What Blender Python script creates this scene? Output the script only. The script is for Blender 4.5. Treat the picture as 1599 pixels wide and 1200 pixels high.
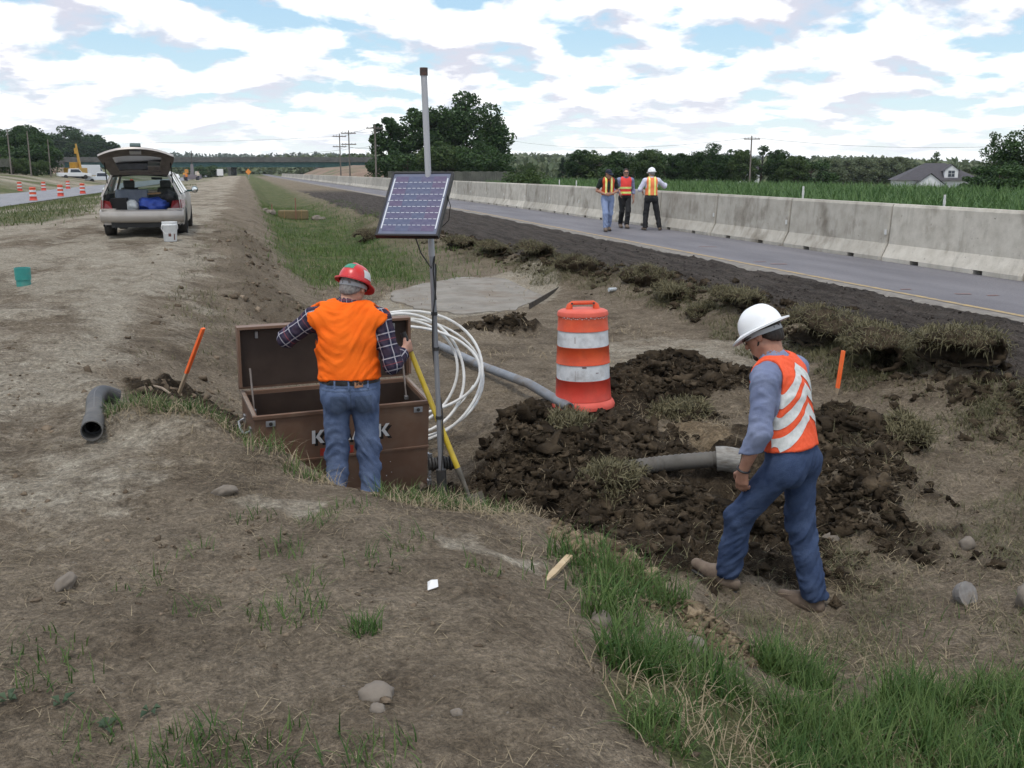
import bpy, bmesh, math, random
import numpy as np
from mathutils import Vector, Matrix, Euler

for _o in list(bpy.data.objects):
    bpy.data.objects.remove(_o)
scene = bpy.context.scene
COL = scene.collection
R = math.radians

# ------------------------------------------------------------------ camera
cam_d = bpy.data.cameras.new("camera")
cam = bpy.data.objects.new("camera", cam_d)
COL.objects.link(cam)
cam.location = (0, 0, 1.8)
cam.rotation_euler = (R(90) - math.atan(338 / 1550.0), 0, R(-14.83))
cam_d.sensor_width = 36.0
cam_d.lens = 36.0 * 1550.0 / 1599.0
cam_d.clip_start = 0.05
cam_d.clip_end = 6000
scene.camera = cam

# ------------------------------------------------------------------ sun and sky
SUN_EL, SUN_AZ = R(66), R(-152)          # azimuth clockwise from +Y
world = bpy.data.worlds.new("World")
scene.world = world
world.use_nodes = True


def node(nt, typ, loc=None, **kw):
    n = nt.nodes.new(typ)
    for k, v in kw.items():
        setattr(n, k, v)
    return n


def vmath(nt, op, a, b=None):
    n = nt.nodes.new("ShaderNodeVectorMath")
    n.operation = op
    for i, s in enumerate((a, b)):
        if s is None:
            continue
        if isinstance(s, (tuple, list)):
            n.inputs[i].default_value = s
        else:
            nt.links.new(s, n.inputs[i])
    return n.outputs[0]


def fmath(nt, op, a, b=None, clamp=False):
    n = nt.nodes.new("ShaderNodeMath")
    n.operation = op
    n.use_clamp = clamp
    for i, s in enumerate((a, b)):
        if s is None:
            continue
        if isinstance(s, (int, float)):
            n.inputs[i].default_value = s
        else:
            nt.links.new(s, n.inputs[i])
    return n.outputs[0]


def ramp(nt, fac, stops, interp="LINEAR"):
    n = nt.nodes.new("ShaderNodeValToRGB")
    e = n.color_ramp.elements
    n.color_ramp.interpolation = interp
    while len(e) < len(stops):
        e.new(0.5)
    for el, (p, c) in zip(e, stops):
        el.position = p
        el.color = (c, c, c, 1) if isinstance(c, (int, float)) else (*c, 1)
    nt.links.new(fac, n.inputs[0])
    return n.outputs[0]


def mixc(nt, fac, a, b, typ="MIX"):
    n = nt.nodes.new("ShaderNodeMix")
    n.data_type = "RGBA"
    n.blend_type = typ
    for sock, s in ((n.inputs[0], fac), (n.inputs[6], a), (n.inputs[7], b)):
        if isinstance(s, (int, float)):
            sock.default_value = s
        elif isinstance(s, (tuple, list)):
            sock.default_value = (*s[:3], 1)
        else:
            nt.links.new(s, sock)
    return n.outputs[2]


def build_sky():
    nt = world.node_tree
    nt.nodes.clear()
    out = node(nt, "ShaderNodeOutputWorld")
    bg = node(nt, "ShaderNodeBackground")
    nt.links.new(bg.outputs[0], out.inputs[0])
    sky = node(nt, "ShaderNodeTexSky")
    sky.sky_type = "NISHITA"
    sky.sun_disc = False
    sky.sun_elevation = SUN_EL
    sky.sun_rotation = SUN_AZ
    sky.altitude = 200
    sky.air_density = 1.0
    sky.dust_density = 0.6
    sky.ozone_density = 1.0
    K = 0.072
    bg.inputs[1].default_value = K
    tc = node(nt, "ShaderNodeTexCoord")
    sep = node(nt, "ShaderNodeSeparateXYZ")
    nt.links.new(tc.outputs["Generated"], sep.inputs[0])
    zc = fmath(nt, "MAXIMUM", sep.outputs[2], 0.0)

    def cloud_at(lift):
        """cumulus density towards this direction, looked up a little higher when lift > 0"""
        den = fmath(nt, "ADD", fmath(nt, "MULTIPLY", zc, 1.0 + lift), 0.055 + lift * 0.05)
        s = fmath(nt, "DIVIDE", 2.15, fmath(nt, "POWER", den, 0.40))
        p = vmath(nt, "MULTIPLY", tc.outputs["Generated"], (1, 1, 0))
        sc = node(nt, "ShaderNodeVectorMath", operation="SCALE")
        nt.links.new(p, sc.inputs[0])
        nt.links.new(s, sc.inputs[3])
        pos = vmath(nt, "ADD", sc.outputs[0], (2.4, 6.1, 0.4))
        nz = node(nt, "ShaderNodeTexNoise")
        nz.inputs["Scale"].default_value = 2.9
        nz.inputs["Detail"].default_value = 8
        nz.inputs["Roughness"].default_value = 0.53
        nz.inputs["Distortion"].default_value = 0.12
        nt.links.new(pos, nz.inputs["Vector"])
        return nz.outputs[0]
    d0, d1, d2 = cloud_at(0.0), cloud_at(0.10), cloud_at(0.24)
    cov = ramp(nt, d0, [(0.415, 0.0), (0.47, 0.65), (0.55, 1.0)])
    # undersides (denser cloud above) are grey-lavender, tops white
    under = fmath(nt, "ADD", fmath(nt, "MULTIPLY", fmath(nt, "SUBTRACT", d1, d0), 5.0), fmath(nt, "MULTIPLY", fmath(nt, "SUBTRACT", d2, 0.47), 3.6))
    shade = ramp(nt, under, [(0.02, 0.0), (0.30, 0.40), (0.75, 1.0)])
    cloudc = mixc(nt, shade, (15.5, 15.5, 15.5), (8.6, 8.8, 10.1))
    acc = None
    trans = fmath(nt, "SUBTRACT", 1.0, cov)
    # clear air between the clouds
    hz = ramp(nt, zc, [(0.0, (0.92, 0.98, 1.0)), (0.05, (0.68, 0.92, 1.0)), (0.16, (0.52, 0.80, 1.0)), (0.40, (0.34, 0.62, 1.0)), (1.0, (0.25, 0.5, 0.95))])
    air0 = vmath(nt, "MULTIPLY", sky.outputs[0], (1.5, 1.5, 1.5))
    hz2 = vmath(nt, "MULTIPLY", hz, (11.4, 11.4, 11.8))
    air = mixc(nt, 0.72, air0, hz2)
    tot = mixc(nt, trans, cloudc, air)
    # far clouds melt into the bright air at the horizon
    hf = ramp(nt, zc, [(0.0, 0.7), (0.025, 0.35), (0.07, 0.08), (0.12, 0.0)])
    tot = mixc(nt, hf, tot, (13.2, 13.8, 14.0))
    nt.links.new(tot, bg.inputs[0])


build_sky()
sun_d = bpy.data.lights.new("sun", "SUN")
sun = bpy.data.objects.new("sun", sun_d)
COL.objects.link(sun)
sun_d.energy = 1.5
sun_d.angle = R(10)
sun_d.color = (1.0, 0.95, 0.87)
_sd = Vector((math.sin(SUN_AZ) * math.cos(SUN_EL), math.cos(SUN_AZ) * math.cos(SUN_EL), math.sin(SUN_EL)))
sun.rotation_euler = (-_sd).to_track_quat("-Z", "Y").to_euler()
sun.location = (-20, -20, 40)

vs = scene.view_settings
vs.view_transform = "Standard"
vs.look = "None"
vs.exposure = 0.24
vs.gamma = 1.0
vs.use_curve_mapping = False
scene.render.engine = "CYCLES"
scene.cycles.max_bounces = 4
scene.cycles.diffuse_bounces = 2
scene.cycles.glossy_bounces = 3
scene.cycles.transmission_bounces = 3
scene.cycles.transparent_max_bounces = 8
scene.cycles.use_denoising = True
scene.cycles.use_adaptive_sampling = True
scene.cycles.adaptive_threshold = 0.02

# ------------------------------------------------------------------ numpy noise
_rng = np.random.RandomState(7)
_perm = _rng.permutation(256).astype(np.int32)
_perm = np.concatenate([_perm, _perm, _perm])
_g3 = _rng.normal(size=(256, 3))
_g3 /= np.linalg.norm(_g3, axis=1)[:, None]
_g3 = _g3.astype(np.float32)


def perlin(p):
    p = np.asarray(p, dtype=np.float32)
    if p.shape[1] == 2:
        p = np.concatenate([p, np.full((len(p), 1), 0.37, np.float32)], 1)
    i = np.floor(p).astype(np.int32)
    f = p - i
    i &= 255
    u = f * f * f * (f * (f * 6 - 15) + 10)
    res = 0
    for dx in (0, 1):
        for dy in (0, 1):
            for dz in (0, 1):
                h = _perm[_perm[_perm[(i[:, 0] + dx) & 255] + ((i[:, 1] + dy) & 255)] + ((i[:, 2] + dz) & 255)]
                g = _g3[h]
                d = g[:, 0] * (f[:, 0] - dx) + g[:, 1] * (f[:, 1] - dy) + g[:, 2] * (f[:, 2] - dz)
                w = (u[:, 0] if dx else 1 - u[:, 0]) * (u[:, 1] if dy else 1 - u[:, 1]) * (u[:, 2] if dz else 1 - u[:, 2])
                res = res + w * d
    return res * 1.5


def fbm(p, oct=4, lac=2.1, gain=0.5, ridged=False, off=0.0):
    p = np.asarray(p, dtype=np.float32)
    a, s, r = 1.0, 1.0, 0
    for k in range(oct):
        n = perlin(p * s + 17.3 * k + off)
        if ridged:
            n = 0.5 - np.abs(n) * 1.6
        r = r + a * n
        a *= gain
        s *= lac
    return r


def sstep(x, a, b):
    t = np.clip((x - a) / (b - a), 0, 1)
    return t * t * (3 - 2 * t)


# ------------------------------------------------------------------ object helpers
def tag(o, label=None, cat=None, group=None, kind=None):
    if label:
        o["label"] = label
    if cat:
        o["category"] = cat
    if group:
        o["group"] = group
    if kind:
        o["kind"] = kind
    return o


def empty(name, loc=(0, 0, 0), rz=0.0, label=None, cat=None, group=None):
    o = bpy.data.objects.new(name, None)
    o.empty_display_size = 0.1
    COL.objects.link(o)
    o.location = loc
    o.rotation_euler = (0, 0, rz)
    return tag(o, label, cat, group)


def copy_tree(o, parent=None):
    c = o.copy()
    COL.objects.link(c)
    c.parent = parent
    for ch in list(o.children):
        copy_tree(ch, c)
    return c


def mesh_np(name, verts, faces, mats=None, parent=None, smooth=False, uv=None, attrs=None, fmat=None):
    """verts (n,3); faces (m,k) array or list of tuples"""
    me = bpy.data.meshes.new(name)
    verts = np.asarray(verts, dtype=np.float32)
    if isinstance(faces, np.ndarray):
        m, k = faces.shape
        me.vertices.add(len(verts))
        me.vertices.foreach_set("co", verts.ravel())
        me.loops.add(m * k)
        me.loops.foreach_set("vertex_index", faces.astype(np.int32).ravel())
        me.polygons.add(m)
        me.polygons.foreach_set("loop_start", np.arange(0, m * k, k, dtype=np.int32))
        me.update(calc_edges=True)
    else:
        me.from_pydata([tuple(map(float, v)) for v in verts], [], faces)
        me.update()
    if smooth:
        me.polygons.foreach_set("use_smooth", np.ones(len(me.polygons), dtype=bool))
    if uv is not None:
        ul = me.uv_layers.new(name="UVMap")
        li = np.empty(len(me.loops), np.int32)
        me.loops.foreach_get("vertex_index", li)
        ul.data.foreach_set("uv", np.asarray(uv, np.float32)[li].ravel())
    if attrs:
        for an, av in attrs.items():
            a = me.attributes.new(an, "FLOAT", "POINT")
            a.data.foreach_set("value", np.asarray(av, np.float32))
    if mats is not None:
        for mt in (mats if isinstance(mats, (list, tuple)) else [mats]):
            me.materials.append(mt)
    if fmat is not None:
        me.polygons.foreach_set("material_index", np.asarray(fmat, np.int32))
    o = bpy.data.objects.new(name, me)
    COL.objects.link(o)
    if parent is not None:
        o.parent = parent
    return o


class MB:
    """collects primitives, then links them as ONE mesh object"""

    def __init__(s):
        s.v = []
        s.f = []

    def add(s, vs_, fs_):
        b = len(s.v)
        s.v += [Vector(q) for q in vs_]
        s.f += [tuple(b + i for i in f) for f in fs_]
        return s

    def box(s, c, size, rot=None, taper=1.0):
        hx, hy, hz = (q / 2 for q in size)
        pts = []
        for z, t in ((-hz, 1.0), (hz, taper)):
            for x, y in ((-hx, -hy), (hx, -hy), (hx, hy), (-hx, hy)):
                pts.append(Vector((x * t, y * t, z)))
        if rot is not None:
            M = Euler(rot).to_matrix() if not isinstance(rot, Matrix) else rot
            pts = [M @ q for q in pts]
        pts = [q + Vector(c) for q in pts]
        return s.add(pts, [(0, 3, 2, 1), (4, 5, 6, 7), (0, 1, 5, 4), (1, 2, 6, 5), (2, 3, 7, 6), (3, 0, 4, 7)])

    def b2(s, lo, hi):
        return s.box([(a + b) / 2 for a, b in zip(lo, hi)], [abs(b - a) for a, b in zip(lo, hi)])

    def tube(s, pts, r, n=8, cap=True, closed=False):
        pts = [Vector(q) for q in pts]
        m = len(pts)
        rs = r if isinstance(r, (list, tuple)) else [r] * m
        b = len(s.v)
        up = None
        for i, q in enumerate(pts):
            if closed:
                t = pts[(i + 1) % m] - pts[i - 1]
            else:
                t = pts[min(i + 1, m - 1)] - pts[max(i - 1, 0)]
            t.normalize()
            if up is None:
                up = Vector((0, 0, 1)) if abs(t.z) < 0.9 else Vector((1, 0, 0))
            x = up.cross(t)
            if x.length < 1e-5:
                x = Vector((1, 0, 0)).cross(t)
            x.normalize()
            y = t.cross(x)
            up = y
            for k in range(n):
                a = 2 * math.pi * k / n
                s.v.append(q + (x * math.cos(a) + y * math.sin(a)) * rs[i])
        rng_ = m if closed else m - 1
        for i in range(rng_):
            for k in range(n):
                j = (i + 1) % m
                s.f.append((b + i * n + k, b + i * n + (k + 1) % n, b + j * n + (k + 1) % n, b + j * n + k))
        if cap and not closed:
            s.f.append(tuple(b + k for k in reversed(range(n))))
            s.f.append(tuple(b + (m - 1) * n + k for k in range(n)))
        return s

    def lathe(s, prof, n=24, c=(0, 0, 0), rot=None, cap0=False, cap1=False):
        M = Euler(rot).to_matrix() if rot is not None else Matrix.Identity(3)
        b = len(s.v)
        c = Vector(c)
        for (r, z) in prof:
            for k in range(n):
                a = 2 * math.pi * k / n
                s.v.append(M @ Vector((r * math.cos(a), r * math.sin(a), z)) + c)
        for i in range(len(prof) - 1):
            for k in range(n):
                s.f.append((b + i * n + k, b + i * n + (k + 1) % n, b + (i + 1) * n + (k + 1) % n, b + (i + 1) * n + k))
        if cap0:
            s.f.append(tuple(b + k for k in reversed(range(n))))
        if cap1:
            s.f.append(tuple(b + (len(prof) - 1) * n + k for k in range(n)))
        return s

    def prism(s, poly, axis, a, b_, hole=None):
        """extrude a 2-D polygon; axis 'x': poly=(y,z), 'y': (x,z), 'z': (x,y)"""
        def P3(q, t):
            return {"x": (t, q[0], q[1]), "y": (q[0], t, q[1]), "z": (q[0], q[1], t)}[axis]
        n = len(poly)
        vs_ = [P3(q, a) for q in poly] + [P3(q, b_) for q in poly]
        fs_ = [tuple(reversed(range(n))), tuple(range(n, 2 * n))]
        fs_ += [(i, (i + 1) % n, n + (i + 1) % n, n + i) for i in range(n)]
        return s.add(vs_, fs_)

    def build(s, name, mat, parent=None, smooth=False, bevel=0.0, angle=40, fixn=True):
        o = mesh_np(name, [tuple(q) for q in s.v], s.f, mat, parent)
        me = o.data
        bm = bmesh.new()
        bm.from_mesh(me)
        if fixn:
            bmesh.ops.recalc_face_normals(bm, faces=bm.faces)
        if bevel > 0:
            es = [e for e in bm.edges if len(e.link_faces) == 2 and e.calc_face_angle(0) > R(30)]
            bmesh.ops.bevel(bm, geom=es, offset=bevel, segments=2, affect="EDGES", profile=0.6, clamp_overlap=True)
        bm.to_mesh(me)
        bm.free()
        if smooth:
            me.polygons.foreach_set("use_smooth", np.ones(len(me.polygons), dtype=bool))
            try:
                me.set_sharp_from_angle(angle=R(angle))
            except Exception:
                pass
        return o


def rock_mesh(name, mat, seed, r=(1, 1, 1), sub=2, amp=0.25, parent=None, smooth=False, freq=1.3):
    bm = bmesh.new()
    bmesh.ops.create_icosphere(bm, subdivisions=sub, radius=1.0)
    co = np.array([v.co for v in bm.verts])
    d = 1 + amp * fbm(co * freq + seed * 7.13, 3) * 1.6
    co = co * d[:, None] * np.array(r)
    for v, c in zip(bm.verts, co):
        v.co = c
    me = bpy.data.meshes.new(name)
    bm.to_mesh(me)
    bm.free()
    me.materials.append(mat)
    if smooth:
        me.polygons.foreach_set("use_smooth", np.ones(len(me.polygons), dtype=bool))
    o = bpy.data.objects.new(name, me)
    COL.objects.link(o)
    if parent is not None:
        o.parent = parent
    return o


# ------------------------------------------------------------------ materials
_M = {}


def mat(name, c1, c2=None, scale=8.0, rough=0.75, bump=0.0, bscale=None, metal=0.0, detail=5, spec=0.4,
        dirt=None, dscale=2.0, damt=0.5, coords="Object", contrast=(0.35, 0.65), stretch=None):
    if name in _M:
        return _M[name]
    m = bpy.data.materials.new(name)
    m.use_nodes = True
    nt = m.node_tree
    bs = nt.nodes["Principled BSDF"]
    bs.inputs["Roughness"].default_value = rough
    bs.inputs["Metallic"].default_value = metal
    bs.inputs["Specular IOR Level"].default_value = spec
    if coords == "World":
        vec = node(nt, "ShaderNodeNewGeometry").outputs["Position"]
    else:
        vec = node(nt, "ShaderNodeTexCoord").outputs["Object"]
    if stretch:
        vec = vmath(nt, "MULTIPLY", vec, stretch)
    col = None
    if c2 is not None:
        nz = node(nt, "ShaderNodeTexNoise")
        nz.inputs["Scale"].default_value = scale
        nz.inputs["Detail"].default_value = detail
        nz.inputs["Roughness"].default_value = 0.6
        nt.links.new(vec, nz.inputs["Vector"])
        f = ramp(nt, nz.outputs[0], [(contrast[0], 0.0), (contrast[1], 1.0)])
        col = mixc(nt, f, c1, c2)
    if dirt is not None:
        n2 = node(nt, "ShaderNodeTexNoise")
        n2.inputs["Scale"].default_value = dscale
        n2.inputs["Detail"].default_value = 6
        n2.inputs["Roughness"].default_value = 0.65
        nt.links.new(vec, n2.inputs["Vector"])
        f2 = ramp(nt, n2.outputs[0], [(0.48, 0.0), (0.68, damt)])
        col = mixc(nt, f2, col if col is not None else c1, dirt)
    if col is None:
        bs.inputs["Base Color"].default_value = (*c1, 1)
    else:
        nt.links.new(col, bs.inputs["Base Color"])
    if bump > 0:
        n3 = node(nt, "ShaderNodeTexNoise")
        n3.inputs["Scale"].default_value = bscale or scale * 3
        n3.inputs["Detail"].default_value = 5
        nt.links.new(vec, n3.inputs["Vector"])
        bp = node(nt, "ShaderNodeBump")
        bp.inputs["Strength"].default_value = min(1.0, bump)
        bp.inputs["Distance"].default_value = 0.01
        nt.links.new(n3.outputs[0], bp.inputs["Height"])
        nt.links.new(bp.outputs[0], bs.inputs["Normal"])
    _M[name] = m
    return m


def leaf_mat(name, c1, c2, scale=1.0, trans=0.25):
    """foliage: colour differs from clump to clump, a little light comes through"""
    if name in _M:
        return _M[name]
    m = bpy.data.materials.new(name)
    m.use_nodes = True
    nt = m.node_tree
    out = nt.nodes["Material Output"]
    bs = nt.nodes["Principled BSDF"]
    bs.inputs["Roughness"].default_value = 0.6
    bs.inputs["Specular IOR Level"].default_value = 0.25
    g = node(nt, "ShaderNodeNewGeometry")
    nz = node(nt, "ShaderNodeTexNoise")
    nz.inputs["Scale"].default_value = scale
    nz.inputs["Detail"].default_value = 2
    nt.links.new(g.outputs["Position"], nz.inputs["Vector"])
    r = fmath(nt, "ADD", fmath(nt, "MULTIPLY", g.outputs["Random Per Island"], 0.5), fmath(nt, "MULTIPLY", nz.outputs[0], 0.7))
    f = ramp(nt, r, [(0.3, 0.0), (0.85, 1.0)])
    col = mixc(nt, f, c1, c2)
    nt.links.new(col, bs.inputs["Base Color"])
    tr = node(nt, "ShaderNodeBsdfTranslucent")
    nt.links.new(col, tr.inputs[0])
    mx = node(nt, "ShaderNodeMixShader")
    mx.inputs[0].default_value = trans
    nt.links.new(bs.outputs[0], mx.inputs[1])
    nt.links.new(tr.outputs[0], mx.inputs[2])
    nt.links.new(mx.outputs[0], out.inputs[0])
    _M[name] = m
    return m


def glass_mat(name, tint=(0.5, 0.6, 0.58), alpha=0.35):
    if name in _M:
        return _M[name]
    m = bpy.data.materials.new(name)
    m.use_nodes = True
    nt = m.node_tree
    out = nt.nodes["Material Output"]
    nt.nodes.remove(nt.nodes["Principled BSDF"])
    tr = node(nt, "ShaderNodeBsdfTransparent")
    tr.inputs[0].default_value = (*tint, 1)
    gl = node(nt, "ShaderNodeBsdfGlossy")
    gl.inputs[1].default_value = 0.05
    mx = node(nt, "ShaderNodeMixShader")
    fr = node(nt, "ShaderNodeFresnel")
    fr.inputs[0].default_value = 1.5
    nt.links.new(fmath(nt, "ADD", fr.outputs[0], alpha * 0.3, clamp=True), mx.inputs[0])
    nt.links.new(tr.outputs[0], mx.inputs[1])
    nt.links.new(gl.outputs[0], mx.inputs[2])
    nt.links.new(mx.outputs[0], out.inputs[0])
    _M[name] = m
    return m


WOOD = mat("weathered wood", (0.30, 0.22, 0.14), (0.42, 0.33, 0.23), 14, 0.8, stretch=(1, 1, 0.12))
BLACK_RUBBER = mat("black rubber", (0.018, 0.018, 0.019), (0.05, 0.047, 0.043), 9, 0.7)
STEEL = mat("galvanised steel", (0.33, 0.34, 0.36), (0.45, 0.46, 0.47), 20, 0.38, metal=0.7)

# ================================================================== the ground
def road_z(Y):
    Y = np.asarray(Y, dtype=np.float64)
    return -0.004 * np.clip(Y - 40, 0, 340) - 0.002 * np.clip(Y - 380, 0, 4000)


STATIONS = [
    (-6.0, [(-60, .1), (-10, .15), (-3, .2), (0.7, .2), (1.4, -.1), (2.4, -.42), (4.5, -.5), (6.0, -.35), (6.9, -.1), (8.9, -.02)]),
    (2.6, [(-60, .1), (-10, .15), (-3, .22), (0.75, .2), (1.25, .06), (1.8, -.25), (2.6, -.42), (4.5, -.55), (6.0, -.35), (6.9, -.1), (8.9, -.02)]),
    (3.6, [(-60, .1), (-10, .15), (-3, .22), (0.75, .19), (1.25, .04), (1.8, -.22), (2.4, -.5), (3.2, -.6), (4.5, -.58), (6.0, -.38), (6.9, -.1), (8.9, -.02)]),
    (4.6, [(-60, .1), (-10, .15), (-3, .24), (0.5, .17), (1.0, .08), (1.5, -.12), (1.9, -.32), (2.45, -.6), (2.95, -.73), (3.8, -.64), (5.2, -.5), (6.2, -.36), (6.9, -.1), (8.9, -.02)]),
    (5.2, [(-60, .1), (-10, .15), (-3, .25), (-.2, .22), (0.3, .14), (0.7, .03), (1.1, -.08), (1.6, -.28), (2.0, -.48), (3.0, -.66), (4.2, -.6), (5.6, -.45), (6.3, -.33), (6.9, -.1), (8.9, -.02)]),
    (6.0, [(-60, .1), (-10, .16), (-3, .26), (-.3, .24), (0.1, .02), (0.45, -.3), (0.9, -.5), (1.5, -.55), (2.2, -.58), (3.2, -.62), (4.4, -.56), (5.6, -.43), (6.3, -.3), (6.9, -.09), (8.9, -.02)]),
    (6.8, [(-60, .1), (-10, .18), (-3, .27), (-.75, .24), (-.35, .02), (0.05, -.55), (0.5, -.70), (1.4, -.70), (2.2, -.56), (3.2, -.56), (4.4, -.5), (5.6, -.42), (6.3, -.28), (6.9, -.09), (8.9, -.02)]),
    (7.6, [(-60, .1), (-10, .18), (-3, .28), (-1.0, .25), (-.55, .0), (-.25, -.5), (0.2, -.72), (1.4, -.70), (2.0, -.5), (3.2, -.44), (4.4, -.42), (5.6, -.41), (6.3, -.26), (6.9, -.08), (8.9, -.02)]),
    (8.4, [(-60, .1), (-10, .2), (-3, .29), (-1.3, .26), (-.7, .02), (-.2, -.38), (0.3, -.52), (1.4, -.5), (2.2, -.40), (2.9, -.35), (4.4, -.36), (5.6, -.4), (6.3, -.25), (6.9, -.08), (8.9, -.02)]),
    (10.0, [(-60, .1), (-10, .2), (-3, .31), (-1.5, .29), (-.8, .08), (0.0, -.22), (0.7, -.44), (2.2, -.40), (4.4, -.38), (5.8, -.38), (6.4, -.24), (6.9, -.08), (8.9, -.02)]),
    (13.0, [(-60, .1), (-10, .2), (-3, .32), (-1.3, .30), (-.4, .1), (0.7, -.25), (1.3, -.44), (3, -.45), (5, -.42), (5.9, -.36), (6.5, -.2), (7.0, -.07), (8.9, -.02)]),
    (20.0, [(-60, .0), (-14, .1), (-6, .3), (-1.3, .38), (-.5, .26), (0.5, -.15), (1.2, -.46), (3, -.46), (5, -.44), (5.6, -.36), (6.3, -.16), (7.0, -.05), (8.9, -.02)]),
    (32.0, [(-60, .0), (-22, -.45), (-14.5, -.45), (-9, .12), (-4, .36), (-.6, .38), (0.2, .2), (1.2, -.4), (2, -.52), (3.6, -.5), (4.6, -.28), (5.4, -.06), (8.9, -.02)]),
    (60.0, [(-80, 1.2), (-40, 1.0), (-27, -.2), (-22, -.47), (-14.3, -.47), (-10, .0), (-4, .36), (-.4, .40), (.6, .18), (1.6, -.4), (2.8, -.5), (4.0, -.2), (5.0, -.04), (8.9, -.02)]),
    (120.0, [(-120, 2.2), (-45, 2.0), (-31, 1.5), (-25, .2), (-22.5, -.47), (-14.0, -.47), (-10, -.1), (-5, .36), (-.4, .44), (.8, .2), (2.0, -.1), (4.0, -.08), (5.0, -.02), (8.9, -.02)]),
    (220.0, [(-200, 4.2), (-60, 2.6), (-34, 1.0), (-26, .0), (-22.5, -.5), (-14.0, -.5), (-8, .1), (-1, .45), (2.0, .2), (5.0, .0), (8.9, -.02)]),
    (420.0, [(-400, 5.5), (-110, 4.0), (-66, .6), (-26, .0), (-22.5, -.5), (-14.0, -.5), (-8, .0), (-1, .2), (2.0, .1), (5.0, .0), (8.9, -.02)]),
    (4000.0, [(-400, 5.5), (-60, 4.0), (-36, .6), (-26, .3), (-22.5, -.5), (-14.0, -.5), (8.9, -.02)]),
]
RIGHT = [(8.9, 0.0), (12.8, 0.0), (14.0, -.15), (20, -.1), (45, 0.0), (80, -1.2), (105, -2.0), (125, -3.3), (400, -3.4), (3000, -4)]
_SY = np.array([s[0] for s in STATIONS])
SOD_LINE = [(-6, 6.6), (5.5, 6.5), (7.0, 6.55), (9, 6.75), (12, 6.95), (15.6, 6.75), (18.5, 6.35), (22, 6.15), (28, 5.5), (37, 4.9), (60, 4.7), (112, 4.6), (400, 4.6)]


def sod_x(Y):
    return np.interp(Y, [a for a, b in SOD_LINE], [b for a, b in SOD_LINE])


# (x, y, radius x, radius y, height) mounds and hollows left by the digging
MOUNDS = [
    (3.75, 8.95, .62, .45, .29), (4.35, 9.35, .55, .42, .27), (4.85, 8.8, .35, .3, .14), (3.3, 8.6, .3, .3, .1), (4.2, 8.3, .4, .25, .1),
    (4.45, 6.75, .45, .4, .40), (4.25, 6.05, .45, .45, .33), (4.9, 6.5, .35, .4, .15), (4.0, 5.6, .3, .35, .14),
    (2.25, 8.05, .28, .22, .20), (2.0, 7.45, .4, .3, .22), (2.6, 7.25, .33, .26, .17), (2.2, 6.4, .42, .28, .20), (2.85, 6.2, .36, .26, .19),
    (3.5, 6.3, .35, .22, -.16), (3.2, 5.75, .4, .3, -.12), (3.75, 7.35, .28, .35, .10), (3.1, 7.4, .3, .25, .08),
    (1.75, 4.55, .22, .4, .10), (1.95, 3.95, .18, .28, .08), (1.55, 5.2, .3, .25, .08),
    (0.15, 5.72, .42, .26, .14), (-.35, 6.2, .42, .3, .15), (-.72, 6.35, .3, .25, .09), (.5, 5.4, .3, .2, .05),
    (0.55, 13.6, .7, .8, .16), (0.2, 15.0, .6, .8, .16), (-.1, 17.5, .5, 1.0, .16), (0.4, 11.6, .5, .6, .1), (-.55, 10.2, .45, .6, .08),
    (-.2, 20.5, .5, 1.2, .16), (-.1, 24, .5, 1.5, .16), (3.4, 13.4, .55, .25, .16), (2.9, 12.9, .4, .25, .10),
    (1.05, 10.4, .35, .3, .08), (2.3, 12.1, .4, .3, .06), (-.95, 8.3, .25, .3, -.06),
    (6.0, 8.85, .5, .5, .12), (6.2, 9.5, .45, .55, .08), (6.6, 8.1, .4, .35, .12), (7.2, 8.4, .4, .4, .1), (5.5, 7.7, .22, .18, .08),
    (5.85, 18.2, .5, .8, .22), (6.05, 20.6, .45, .9, .16), (5.6, 23.3, .5, .9, .20), (6.5, 14.4, .5, .5, .13), (6.5, 12.4, .4, .5, .12), (6.5, 16.0, .5, .4, .12),
    (4.2, 30, .7, 1.0, .22), (3.6, 33, .5, 1.2, .18), (4.4, 38, .5, 1.5, .25), (4.3, 46, .5, 2, .25), (2.0, 43, 2.0, 3.0, .15),
    (2.88, 8.40, .5, .45, .055), (5.4, 6.2, .3, .3, .06), (5.0, 5.3, .35, .3, .06), (3.99, 4.15, .2, .2, .04),
]


def ground_base(X, Y):
    X = np.asarray(X, np.float64)
    Y = np.asarray(Y, np.float64)
    Z = np.zeros_like(X)
    prof = [np.interp(X, [a for a, b in st], [b for a, b in st]) for _, st in STATIONS]
    k = np.clip(np.searchsorted(_SY, Y) - 1, 0, len(_SY) - 2)
    for i in range(len(_SY) - 1):
        m = k == i
        if m.any():
            t = np.clip((Y[m] - _SY[i]) / (_SY[i + 1] - _SY[i]), 0, 1)
            Z[m] = prof[i][m] * (1 - t) + prof[i + 1][m] * t
    rt = np.interp(X, [a for a, b in RIGHT], [b for a, b in RIGHT])
    w = sstep(X, 8.6, 9.0)
    Z = Z * (1 - w) + rt * w - 0.03 * ((X > 8.95) & (X < 12.9))
    for (mx, my, rx, ry, h) in MOUNDS:
        e = ((X - mx) / rx) ** 2 + ((Y - my) / ry) ** 2
        Z += h * np.exp(-e * 1.4)
    return Z + road_z(Y)


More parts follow.
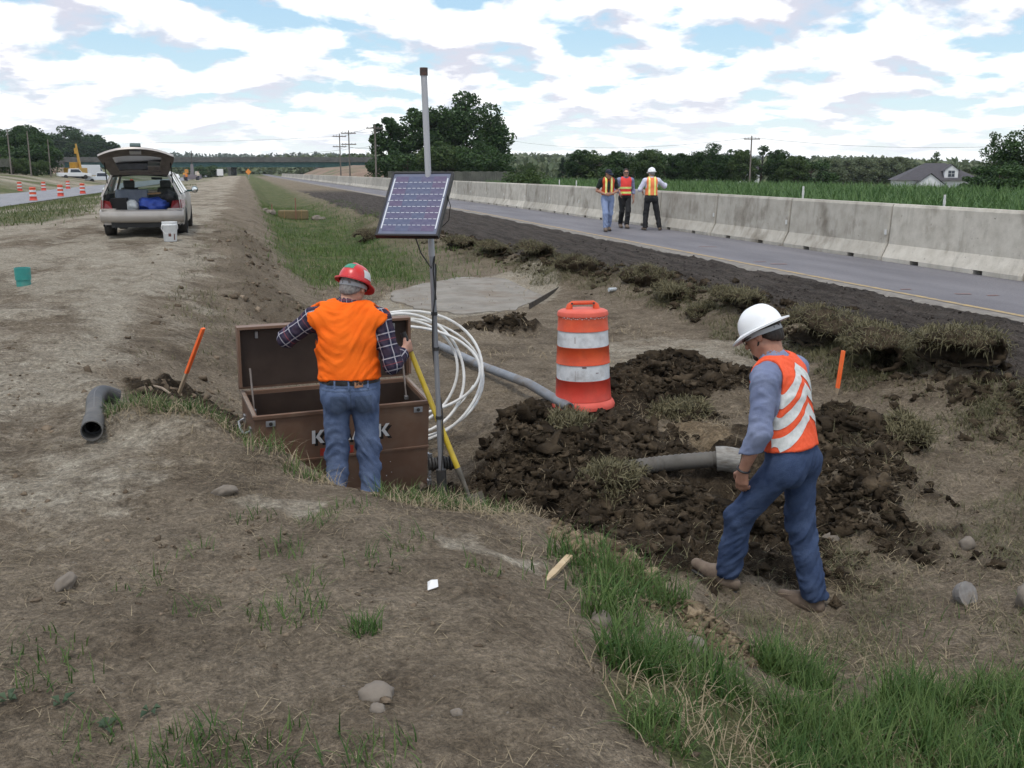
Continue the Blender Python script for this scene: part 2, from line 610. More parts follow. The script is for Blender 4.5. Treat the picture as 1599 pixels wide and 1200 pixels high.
def zones(X, Y):
    """where each kind of soil lies: (dark topsoil, dug earth, pale dry dirt, grass, clay)"""
    p = np.stack([X, Y], 1)
    wob = fbm(p * 0.9, 3) * 0.35
    wob2 = fbm(p * 2.3 + 31, 3) * 0.25
    sx = sod_x(Y)
    dark = sstep(X + wob * 0.6, sx - 0.35, sx + 0.12) * (1 - sstep(X, 8.85, 9.0)) * (1 - 0.75 * sstep(Y, 60, 110))
    dug = sstep(wob * 2.0 + wob2 * 1.6 + 1 - ((X - 2.95) / 2.05) ** 2 - ((Y - 6.6) / 2.0) ** 2, -.1, 0.6) * (.97 + .55 * np.clip(fbm(p * 1.3 + 8, 3), -.5, .4))
    dug = np.maximum(dug, sstep(wob2 + 1 - ((X - 4.2) / 1.05) ** 2 - ((Y - 8.95) / .75) ** 2, 0.0, 0.5))
    dug = np.maximum(dug, .42 * sstep(wob2 + 1 - ((X - .4) / .9) ** 2 - ((Y - 14) / 2.2) ** 2, 0.0, 0.6))
    dug = np.maximum(dug, .38 * sstep(wob2 + 1 - ((X - .1) / .6) ** 2 - ((Y - 20) / 6) ** 2, 0.0, 0.6))
    dug = np.maximum(dug, sstep(wob2 + 1 - ((X - 3.3) / .75) ** 2 - ((Y - 13.3) / .4) ** 2, 0.0, 0.5))
    dug = np.maximum(dug, .9 * sstep(wob2 + 1 - ((X + .45) / .55) ** 2 - ((Y - 7.9) / 1.2) ** 2, 0.0, 0.5))
    # pale dry track along the bank top
    pale = (1 - sstep(X + wob * 1.6, -1.15, -.35)) * sstep(Y, 3.0, 6.0) * (0.64 + 0.8 * np.clip(fbm(p * np.array([1.1, .5]) + 5, 4), -.5, .8))
    pale = np.maximum(pale, .8 * sstep(wob2 * 1.2 + 1 - ((X - .35) / 1.3) ** 2 - ((Y - 4.95 + X * .75) / .30) ** 2, 0.1, 0.7) * sstep(fbm(p * 2.1 + 77, 3), -.05, .3))
    pale = np.maximum(pale, .75 * sstep(wob2 * 1.8 + 1 - ((X + 1.5) / 1.3) ** 2 - ((Y - 5.3) / .9) ** 2, -.2, 0.9) * sstep(fbm(p * 1.7 + 19, 3), -.25, .35))
    slab = sstep(wob * .5 + 1 - ((X - 3.9 - (Y - 17.5) * .22) / 1.75) ** 4 - ((Y - 17.6 - (X - 4) * .55) / 2.4) ** 4, 0.0, 0.5)
    pale = np.maximum(pale, slab)
    pale = np.maximum(pale, .6 * sstep(wob2 + 1 - ((X - 5) / 1.6) ** 2 - ((Y - 10.6) / 1.8) ** 2, -.1, 0.8))
    pale = np.clip(pale, 0, 1) * (1 - dug) * (1 - dark)
    grass = np.zeros_like(X)
    grass = np.maximum(grass, sstep(wob * 1.6 + 1 - ((X - 2.05) / 1.2) ** 2 - ((Y - 2.75) / .9) ** 2, 0.1, .9))
    grass = np.maximum(grass, .5 * sstep(wob * 1.6 + 1 - ((X - 1.6) / .32) ** 2 - ((Y - 4.1) / .5) ** 2, 0.1, .9))
    grass = np.maximum(grass, sstep(wob2 * 1.6 + 1 - ((X - 3.3) / .9) ** 2 - ((Y - 3.2) / .6) ** 2, 0.1, .9))
    gy = sstep(Y, 17.5, 22)
    grass = np.maximum(grass, gy * sstep(X + wob, 0.3, 1.2) * (1 - sstep(X + wob * .8, 2.2, 5.2) * .75) * (1 - dug))
    lft = (1 - sstep(X + wob * 3, -6.5, -4.0)) * sstep(Y, 26, 34)
    grass = np.maximum(grass, lft * (.45 + .6 * np.clip(fbm(p * np.array([.25, .12]), 2), -.6, .7)))
    grass = np.maximum(grass, sstep(X, 12.9, 13.6) * .9)
    grass = np.maximum(grass, (1 - sstep(X, -30, -27)) * sstep(fbm(p * .05, 3) + sstep(X, -30, -60), .2, .6))
    grass = np.maximum(grass, sstep(Y, 330, 420) * .7)
    grass = np.clip(grass, 0, 1) * (1 - slab)
    clay = sstep(wob2 + 1 - ((X - 1.72) / .26) ** 2 - ((Y - 4.55) / .75) ** 2, 0.0, .6)
    clay = np.maximum(clay, .9 * sstep(wob2 + 1 - ((X - 1.98) / .2) ** 2 - ((Y - 3.85) / .35) ** 2, 0.0, .6))
    clay = np.maximum(clay, .8 * sstep(wob2 + 1 - ((X - 3.65) / .28) ** 2 - ((Y - 7.5) / .5) ** 2, 0.0, .7))
    return dark, dug, pale, grass, clay


def ground_z(X, Y, zn=None):
    X = np.asarray(X, np.float64).ravel()
    Y = np.asarray(Y, np.float64).ravel()
    Z = ground_base(X, Y)
    dark, dug, pale, grass, clay = zn if zn is not None else zones(X, Y)
    p = np.stack([X, Y], 1)
    d = np.sqrt(X ** 2 + Y ** 2)
    off_road = 1 - ((X > 8.95) & (X < 12.95)) * 1.0
    loff = 1 - sstep(X, -22.6, -22.1) * (1 - sstep(X, -14.4, -13.9)) * sstep(Y, 25, 33)
    near = 1 - sstep(d, 25, 70)
    slab = sstep(1 - ((X - 3.9 - (Y - 17.5) * .22) / 1.9) ** 4 - ((Y - 17.6 - (X - 4) * .55) / 2.6) ** 4, 0.0, 0.3)
    near = near * (1 - .85 * slab)
    rough = (0.62 + 1.0 * dug + 0.35 * dark - .12 * pale) * off_road
    n1 = fbm(p * 1.1, 3) * 0.05
    n2 = fbm(p * 4.2, 4, gain=.55) * 0.036
    n3 = fbm(p * 16.0, 2) * 0.011
    clod = (np.clip(fbm(p * 4.6 + 9, 3, gain=.6, ridged=True), -.6, 1.2) * 0.095 + np.clip(fbm(p * 15 + 3, 2, gain=.6, ridged=True), -.5, 1) * .024) * np.maximum(dug, .35 * clay)
    Z += (n1 * (0.5 + dug) * near + (n2 + n3) * rough * near) * off_road + clod * near
    # lumpy turf strip rolled back along the graded shoulder
    sx = sod_x(Y)
    ridge = np.exp(-((X - sx) / .30) ** 2) * np.clip(.55 + fbm(np.stack([Y * .55, X * .8], 1), 3) * 1.5, 0.0, 1.3)
    Z += ridge * (.10 + .02 * np.clip(Y / 30, 0, 1)) * (1 - sstep(Y, 70, 120) * .8)
    lump = np.exp(-((X - sx + .1) / .6) ** 2) * fbm(p * np.array([2.6, 2.0]), 3) * .09 * near
    Z += lump
    # grader ridges in the dark topsoil
    Z += dark * (np.sin(X * 11 + fbm(p * .3, 2) * 2) * .020 + np.sin(X * 27 + fbm(p * .4, 2) * 2) * .009) * near
    # wheel ruts on the bank-top track
    tr = sstep(-X, .6, 1.4) * near * sstep(Y, 4, 7) * sstep(d, 3, 6)
    for rx in (-1.55, -2.9, -3.5):
        Z -= tr * np.exp(-((X - rx - np.sin(Y * .23) * .2) / .16) ** 2) * .035
    Z += tr * np.sin(Y * 9 + fbm(p * .8, 2) * 3) * .008
    return Z


def gz(x, y):
    return float(ground_z(np.array([x]), np.array([y]))[0])


def axis(segs):
    out = []
    for a, b, st in segs:
        out.append(np.arange(a, b, st))
    return np.concatenate(out)


def grow(start, step, ratio, end):
    r = [start]
    while r[-1] < end:
        step *= ratio
        r.append(r[-1] + step)
    return np.array(r)


def build_ground():
    xs = np.concatenate([-grow(3.0, .04, 1.09, 1400)[::-1], np.arange(-2.97, 7.3, .038), np.arange(7.3, 9.02, .08),
                         [9.03, 9.5, 11, 12.8, 12.95], grow(13.1, .15, 1.12, 1400)])
    ys = np.concatenate([-grow(2.0, .5, 1.3, 30)[::-1], np.arange(-1.5, 2.0, .25), np.arange(2.0, 8.8, .031), grow(8.82, .034, 1.019, 1450)])
    X, Y = np.meshgrid(xs, ys)
    X, Y = X.ravel(), Y.ravel()
    zn = zones(X, Y)
    Z = ground_z(X, Y, zn)
    nx, ny = len(xs), len(ys)
    i = np.arange((ny - 1) * (nx - 1))
    r, c = i // (nx - 1), i % (nx - 1)
    a = r * nx + c
    F = np.stack([a, a + 1, a + nx + 1, a + nx], 1)
    o = mesh_np("ground", np.stack([X, Y, Z], 1), F, GROUND_MAT(), smooth=True,
                attrs=dict(zip(("dark", "dug", "pale", "grass", "clay"), zn)))
    tag(o, kind="structure")
    return o


def GROUND_MAT():
    m = bpy.data.materials.new("soil")
    m.use_nodes = True
    nt = m.node_tree
    bs = nt.nodes["Principled BSDF"]
    bs.inputs["Roughness"].default_value = 0.95
    bs.inputs["Specular IOR Level"].default_value = 0.12
    pos = node(nt, "ShaderNodeNewGeometry").outputs["Position"]

    def nz(scale, detail=6, rough=.6, vec=pos, out=0):
        n = node(nt, "ShaderNodeTexNoise")
        n.inputs["Scale"].default_value = scale
        n.inputs["Detail"].default_value = detail
        n.inputs["Roughness"].default_value = rough
        nt.links.new(vec, n.inputs["Vector"])
        return n.outputs[out]

    def at(name):
        n = node(nt, "ShaderNodeAttribute")
        n.attribute_name = name
        return n.outputs["Fac"]
    big, mid, fine, grit = nz(.8), nz(4.5), nz(28, 5, .65), nz(120, 3, .7)
    brown = mixc(nt, ramp(nt, mid, [(.3, 0.), (.7, 1.)]), (.122, .095, .066), (.258, .210, .152))
    brown = mixc(nt, ramp(nt, nz(1.9, 5, .6), [(.50, 0.), (.64, .7)]), brown, (.098, .075, .052))
    brown = mixc(nt, ramp(nt, big, [(.4, 0.), (.62, .55)]), brown, (.285, .236, .174))
    palec = mixc(nt, ramp(nt, mid, [(.35, 0.), (.65, 1.)]), (.295, .255, .195), (.41, .365, .29))
    darkc = mixc(nt, ramp(nt, mid, [(.3, 0.), (.7, 1.)]), (.031, .026, .022), (.066, .055, .047))
    stk = nz(2.2, 5, .6, vmath(nt, "MULTIPLY", pos, (4.5, .22, 1)))
    darkc = mixc(nt, ramp(nt, stk, [(.4, 0.), (.68, .75)]), darkc, (.115, .097, .082))
    dugc = mixc(nt, ramp(nt, mid, [(.34, 0.), (.66, 1.)]), (.024, .018, .012), (.095, .072, .048))
    clayc = mixc(nt, ramp(nt, mid, [(.3, 0.), (.7, 1.)]), (.165, .122, .076), (.27, .208, .135))
    grassc = mixc(nt, ramp(nt, nz(1.7), [(.35, 0.), (.65, 1.)]), (.055, .085, .028), (.155, .145, .07))

    def msk(name, lo=.3, hi=.7, amt=.55):
        s = fmath(nt, "ADD", at(name), fmath(nt, "MULTIPLY", fmath(nt, "SUBTRACT", mid, .5), amt))
        s = fmath(nt, "ADD", s, fmath(nt, "MULTIPLY", fmath(nt, "SUBTRACT", fine, .5), amt * .6))
        return ramp(nt, s, [(lo, 0.), (hi, 1.)])
    c = mixc(nt, msk("pale", .25, .8, .9), brown, palec)
    c = mixc(nt, msk("grass", .25, .7, .8), c, grassc)
    c = mixc(nt, msk("dark", .3, .7, .5), c, darkc)
    c = mixc(nt, msk("dug", .3, .7, .8), c, dugc)
    c = mixc(nt, msk("clay", .3, .7, .8), c, clayc)
    g = ramp(nt, fine, [(.28, .58), (.5, 1.0), (.72, 1.42)])
    c = mixc(nt, 1.0, c, g, "MULTIPLY")
    g2 = ramp(nt, grit, [(.3, .72), (.5, 1.0), (.7, 1.3)])
    c = mixc(nt, .8, c, mixc(nt, 1.0, c, g2, "MULTIPLY"))
    vg = node(nt, "ShaderNodeTexVoronoi")
    vg.inputs["Scale"].default_value = 85
    vg.inputs["Randomness"].default_value = 1.0
    nt.links.new(pos, vg.inputs["Vector"])
    cellv = fmath(nt, "FRACT", fmath(nt, "MULTIPLY", vg.outputs["Distance"], 1.0))
    sepc = node(nt, "ShaderNodeSeparateColor")
    nt.links.new(vg.outputs["Color"], sepc.inputs[0])
    c = mixc(nt, 1.0, c, ramp(nt, sepc.outputs[0], [(0., .80), (.6, 1.0), (1., 1.22)]), "MULTIPLY")
    grain = fmath(nt, "MULTIPLY", fmath(nt, "SUBTRACT", .6, vg.outputs["Distance"]), .012)
    vo = node(nt, "ShaderNodeTexVoronoi")
    vo.inputs["Scale"].default_value = 34
    nt.links.new(pos, vo.inputs["Vector"])
    peb = ramp(nt, vo.outputs["Distance"], [(.10, 1.), (.17, 0.)])
    pebm = fmath(nt, "MULTIPLY", peb, ramp(nt, nz(9, 2), [(.56, 0.), (.62, .8)]))
    c = mixc(nt, pebm, c, (.30, .27, .23))
    nt.links.new(c, bs.inputs["Base Color"])
    h = fmath(nt, "ADD", fmath(nt, "MULTIPLY", fine, .055), fmath(nt, "MULTIPLY", grit, .018))
    h = fmath(nt, "ADD", h, fmath(nt, "MULTIPLY", mid, .05))
    h = fmath(nt, "ADD", h, fmath(nt, "MULTIPLY", pebm, .006))
    h = fmath(nt, "ADD", h, grain)
    bp = node(nt, "ShaderNodeBump")
    bp.inputs["Strength"].default_value = 1.0
    bp.inputs["Distance"].default_value = 1.0
    nt.links.new(h, bp.inputs["Height"])
    nt.links.new(bp.outputs[0], bs.inputs["Normal"])
    return m


build_ground()


# ================================================================== roads
def strip(name, x0, x1, ys, mt, lift, parent=None, nx=2):
    ys = np.asarray(ys, float)
    xs = np.linspace(x0, x1, nx)
    X, Y = np.meshgrid(xs, ys)
    Z = road_z(Y) + lift
    i = np.arange((len(ys) - 1) * (nx - 1))
    r, c = i // (nx - 1), i % (nx - 1)
    a = r * nx + c
    F = np.stack([a, a + 1, a + nx + 1, a + nx], 1)
    return mesh_np(name, np.stack([X.ravel(), Y.ravel(), Z.ravel()], 1), F, mt, parent)


def asphalt(name, c1, c2):
    m = bpy.data.materials.new(name)
    m.use_nodes = True
    nt = m.node_tree
    bs = nt.nodes["Principled BSDF"]
    bs.inputs["Roughness"].default_value = .85
    bs.inputs["Specular IOR Level"].default_value = .3
    pos = node(nt, "ShaderNodeNewGeometry").outputs["Position"]
    n1 = node(nt, "ShaderNodeTexNoise")
    n1.inputs["Scale"].default_value = .9
    n1.inputs["Detail"].default_value = 7
    nt.links.new(vmath(nt, "MULTIPLY", pos, (1.4, .25, 1)), n1.inputs["Vector"])
    n2 = node(nt, "ShaderNodeTexNoise")
    n2.inputs["Scale"].default_value = 90
    n2.inputs["Detail"].default_value = 3
    nt.links.new(pos, n2.inputs["Vector"])
    c = mixc(nt, ramp(nt, n1.outputs[0], [(.35, 0.), (.65, 1.)]), c1, c2)
    c = mixc(nt, 1.0, c, ramp(nt, n2.outputs[0], [(.3, .72), (.7, 1.28)]), "MULTIPLY")
    nt.links.new(c, bs.inputs["Base Color"])
    bp = node(nt, "ShaderNodeBump")
    bp.inputs["Strength"].default_value = .5
    bp.inputs["Distance"].default_value = .006
    nt.links.new(n2.outputs[0], bp.inputs["Height"])
    nt.links.new(bp.outputs[0], bs.inputs["Normal"])
    return m


ROAD_Y = np.concatenate([np.arange(-6, 40, 4.0), np.arange(40, 700, 20.0)])
road = strip("road", 8.95, 12.9, ROAD_Y, asphalt("asphalt", (.135, .130, .140), (.185, .178, .188)), .004, nx=3)
tag(road, kind="structure")
PAINT_Y = mat("worn yellow paint", (.42, .30, .13), (.24, .20, .15), 5, .8, coords="World", contrast=(.42, .6))
strip("edge_line", 9.16, 9.27, ROAD_Y, PAINT_Y, .009, road)
_se = strip("shoulder_edge", 8.80, 9.12, ROAD_Y, mat("dusty asphalt edge", (.16, .145, .13), (.24, .22, .19), 6, .95, coords="World"), .008, road, nx=5)
_co = np.empty(len(_se.data.vertices) * 3, np.float32)
_se.data.vertices.foreach_get("co", _co)
_co = _co.reshape(-1, 3)
_co[:, 2] -= .10 * np.clip((8.95 - _co[:, 0]) / .15, 0, 1) ** 1.5
_se.data.vertices.foreach_set("co", _co.ravel())
ORANGE_PAINT = mat("faded orange survey paint", (.30, .15, .12), (.15, .12, .12), 30, .9, coords="World", contrast=(.4, .58))
for (px, py, w, l, a) in [(10.0, 12.2, .08, .22, 1.25), (10.3, 11.95, .07, .16, 1.5), (9.75, 17.0, .09, .3, 1.2), (9.62, 17.5, .05, .25, 1.5), (10.3, 21.2, .08, .4, 1.15), (9.55, 12.9, .05, .16, 1.5)]:
    MB().box((px, py, .010), (w, l, .002), (0, 0, a)).build("survey_mark", ORANGE_PAINT, road)
far_road = strip("road", -22.3, -14.2, np.concatenate([np.arange(28, 60, 4.), np.arange(60, 700, 20.)]),
                 asphalt("pale asphalt", (.20, .20, .215), (.25, .25, .26)), -.40, nx=2)
tag(far_road, kind="structure")

# pale concrete pad lying in the ditch bottom
def build_pad():
    out = [(2.55, 18.2), (3.3, 19.3), (4.3, 20.3), (5.2, 19.75), (5.75, 18.9), (5.7, 17.95), (4.9, 16.6), (4.1, 15.3), (3.2, 15.05), (2.6, 15.9), (2.35, 17.1)]
    cx, cy = np.mean(np.array(out), 0)
    V, F = [(cx, cy, -.424)], []
    n = len(out) * 6
    per = []
    for i in range(len(out)):
        a, b = np.array(out[i]), np.array(out[(i + 1) % len(out)])
        for k in range(6):
            per.append(a + (b - a) * k / 6)
    for lev, z in ((1.0, -.427), (1.01, -.53)):
        for i, q in enumerate(per):
            w = lev + .035 * math.sin(i * 1.9) * math.sin(i * .73)
            V.append((cx + (q[0] - cx) * w, cy + (q[1] - cy) * w, z))
    for i in range(n):
        j = (i + 1) % n
        F.append((0, 1 + i, 1 + j))
        F.append((1 + i, 1 + n + i, 1 + n + j, 1 + j))
    o = mesh_np("concrete_pad", V, F, mat("dusty pad concrete", (.185, .168, .142), (.255, .236, .205), 2.2, .95, dirt=(.17, .135, .10), dscale=1.6, damt=.9, coords="World", bump=.3, bscale=25))
    tag(o, kind="structure")


build_pad()

# ================================================================== people (blended volumes turned into one surface each)
class Vol:
    def __init__(s, lo, hi, res):
        s.lo = np.array(lo, np.float32)
        s.res = res
        s.n = np.ceil((np.array(hi) - s.lo) / res).astype(int) + 1
        s.g = np.full(s.n, 9.0, np.float32)

    def _win(s, lo, hi):
        a = np.clip(np.floor((np.array(lo) - s.lo) / s.res).astype(int), 0, s.n)
        b = np.clip(np.ceil((np.array(hi) - s.lo) / s.res).astype(int) + 1, 0, s.n)
        ax = [(s.lo[i] + s.res * np.arange(a[i], b[i])).astype(np.float32) for i in range(3)]
        return tuple(slice(a[i], b[i]) for i in range(3)), np.meshgrid(*ax, indexing="ij")

    def _merge(s, w, d, k, op):
        g = s.g[w]
        if op == "u":
            if k > 0:
                h = np.maximum(k - np.abs(g - d), 0) / k
                s.g[w] = np.minimum(g, d) - h * h * k * .25
            else:
                s.g[w] = np.minimum(g, d)
        elif op == "s":
            d = -d
            if k > 0:
                h = np.maximum(k - np.abs(g - d), 0) / k
                s.g[w] = np.maximum(g, d) + h * h * k * .25
            else:
                s.g[w] = np.maximum(g, d)

    def cone(s, a, b, ra, rb, k=.02, op="u"):
        a, b = np.array(a, float), np.array(b, float)
        m = max(ra, rb) + k + 3 * s.res
        w, (X, Y, Z) = s._win(np.minimum(a, b) - m, np.maximum(a, b) + m)
        if X.size == 0:
            return s
        ab = b - a
        L = max(float(ab @ ab), 1e-9)
        t = np.clip(((X - a[0]) * ab[0] + (Y - a[1]) * ab[1] + (Z - a[2]) * ab[2]) / L, 0, 1)
        d = np.sqrt((X - a[0] - t * ab[0]) ** 2 + (Y - a[1] - t * ab[1]) ** 2 + (Z - a[2] - t * ab[2]) ** 2) - (ra + (rb - ra) * t)
        s._merge(w, d, k, op)
        return s

    def ell(s, c, r, k=.02, rot=None, op="u"):
        c, r = np.array(c, float), np.array(r, float)
        m = max(r) + k + 3 * s.res
        w, (X, Y, Z) = s._win(c - m, c + m)
        if X.size == 0:
            return s
        q = np.stack([X - c[0], Y - c[1], Z - c[2]], -1)
        if rot is not None:
            q = q @ np.array(rot, np.float32)      # world -> local (rot columns are local axes)
        k0 = np.linalg.norm(q / r, axis=-1)
        k1 = np.maximum(np.linalg.norm(q / (r * r), axis=-1), 1e-6)
        s._merge(w, k0 * (k0 - 1) / k1, k, op)
        return s

    def half(s, co, no):
        """keep the side of the plane the normal points away from"""
        ax = [(s.lo[i] + s.res * np.arange(s.n[i])).astype(np.float32) for i in range(3)]
        d = ((ax[0] - co[0]) * no[0])[:, None, None] + ((ax[1] - co[1]) * no[1])[None, :, None] + ((ax[2] - co[2]) * no[2])[None, None, :]
        s.g = np.maximum(s.g, d.astype(np.float32) / float(np.linalg.norm(no)))
        return s

    def mesh(s):
        g = s.g
        ins = g < 0
        c = np.zeros(np.array(g.shape) - 1, np.int8)
        for dx in (0, 1):
            for dy in (0, 1):
                for dz in (0, 1):
                    c += ins[dx:g.shape[0] - 1 + dx, dy:g.shape[1] - 1 + dy, dz:g.shape[2] - 1 + dz]
        act = np.argwhere((c > 0) & (c < 8))
        idx = np.full(c.shape, -1, np.int32)
        idx[act[:, 0], act[:, 1], act[:, 2]] = np.arange(len(act))
        cor = [(x, y, z) for x in (0, 1) for y in (0, 1) for z in (0, 1)]
        val = np.stack([g[act[:, 0] + x, act[:, 1] + y, act[:, 2] + z] for x, y, z in cor], 1)
        acc = np.zeros((len(act), 3), np.float32)
        cnt = np.zeros(len(act), np.float32)
        for i in range(8):
            for j in range(i + 1, 8):
                df = np.array(cor[j]) - np.array(cor[i])
                if np.abs(df).sum() != 1:
                    continue
                m = (val[:, i] < 0) != (val[:, j] < 0)
                t = val[:, i] / (val[:, i] - val[:, j] + 1e-12)
                pt = np.array(cor[i]) + t[:, None] * df
                acc[m] += pt[m]
                cnt[m] += 1
        V = (act + acc / cnt[:, None]) * s.res + s.lo
        F = []
        for axn in range(3):
            u, v = (axn + 1) % 3, (axn + 2) % 3
            sl0 = [slice(1, -1)] * 3
            sl1 = [slice(1, -1)] * 3
            sl0[axn] = slice(0, g.shape[axn] - 1)
            sl1[axn] = slice(1, g.shape[axn])
            A, B = ins[tuple(sl0)], ins[tuple(sl1)]
            e = np.argwhere(A != B)
            fl = A[e[:, 0], e[:, 1], e[:, 2]]
            e = e + np.array([0 if i == axn else 1 for i in range(3)])
            q = []
            for du, dv in ((-1, -1), (0, -1), (0, 0), (-1, 0)):
                o = e.copy()
                o[:, u] += du
                o[:, v] += dv
                q.append(idx[o[:, 0], o[:, 1], o[:, 2]])
            q = np.stack(q, 1)
            q[~fl] = q[~fl][:, ::-1]
            F.append(q)
        F = np.concatenate(F)
        F = F[(F >= 0).all(1)]
        return V.astype(np.float32), F


def vnormals(V, F):
    n = np.cross(V[F[:, 2]] - V[F[:, 0]], V[F[:, 3]] - V[F[:, 1]])
    N = np.zeros_like(V)
    for i in range(4):
        np.add.at(N, F[:, i], n)
    return N / (np.linalg.norm(N, axis=1)[:, None] + 1e-9)


def bone_uv(V, bones):
    best = np.full(len(V), 9e9)
    uv = np.zeros((len(V), 2), np.float32)
    for bi, (a, b, r) in enumerate(bones):
        a, b = np.array(a, float), np.array(b, float)
        ab = b - a
        L = np.linalg.norm(ab)
        ax = ab / L
        t = ((V - a) @ ax)
        tc_ = np.clip(t, 0, L)
        rel = V - a - tc_[:, None] * ax
        d = np.linalg.norm(rel, axis=1) - r
        x = np.cross(ax, [0, 1, 0.01])
        x /= np.linalg.norm(x)
        y = np.cross(ax, x)
        ang = np.arctan2(rel @ y, rel @ x)
        m = d < best
        best[m] = d[m]
        uv[m, 0] = t[m] + bi * .07
        uv[m, 1] = ang[m] * r
    return uv


def vol_obj(name, vol, mt, parent, fold=0.0, foldf=(7, 7, 20), seed=0, bones=None, mask=None):
    V, F = vol.mesh()
    if fold:
        N = vnormals(V, F)
        Vs = V * np.array(foldf) + seed
        Vs[:, 2] += 2.2 * np.sin(V[:, 0] * 9 + seed) + V[:, 1] * 9
        n = .65 * fbm(Vs, 3, gain=.5) + .55 * (fbm(Vs * .8 + 31, 2, gain=.5, ridged=True) - .15)
        n = np.where(n > 0, n, n * .6)
        V = V + N * (fold * n * (mask(V) if mask is not None else 1.0))[:, None]
    uv = bone_uv(V, bones) if bones else None
    return mesh_np(name, V, F, mt, parent, smooth=True, uv=uv)


def patch(src, planes, off, name, mt, parent=None):
    """a piece of cloth sewn on: the part of a garment inside some planes, lifted off it"""
    me = src.data.copy()
    bm = bmesh.new()
    bm.from_mesh(me)
    for co, no in planes:
        bmesh.ops.bisect_plane(bm, geom=bm.verts[:] + bm.edges[:] + bm.faces[:], dist=1e-5, plane_co=co, plane_no=no, clear_outer=True)
    bm.normal_update()
    mv = [(v, v.normal.copy()) for v in bm.verts]
    for v, n in mv:
        v.co += n * off
    bm.to_mesh(me)
    bm.free()
    me.materials.clear()
    me.materials.append(mt)
    o = bpy.data.objects.new(name, me)
    me.name = name
    COL.objects.link(o)
    o.parent = parent if parent is not None else src.parent
    me.polygons.foreach_set("use_smooth", np.ones(len(me.polygons), dtype=bool))
    return o


def rotm(pitch=0, yaw=0, roll=0):
    """columns = local axes; pitch>0 looks down, yaw>0 turns to the person's left"""
    return np.array((Matrix.Rotation(yaw, 3, "Z") @ Matrix.Rotation(-pitch, 3, "X") @ Matrix.Rotation(roll, 3, "Y")))


def lerp(a, b, t):
    return tuple(np.array(a) * (1 - t) + np.array(b) * t)


def fingers(vol, wr, d, n, side, curl, k=.008, spread=1.0, s=1.0):
    """palm + four fingers + thumb; d = finger direction, n = palm normal (palm faces n); side = direction of the thumb"""
    d, n, side = (np.array(q, float) / np.linalg.norm(q) for q in (d, n, side))
    wr = np.array(wr, float)
    lens = [(.042, .026, .020), (.046, .029, .021), (.042, .027, .020), (.033, .021, .018)]
    base = wr + d * .085 * s
    for i, (l1, l2, l3) in enumerate(lens):
        off = side * (.030 - .020 * i) * spread * s
        kn = base + off - d * (.004 * abs(i - 1)) * s
        vol.cone(wr + off * .55 + d * .01, kn, .015 * s, .0125 * s, .014)
        a = kn
        ang = 0
        for l, r0, r1, c in ((l1, .0105, .0095, .9), (l2, .0095, .0085, 1.1), (l3, .0085, .0072, .8)):
            ang += curl * c * (1 + .08 * i)
            b = a + (d * math.cos(ang) + n * math.sin(ang)) * l * s
            vol.cone(a, b, r0 * s, r1 * s, .003)
            a = b
    t0 = wr + side * .022 * s + d * .022 * s
    t1 = t0 + (side * .75 + d * .65 + n * .45) * .040 * s
    t2 = t1 + (d * .85 + n * (.25 + curl * .5) + side * .1) * .034 * s
    t3 = t2 + (d * .75 + n * (.25 + curl * .8) - side * .15) * .026 * s
    vol.cone(t0, t1, .016 * s, .0125 * s, .01)
    vol.cone(t1, t2, .0125 * s, .0105 * s, .004)
    vol.cone(t2, t3, .0105 * s, .0085 * s, .004)


SKIN = mat("skin", (.42, .22, .155), (.50, .28, .20), 22, .55, spec=.35, bump=.15, bscale=140)
SKIN_T = mat("tanned skin", (.33, .165, .11), (.40, .215, .15), 22, .55, spec=.35, bump=.15, bscale=140)


def head_vol(vol, c, H, neck, s=1.0):
    c = np.array(c, float)

    def w(p):
        return c + H @ (np.array(p, float) * s)

    def E(p, r, k, op="u"):
        vol.ell(w(p), np.array(r) * s, k, H, op)
    E((0, -.018, .035), (.077, .098, .092), .02)
    E((0, .03, -.03), (.064, .066, .085), .03)
    vol.cone(w((-.02, .068, -.098)), w((.02, .068, -.098)), .022 * s, .022 * s, .03)
    vol.cone(w((-.052, .0, -.06)), w((-.02, .06, -.098)), .022 * s, .018 * s, .025)
    vol.cone(w((.052, .0, -.06)), w((.02, .06, -.098)), .022 * s, .018 * s, .025)
    vol.cone(w((-.035, .082, .028)), w((.035, .082, .028)), .013 * s, .013 * s, .015)      # brow
    E((-.031, .098, .006), (.017, .016, .012), .008, "s")                                   # eye sockets
    E((.031, .098, .006), (.017, .016, .012), .008, "s")
    E((-.031, .083, .005), (.0125, .0125, .0125), .002)
    E((.031, .083, .005), (.0125, .0125, .0125), .002)
    vol.cone(w((0, .094, .012)), w((0, .114, -.030)), .008 * s, .013 * s, .010)             # nose
    E((-.011, .102, -.034), (.009, .011, .008), .006)
    E((.011, .102, -.034), (.009, .011, .008), .006)
    vol.cone(w((-.02, .088, -.062)), w((.02, .088, -.062)), .008 * s, .008 * s, .008)       # lips
    vol.cone(w((-.017, .087, -.076)), w((.017, .087, -.076)), .008 * s, .008 * s, .008)
    for sx in (-1, 1):
        E((sx * .080, -.008, -.002), (.010, .021, .032), .008)                              # ears
        E((sx * .089, -.002, .002), (.006, .011, .018), .004, "s")
    vol.cone(neck, w((0, -.03, -.05)), .060 * s, .056 * s, .03)


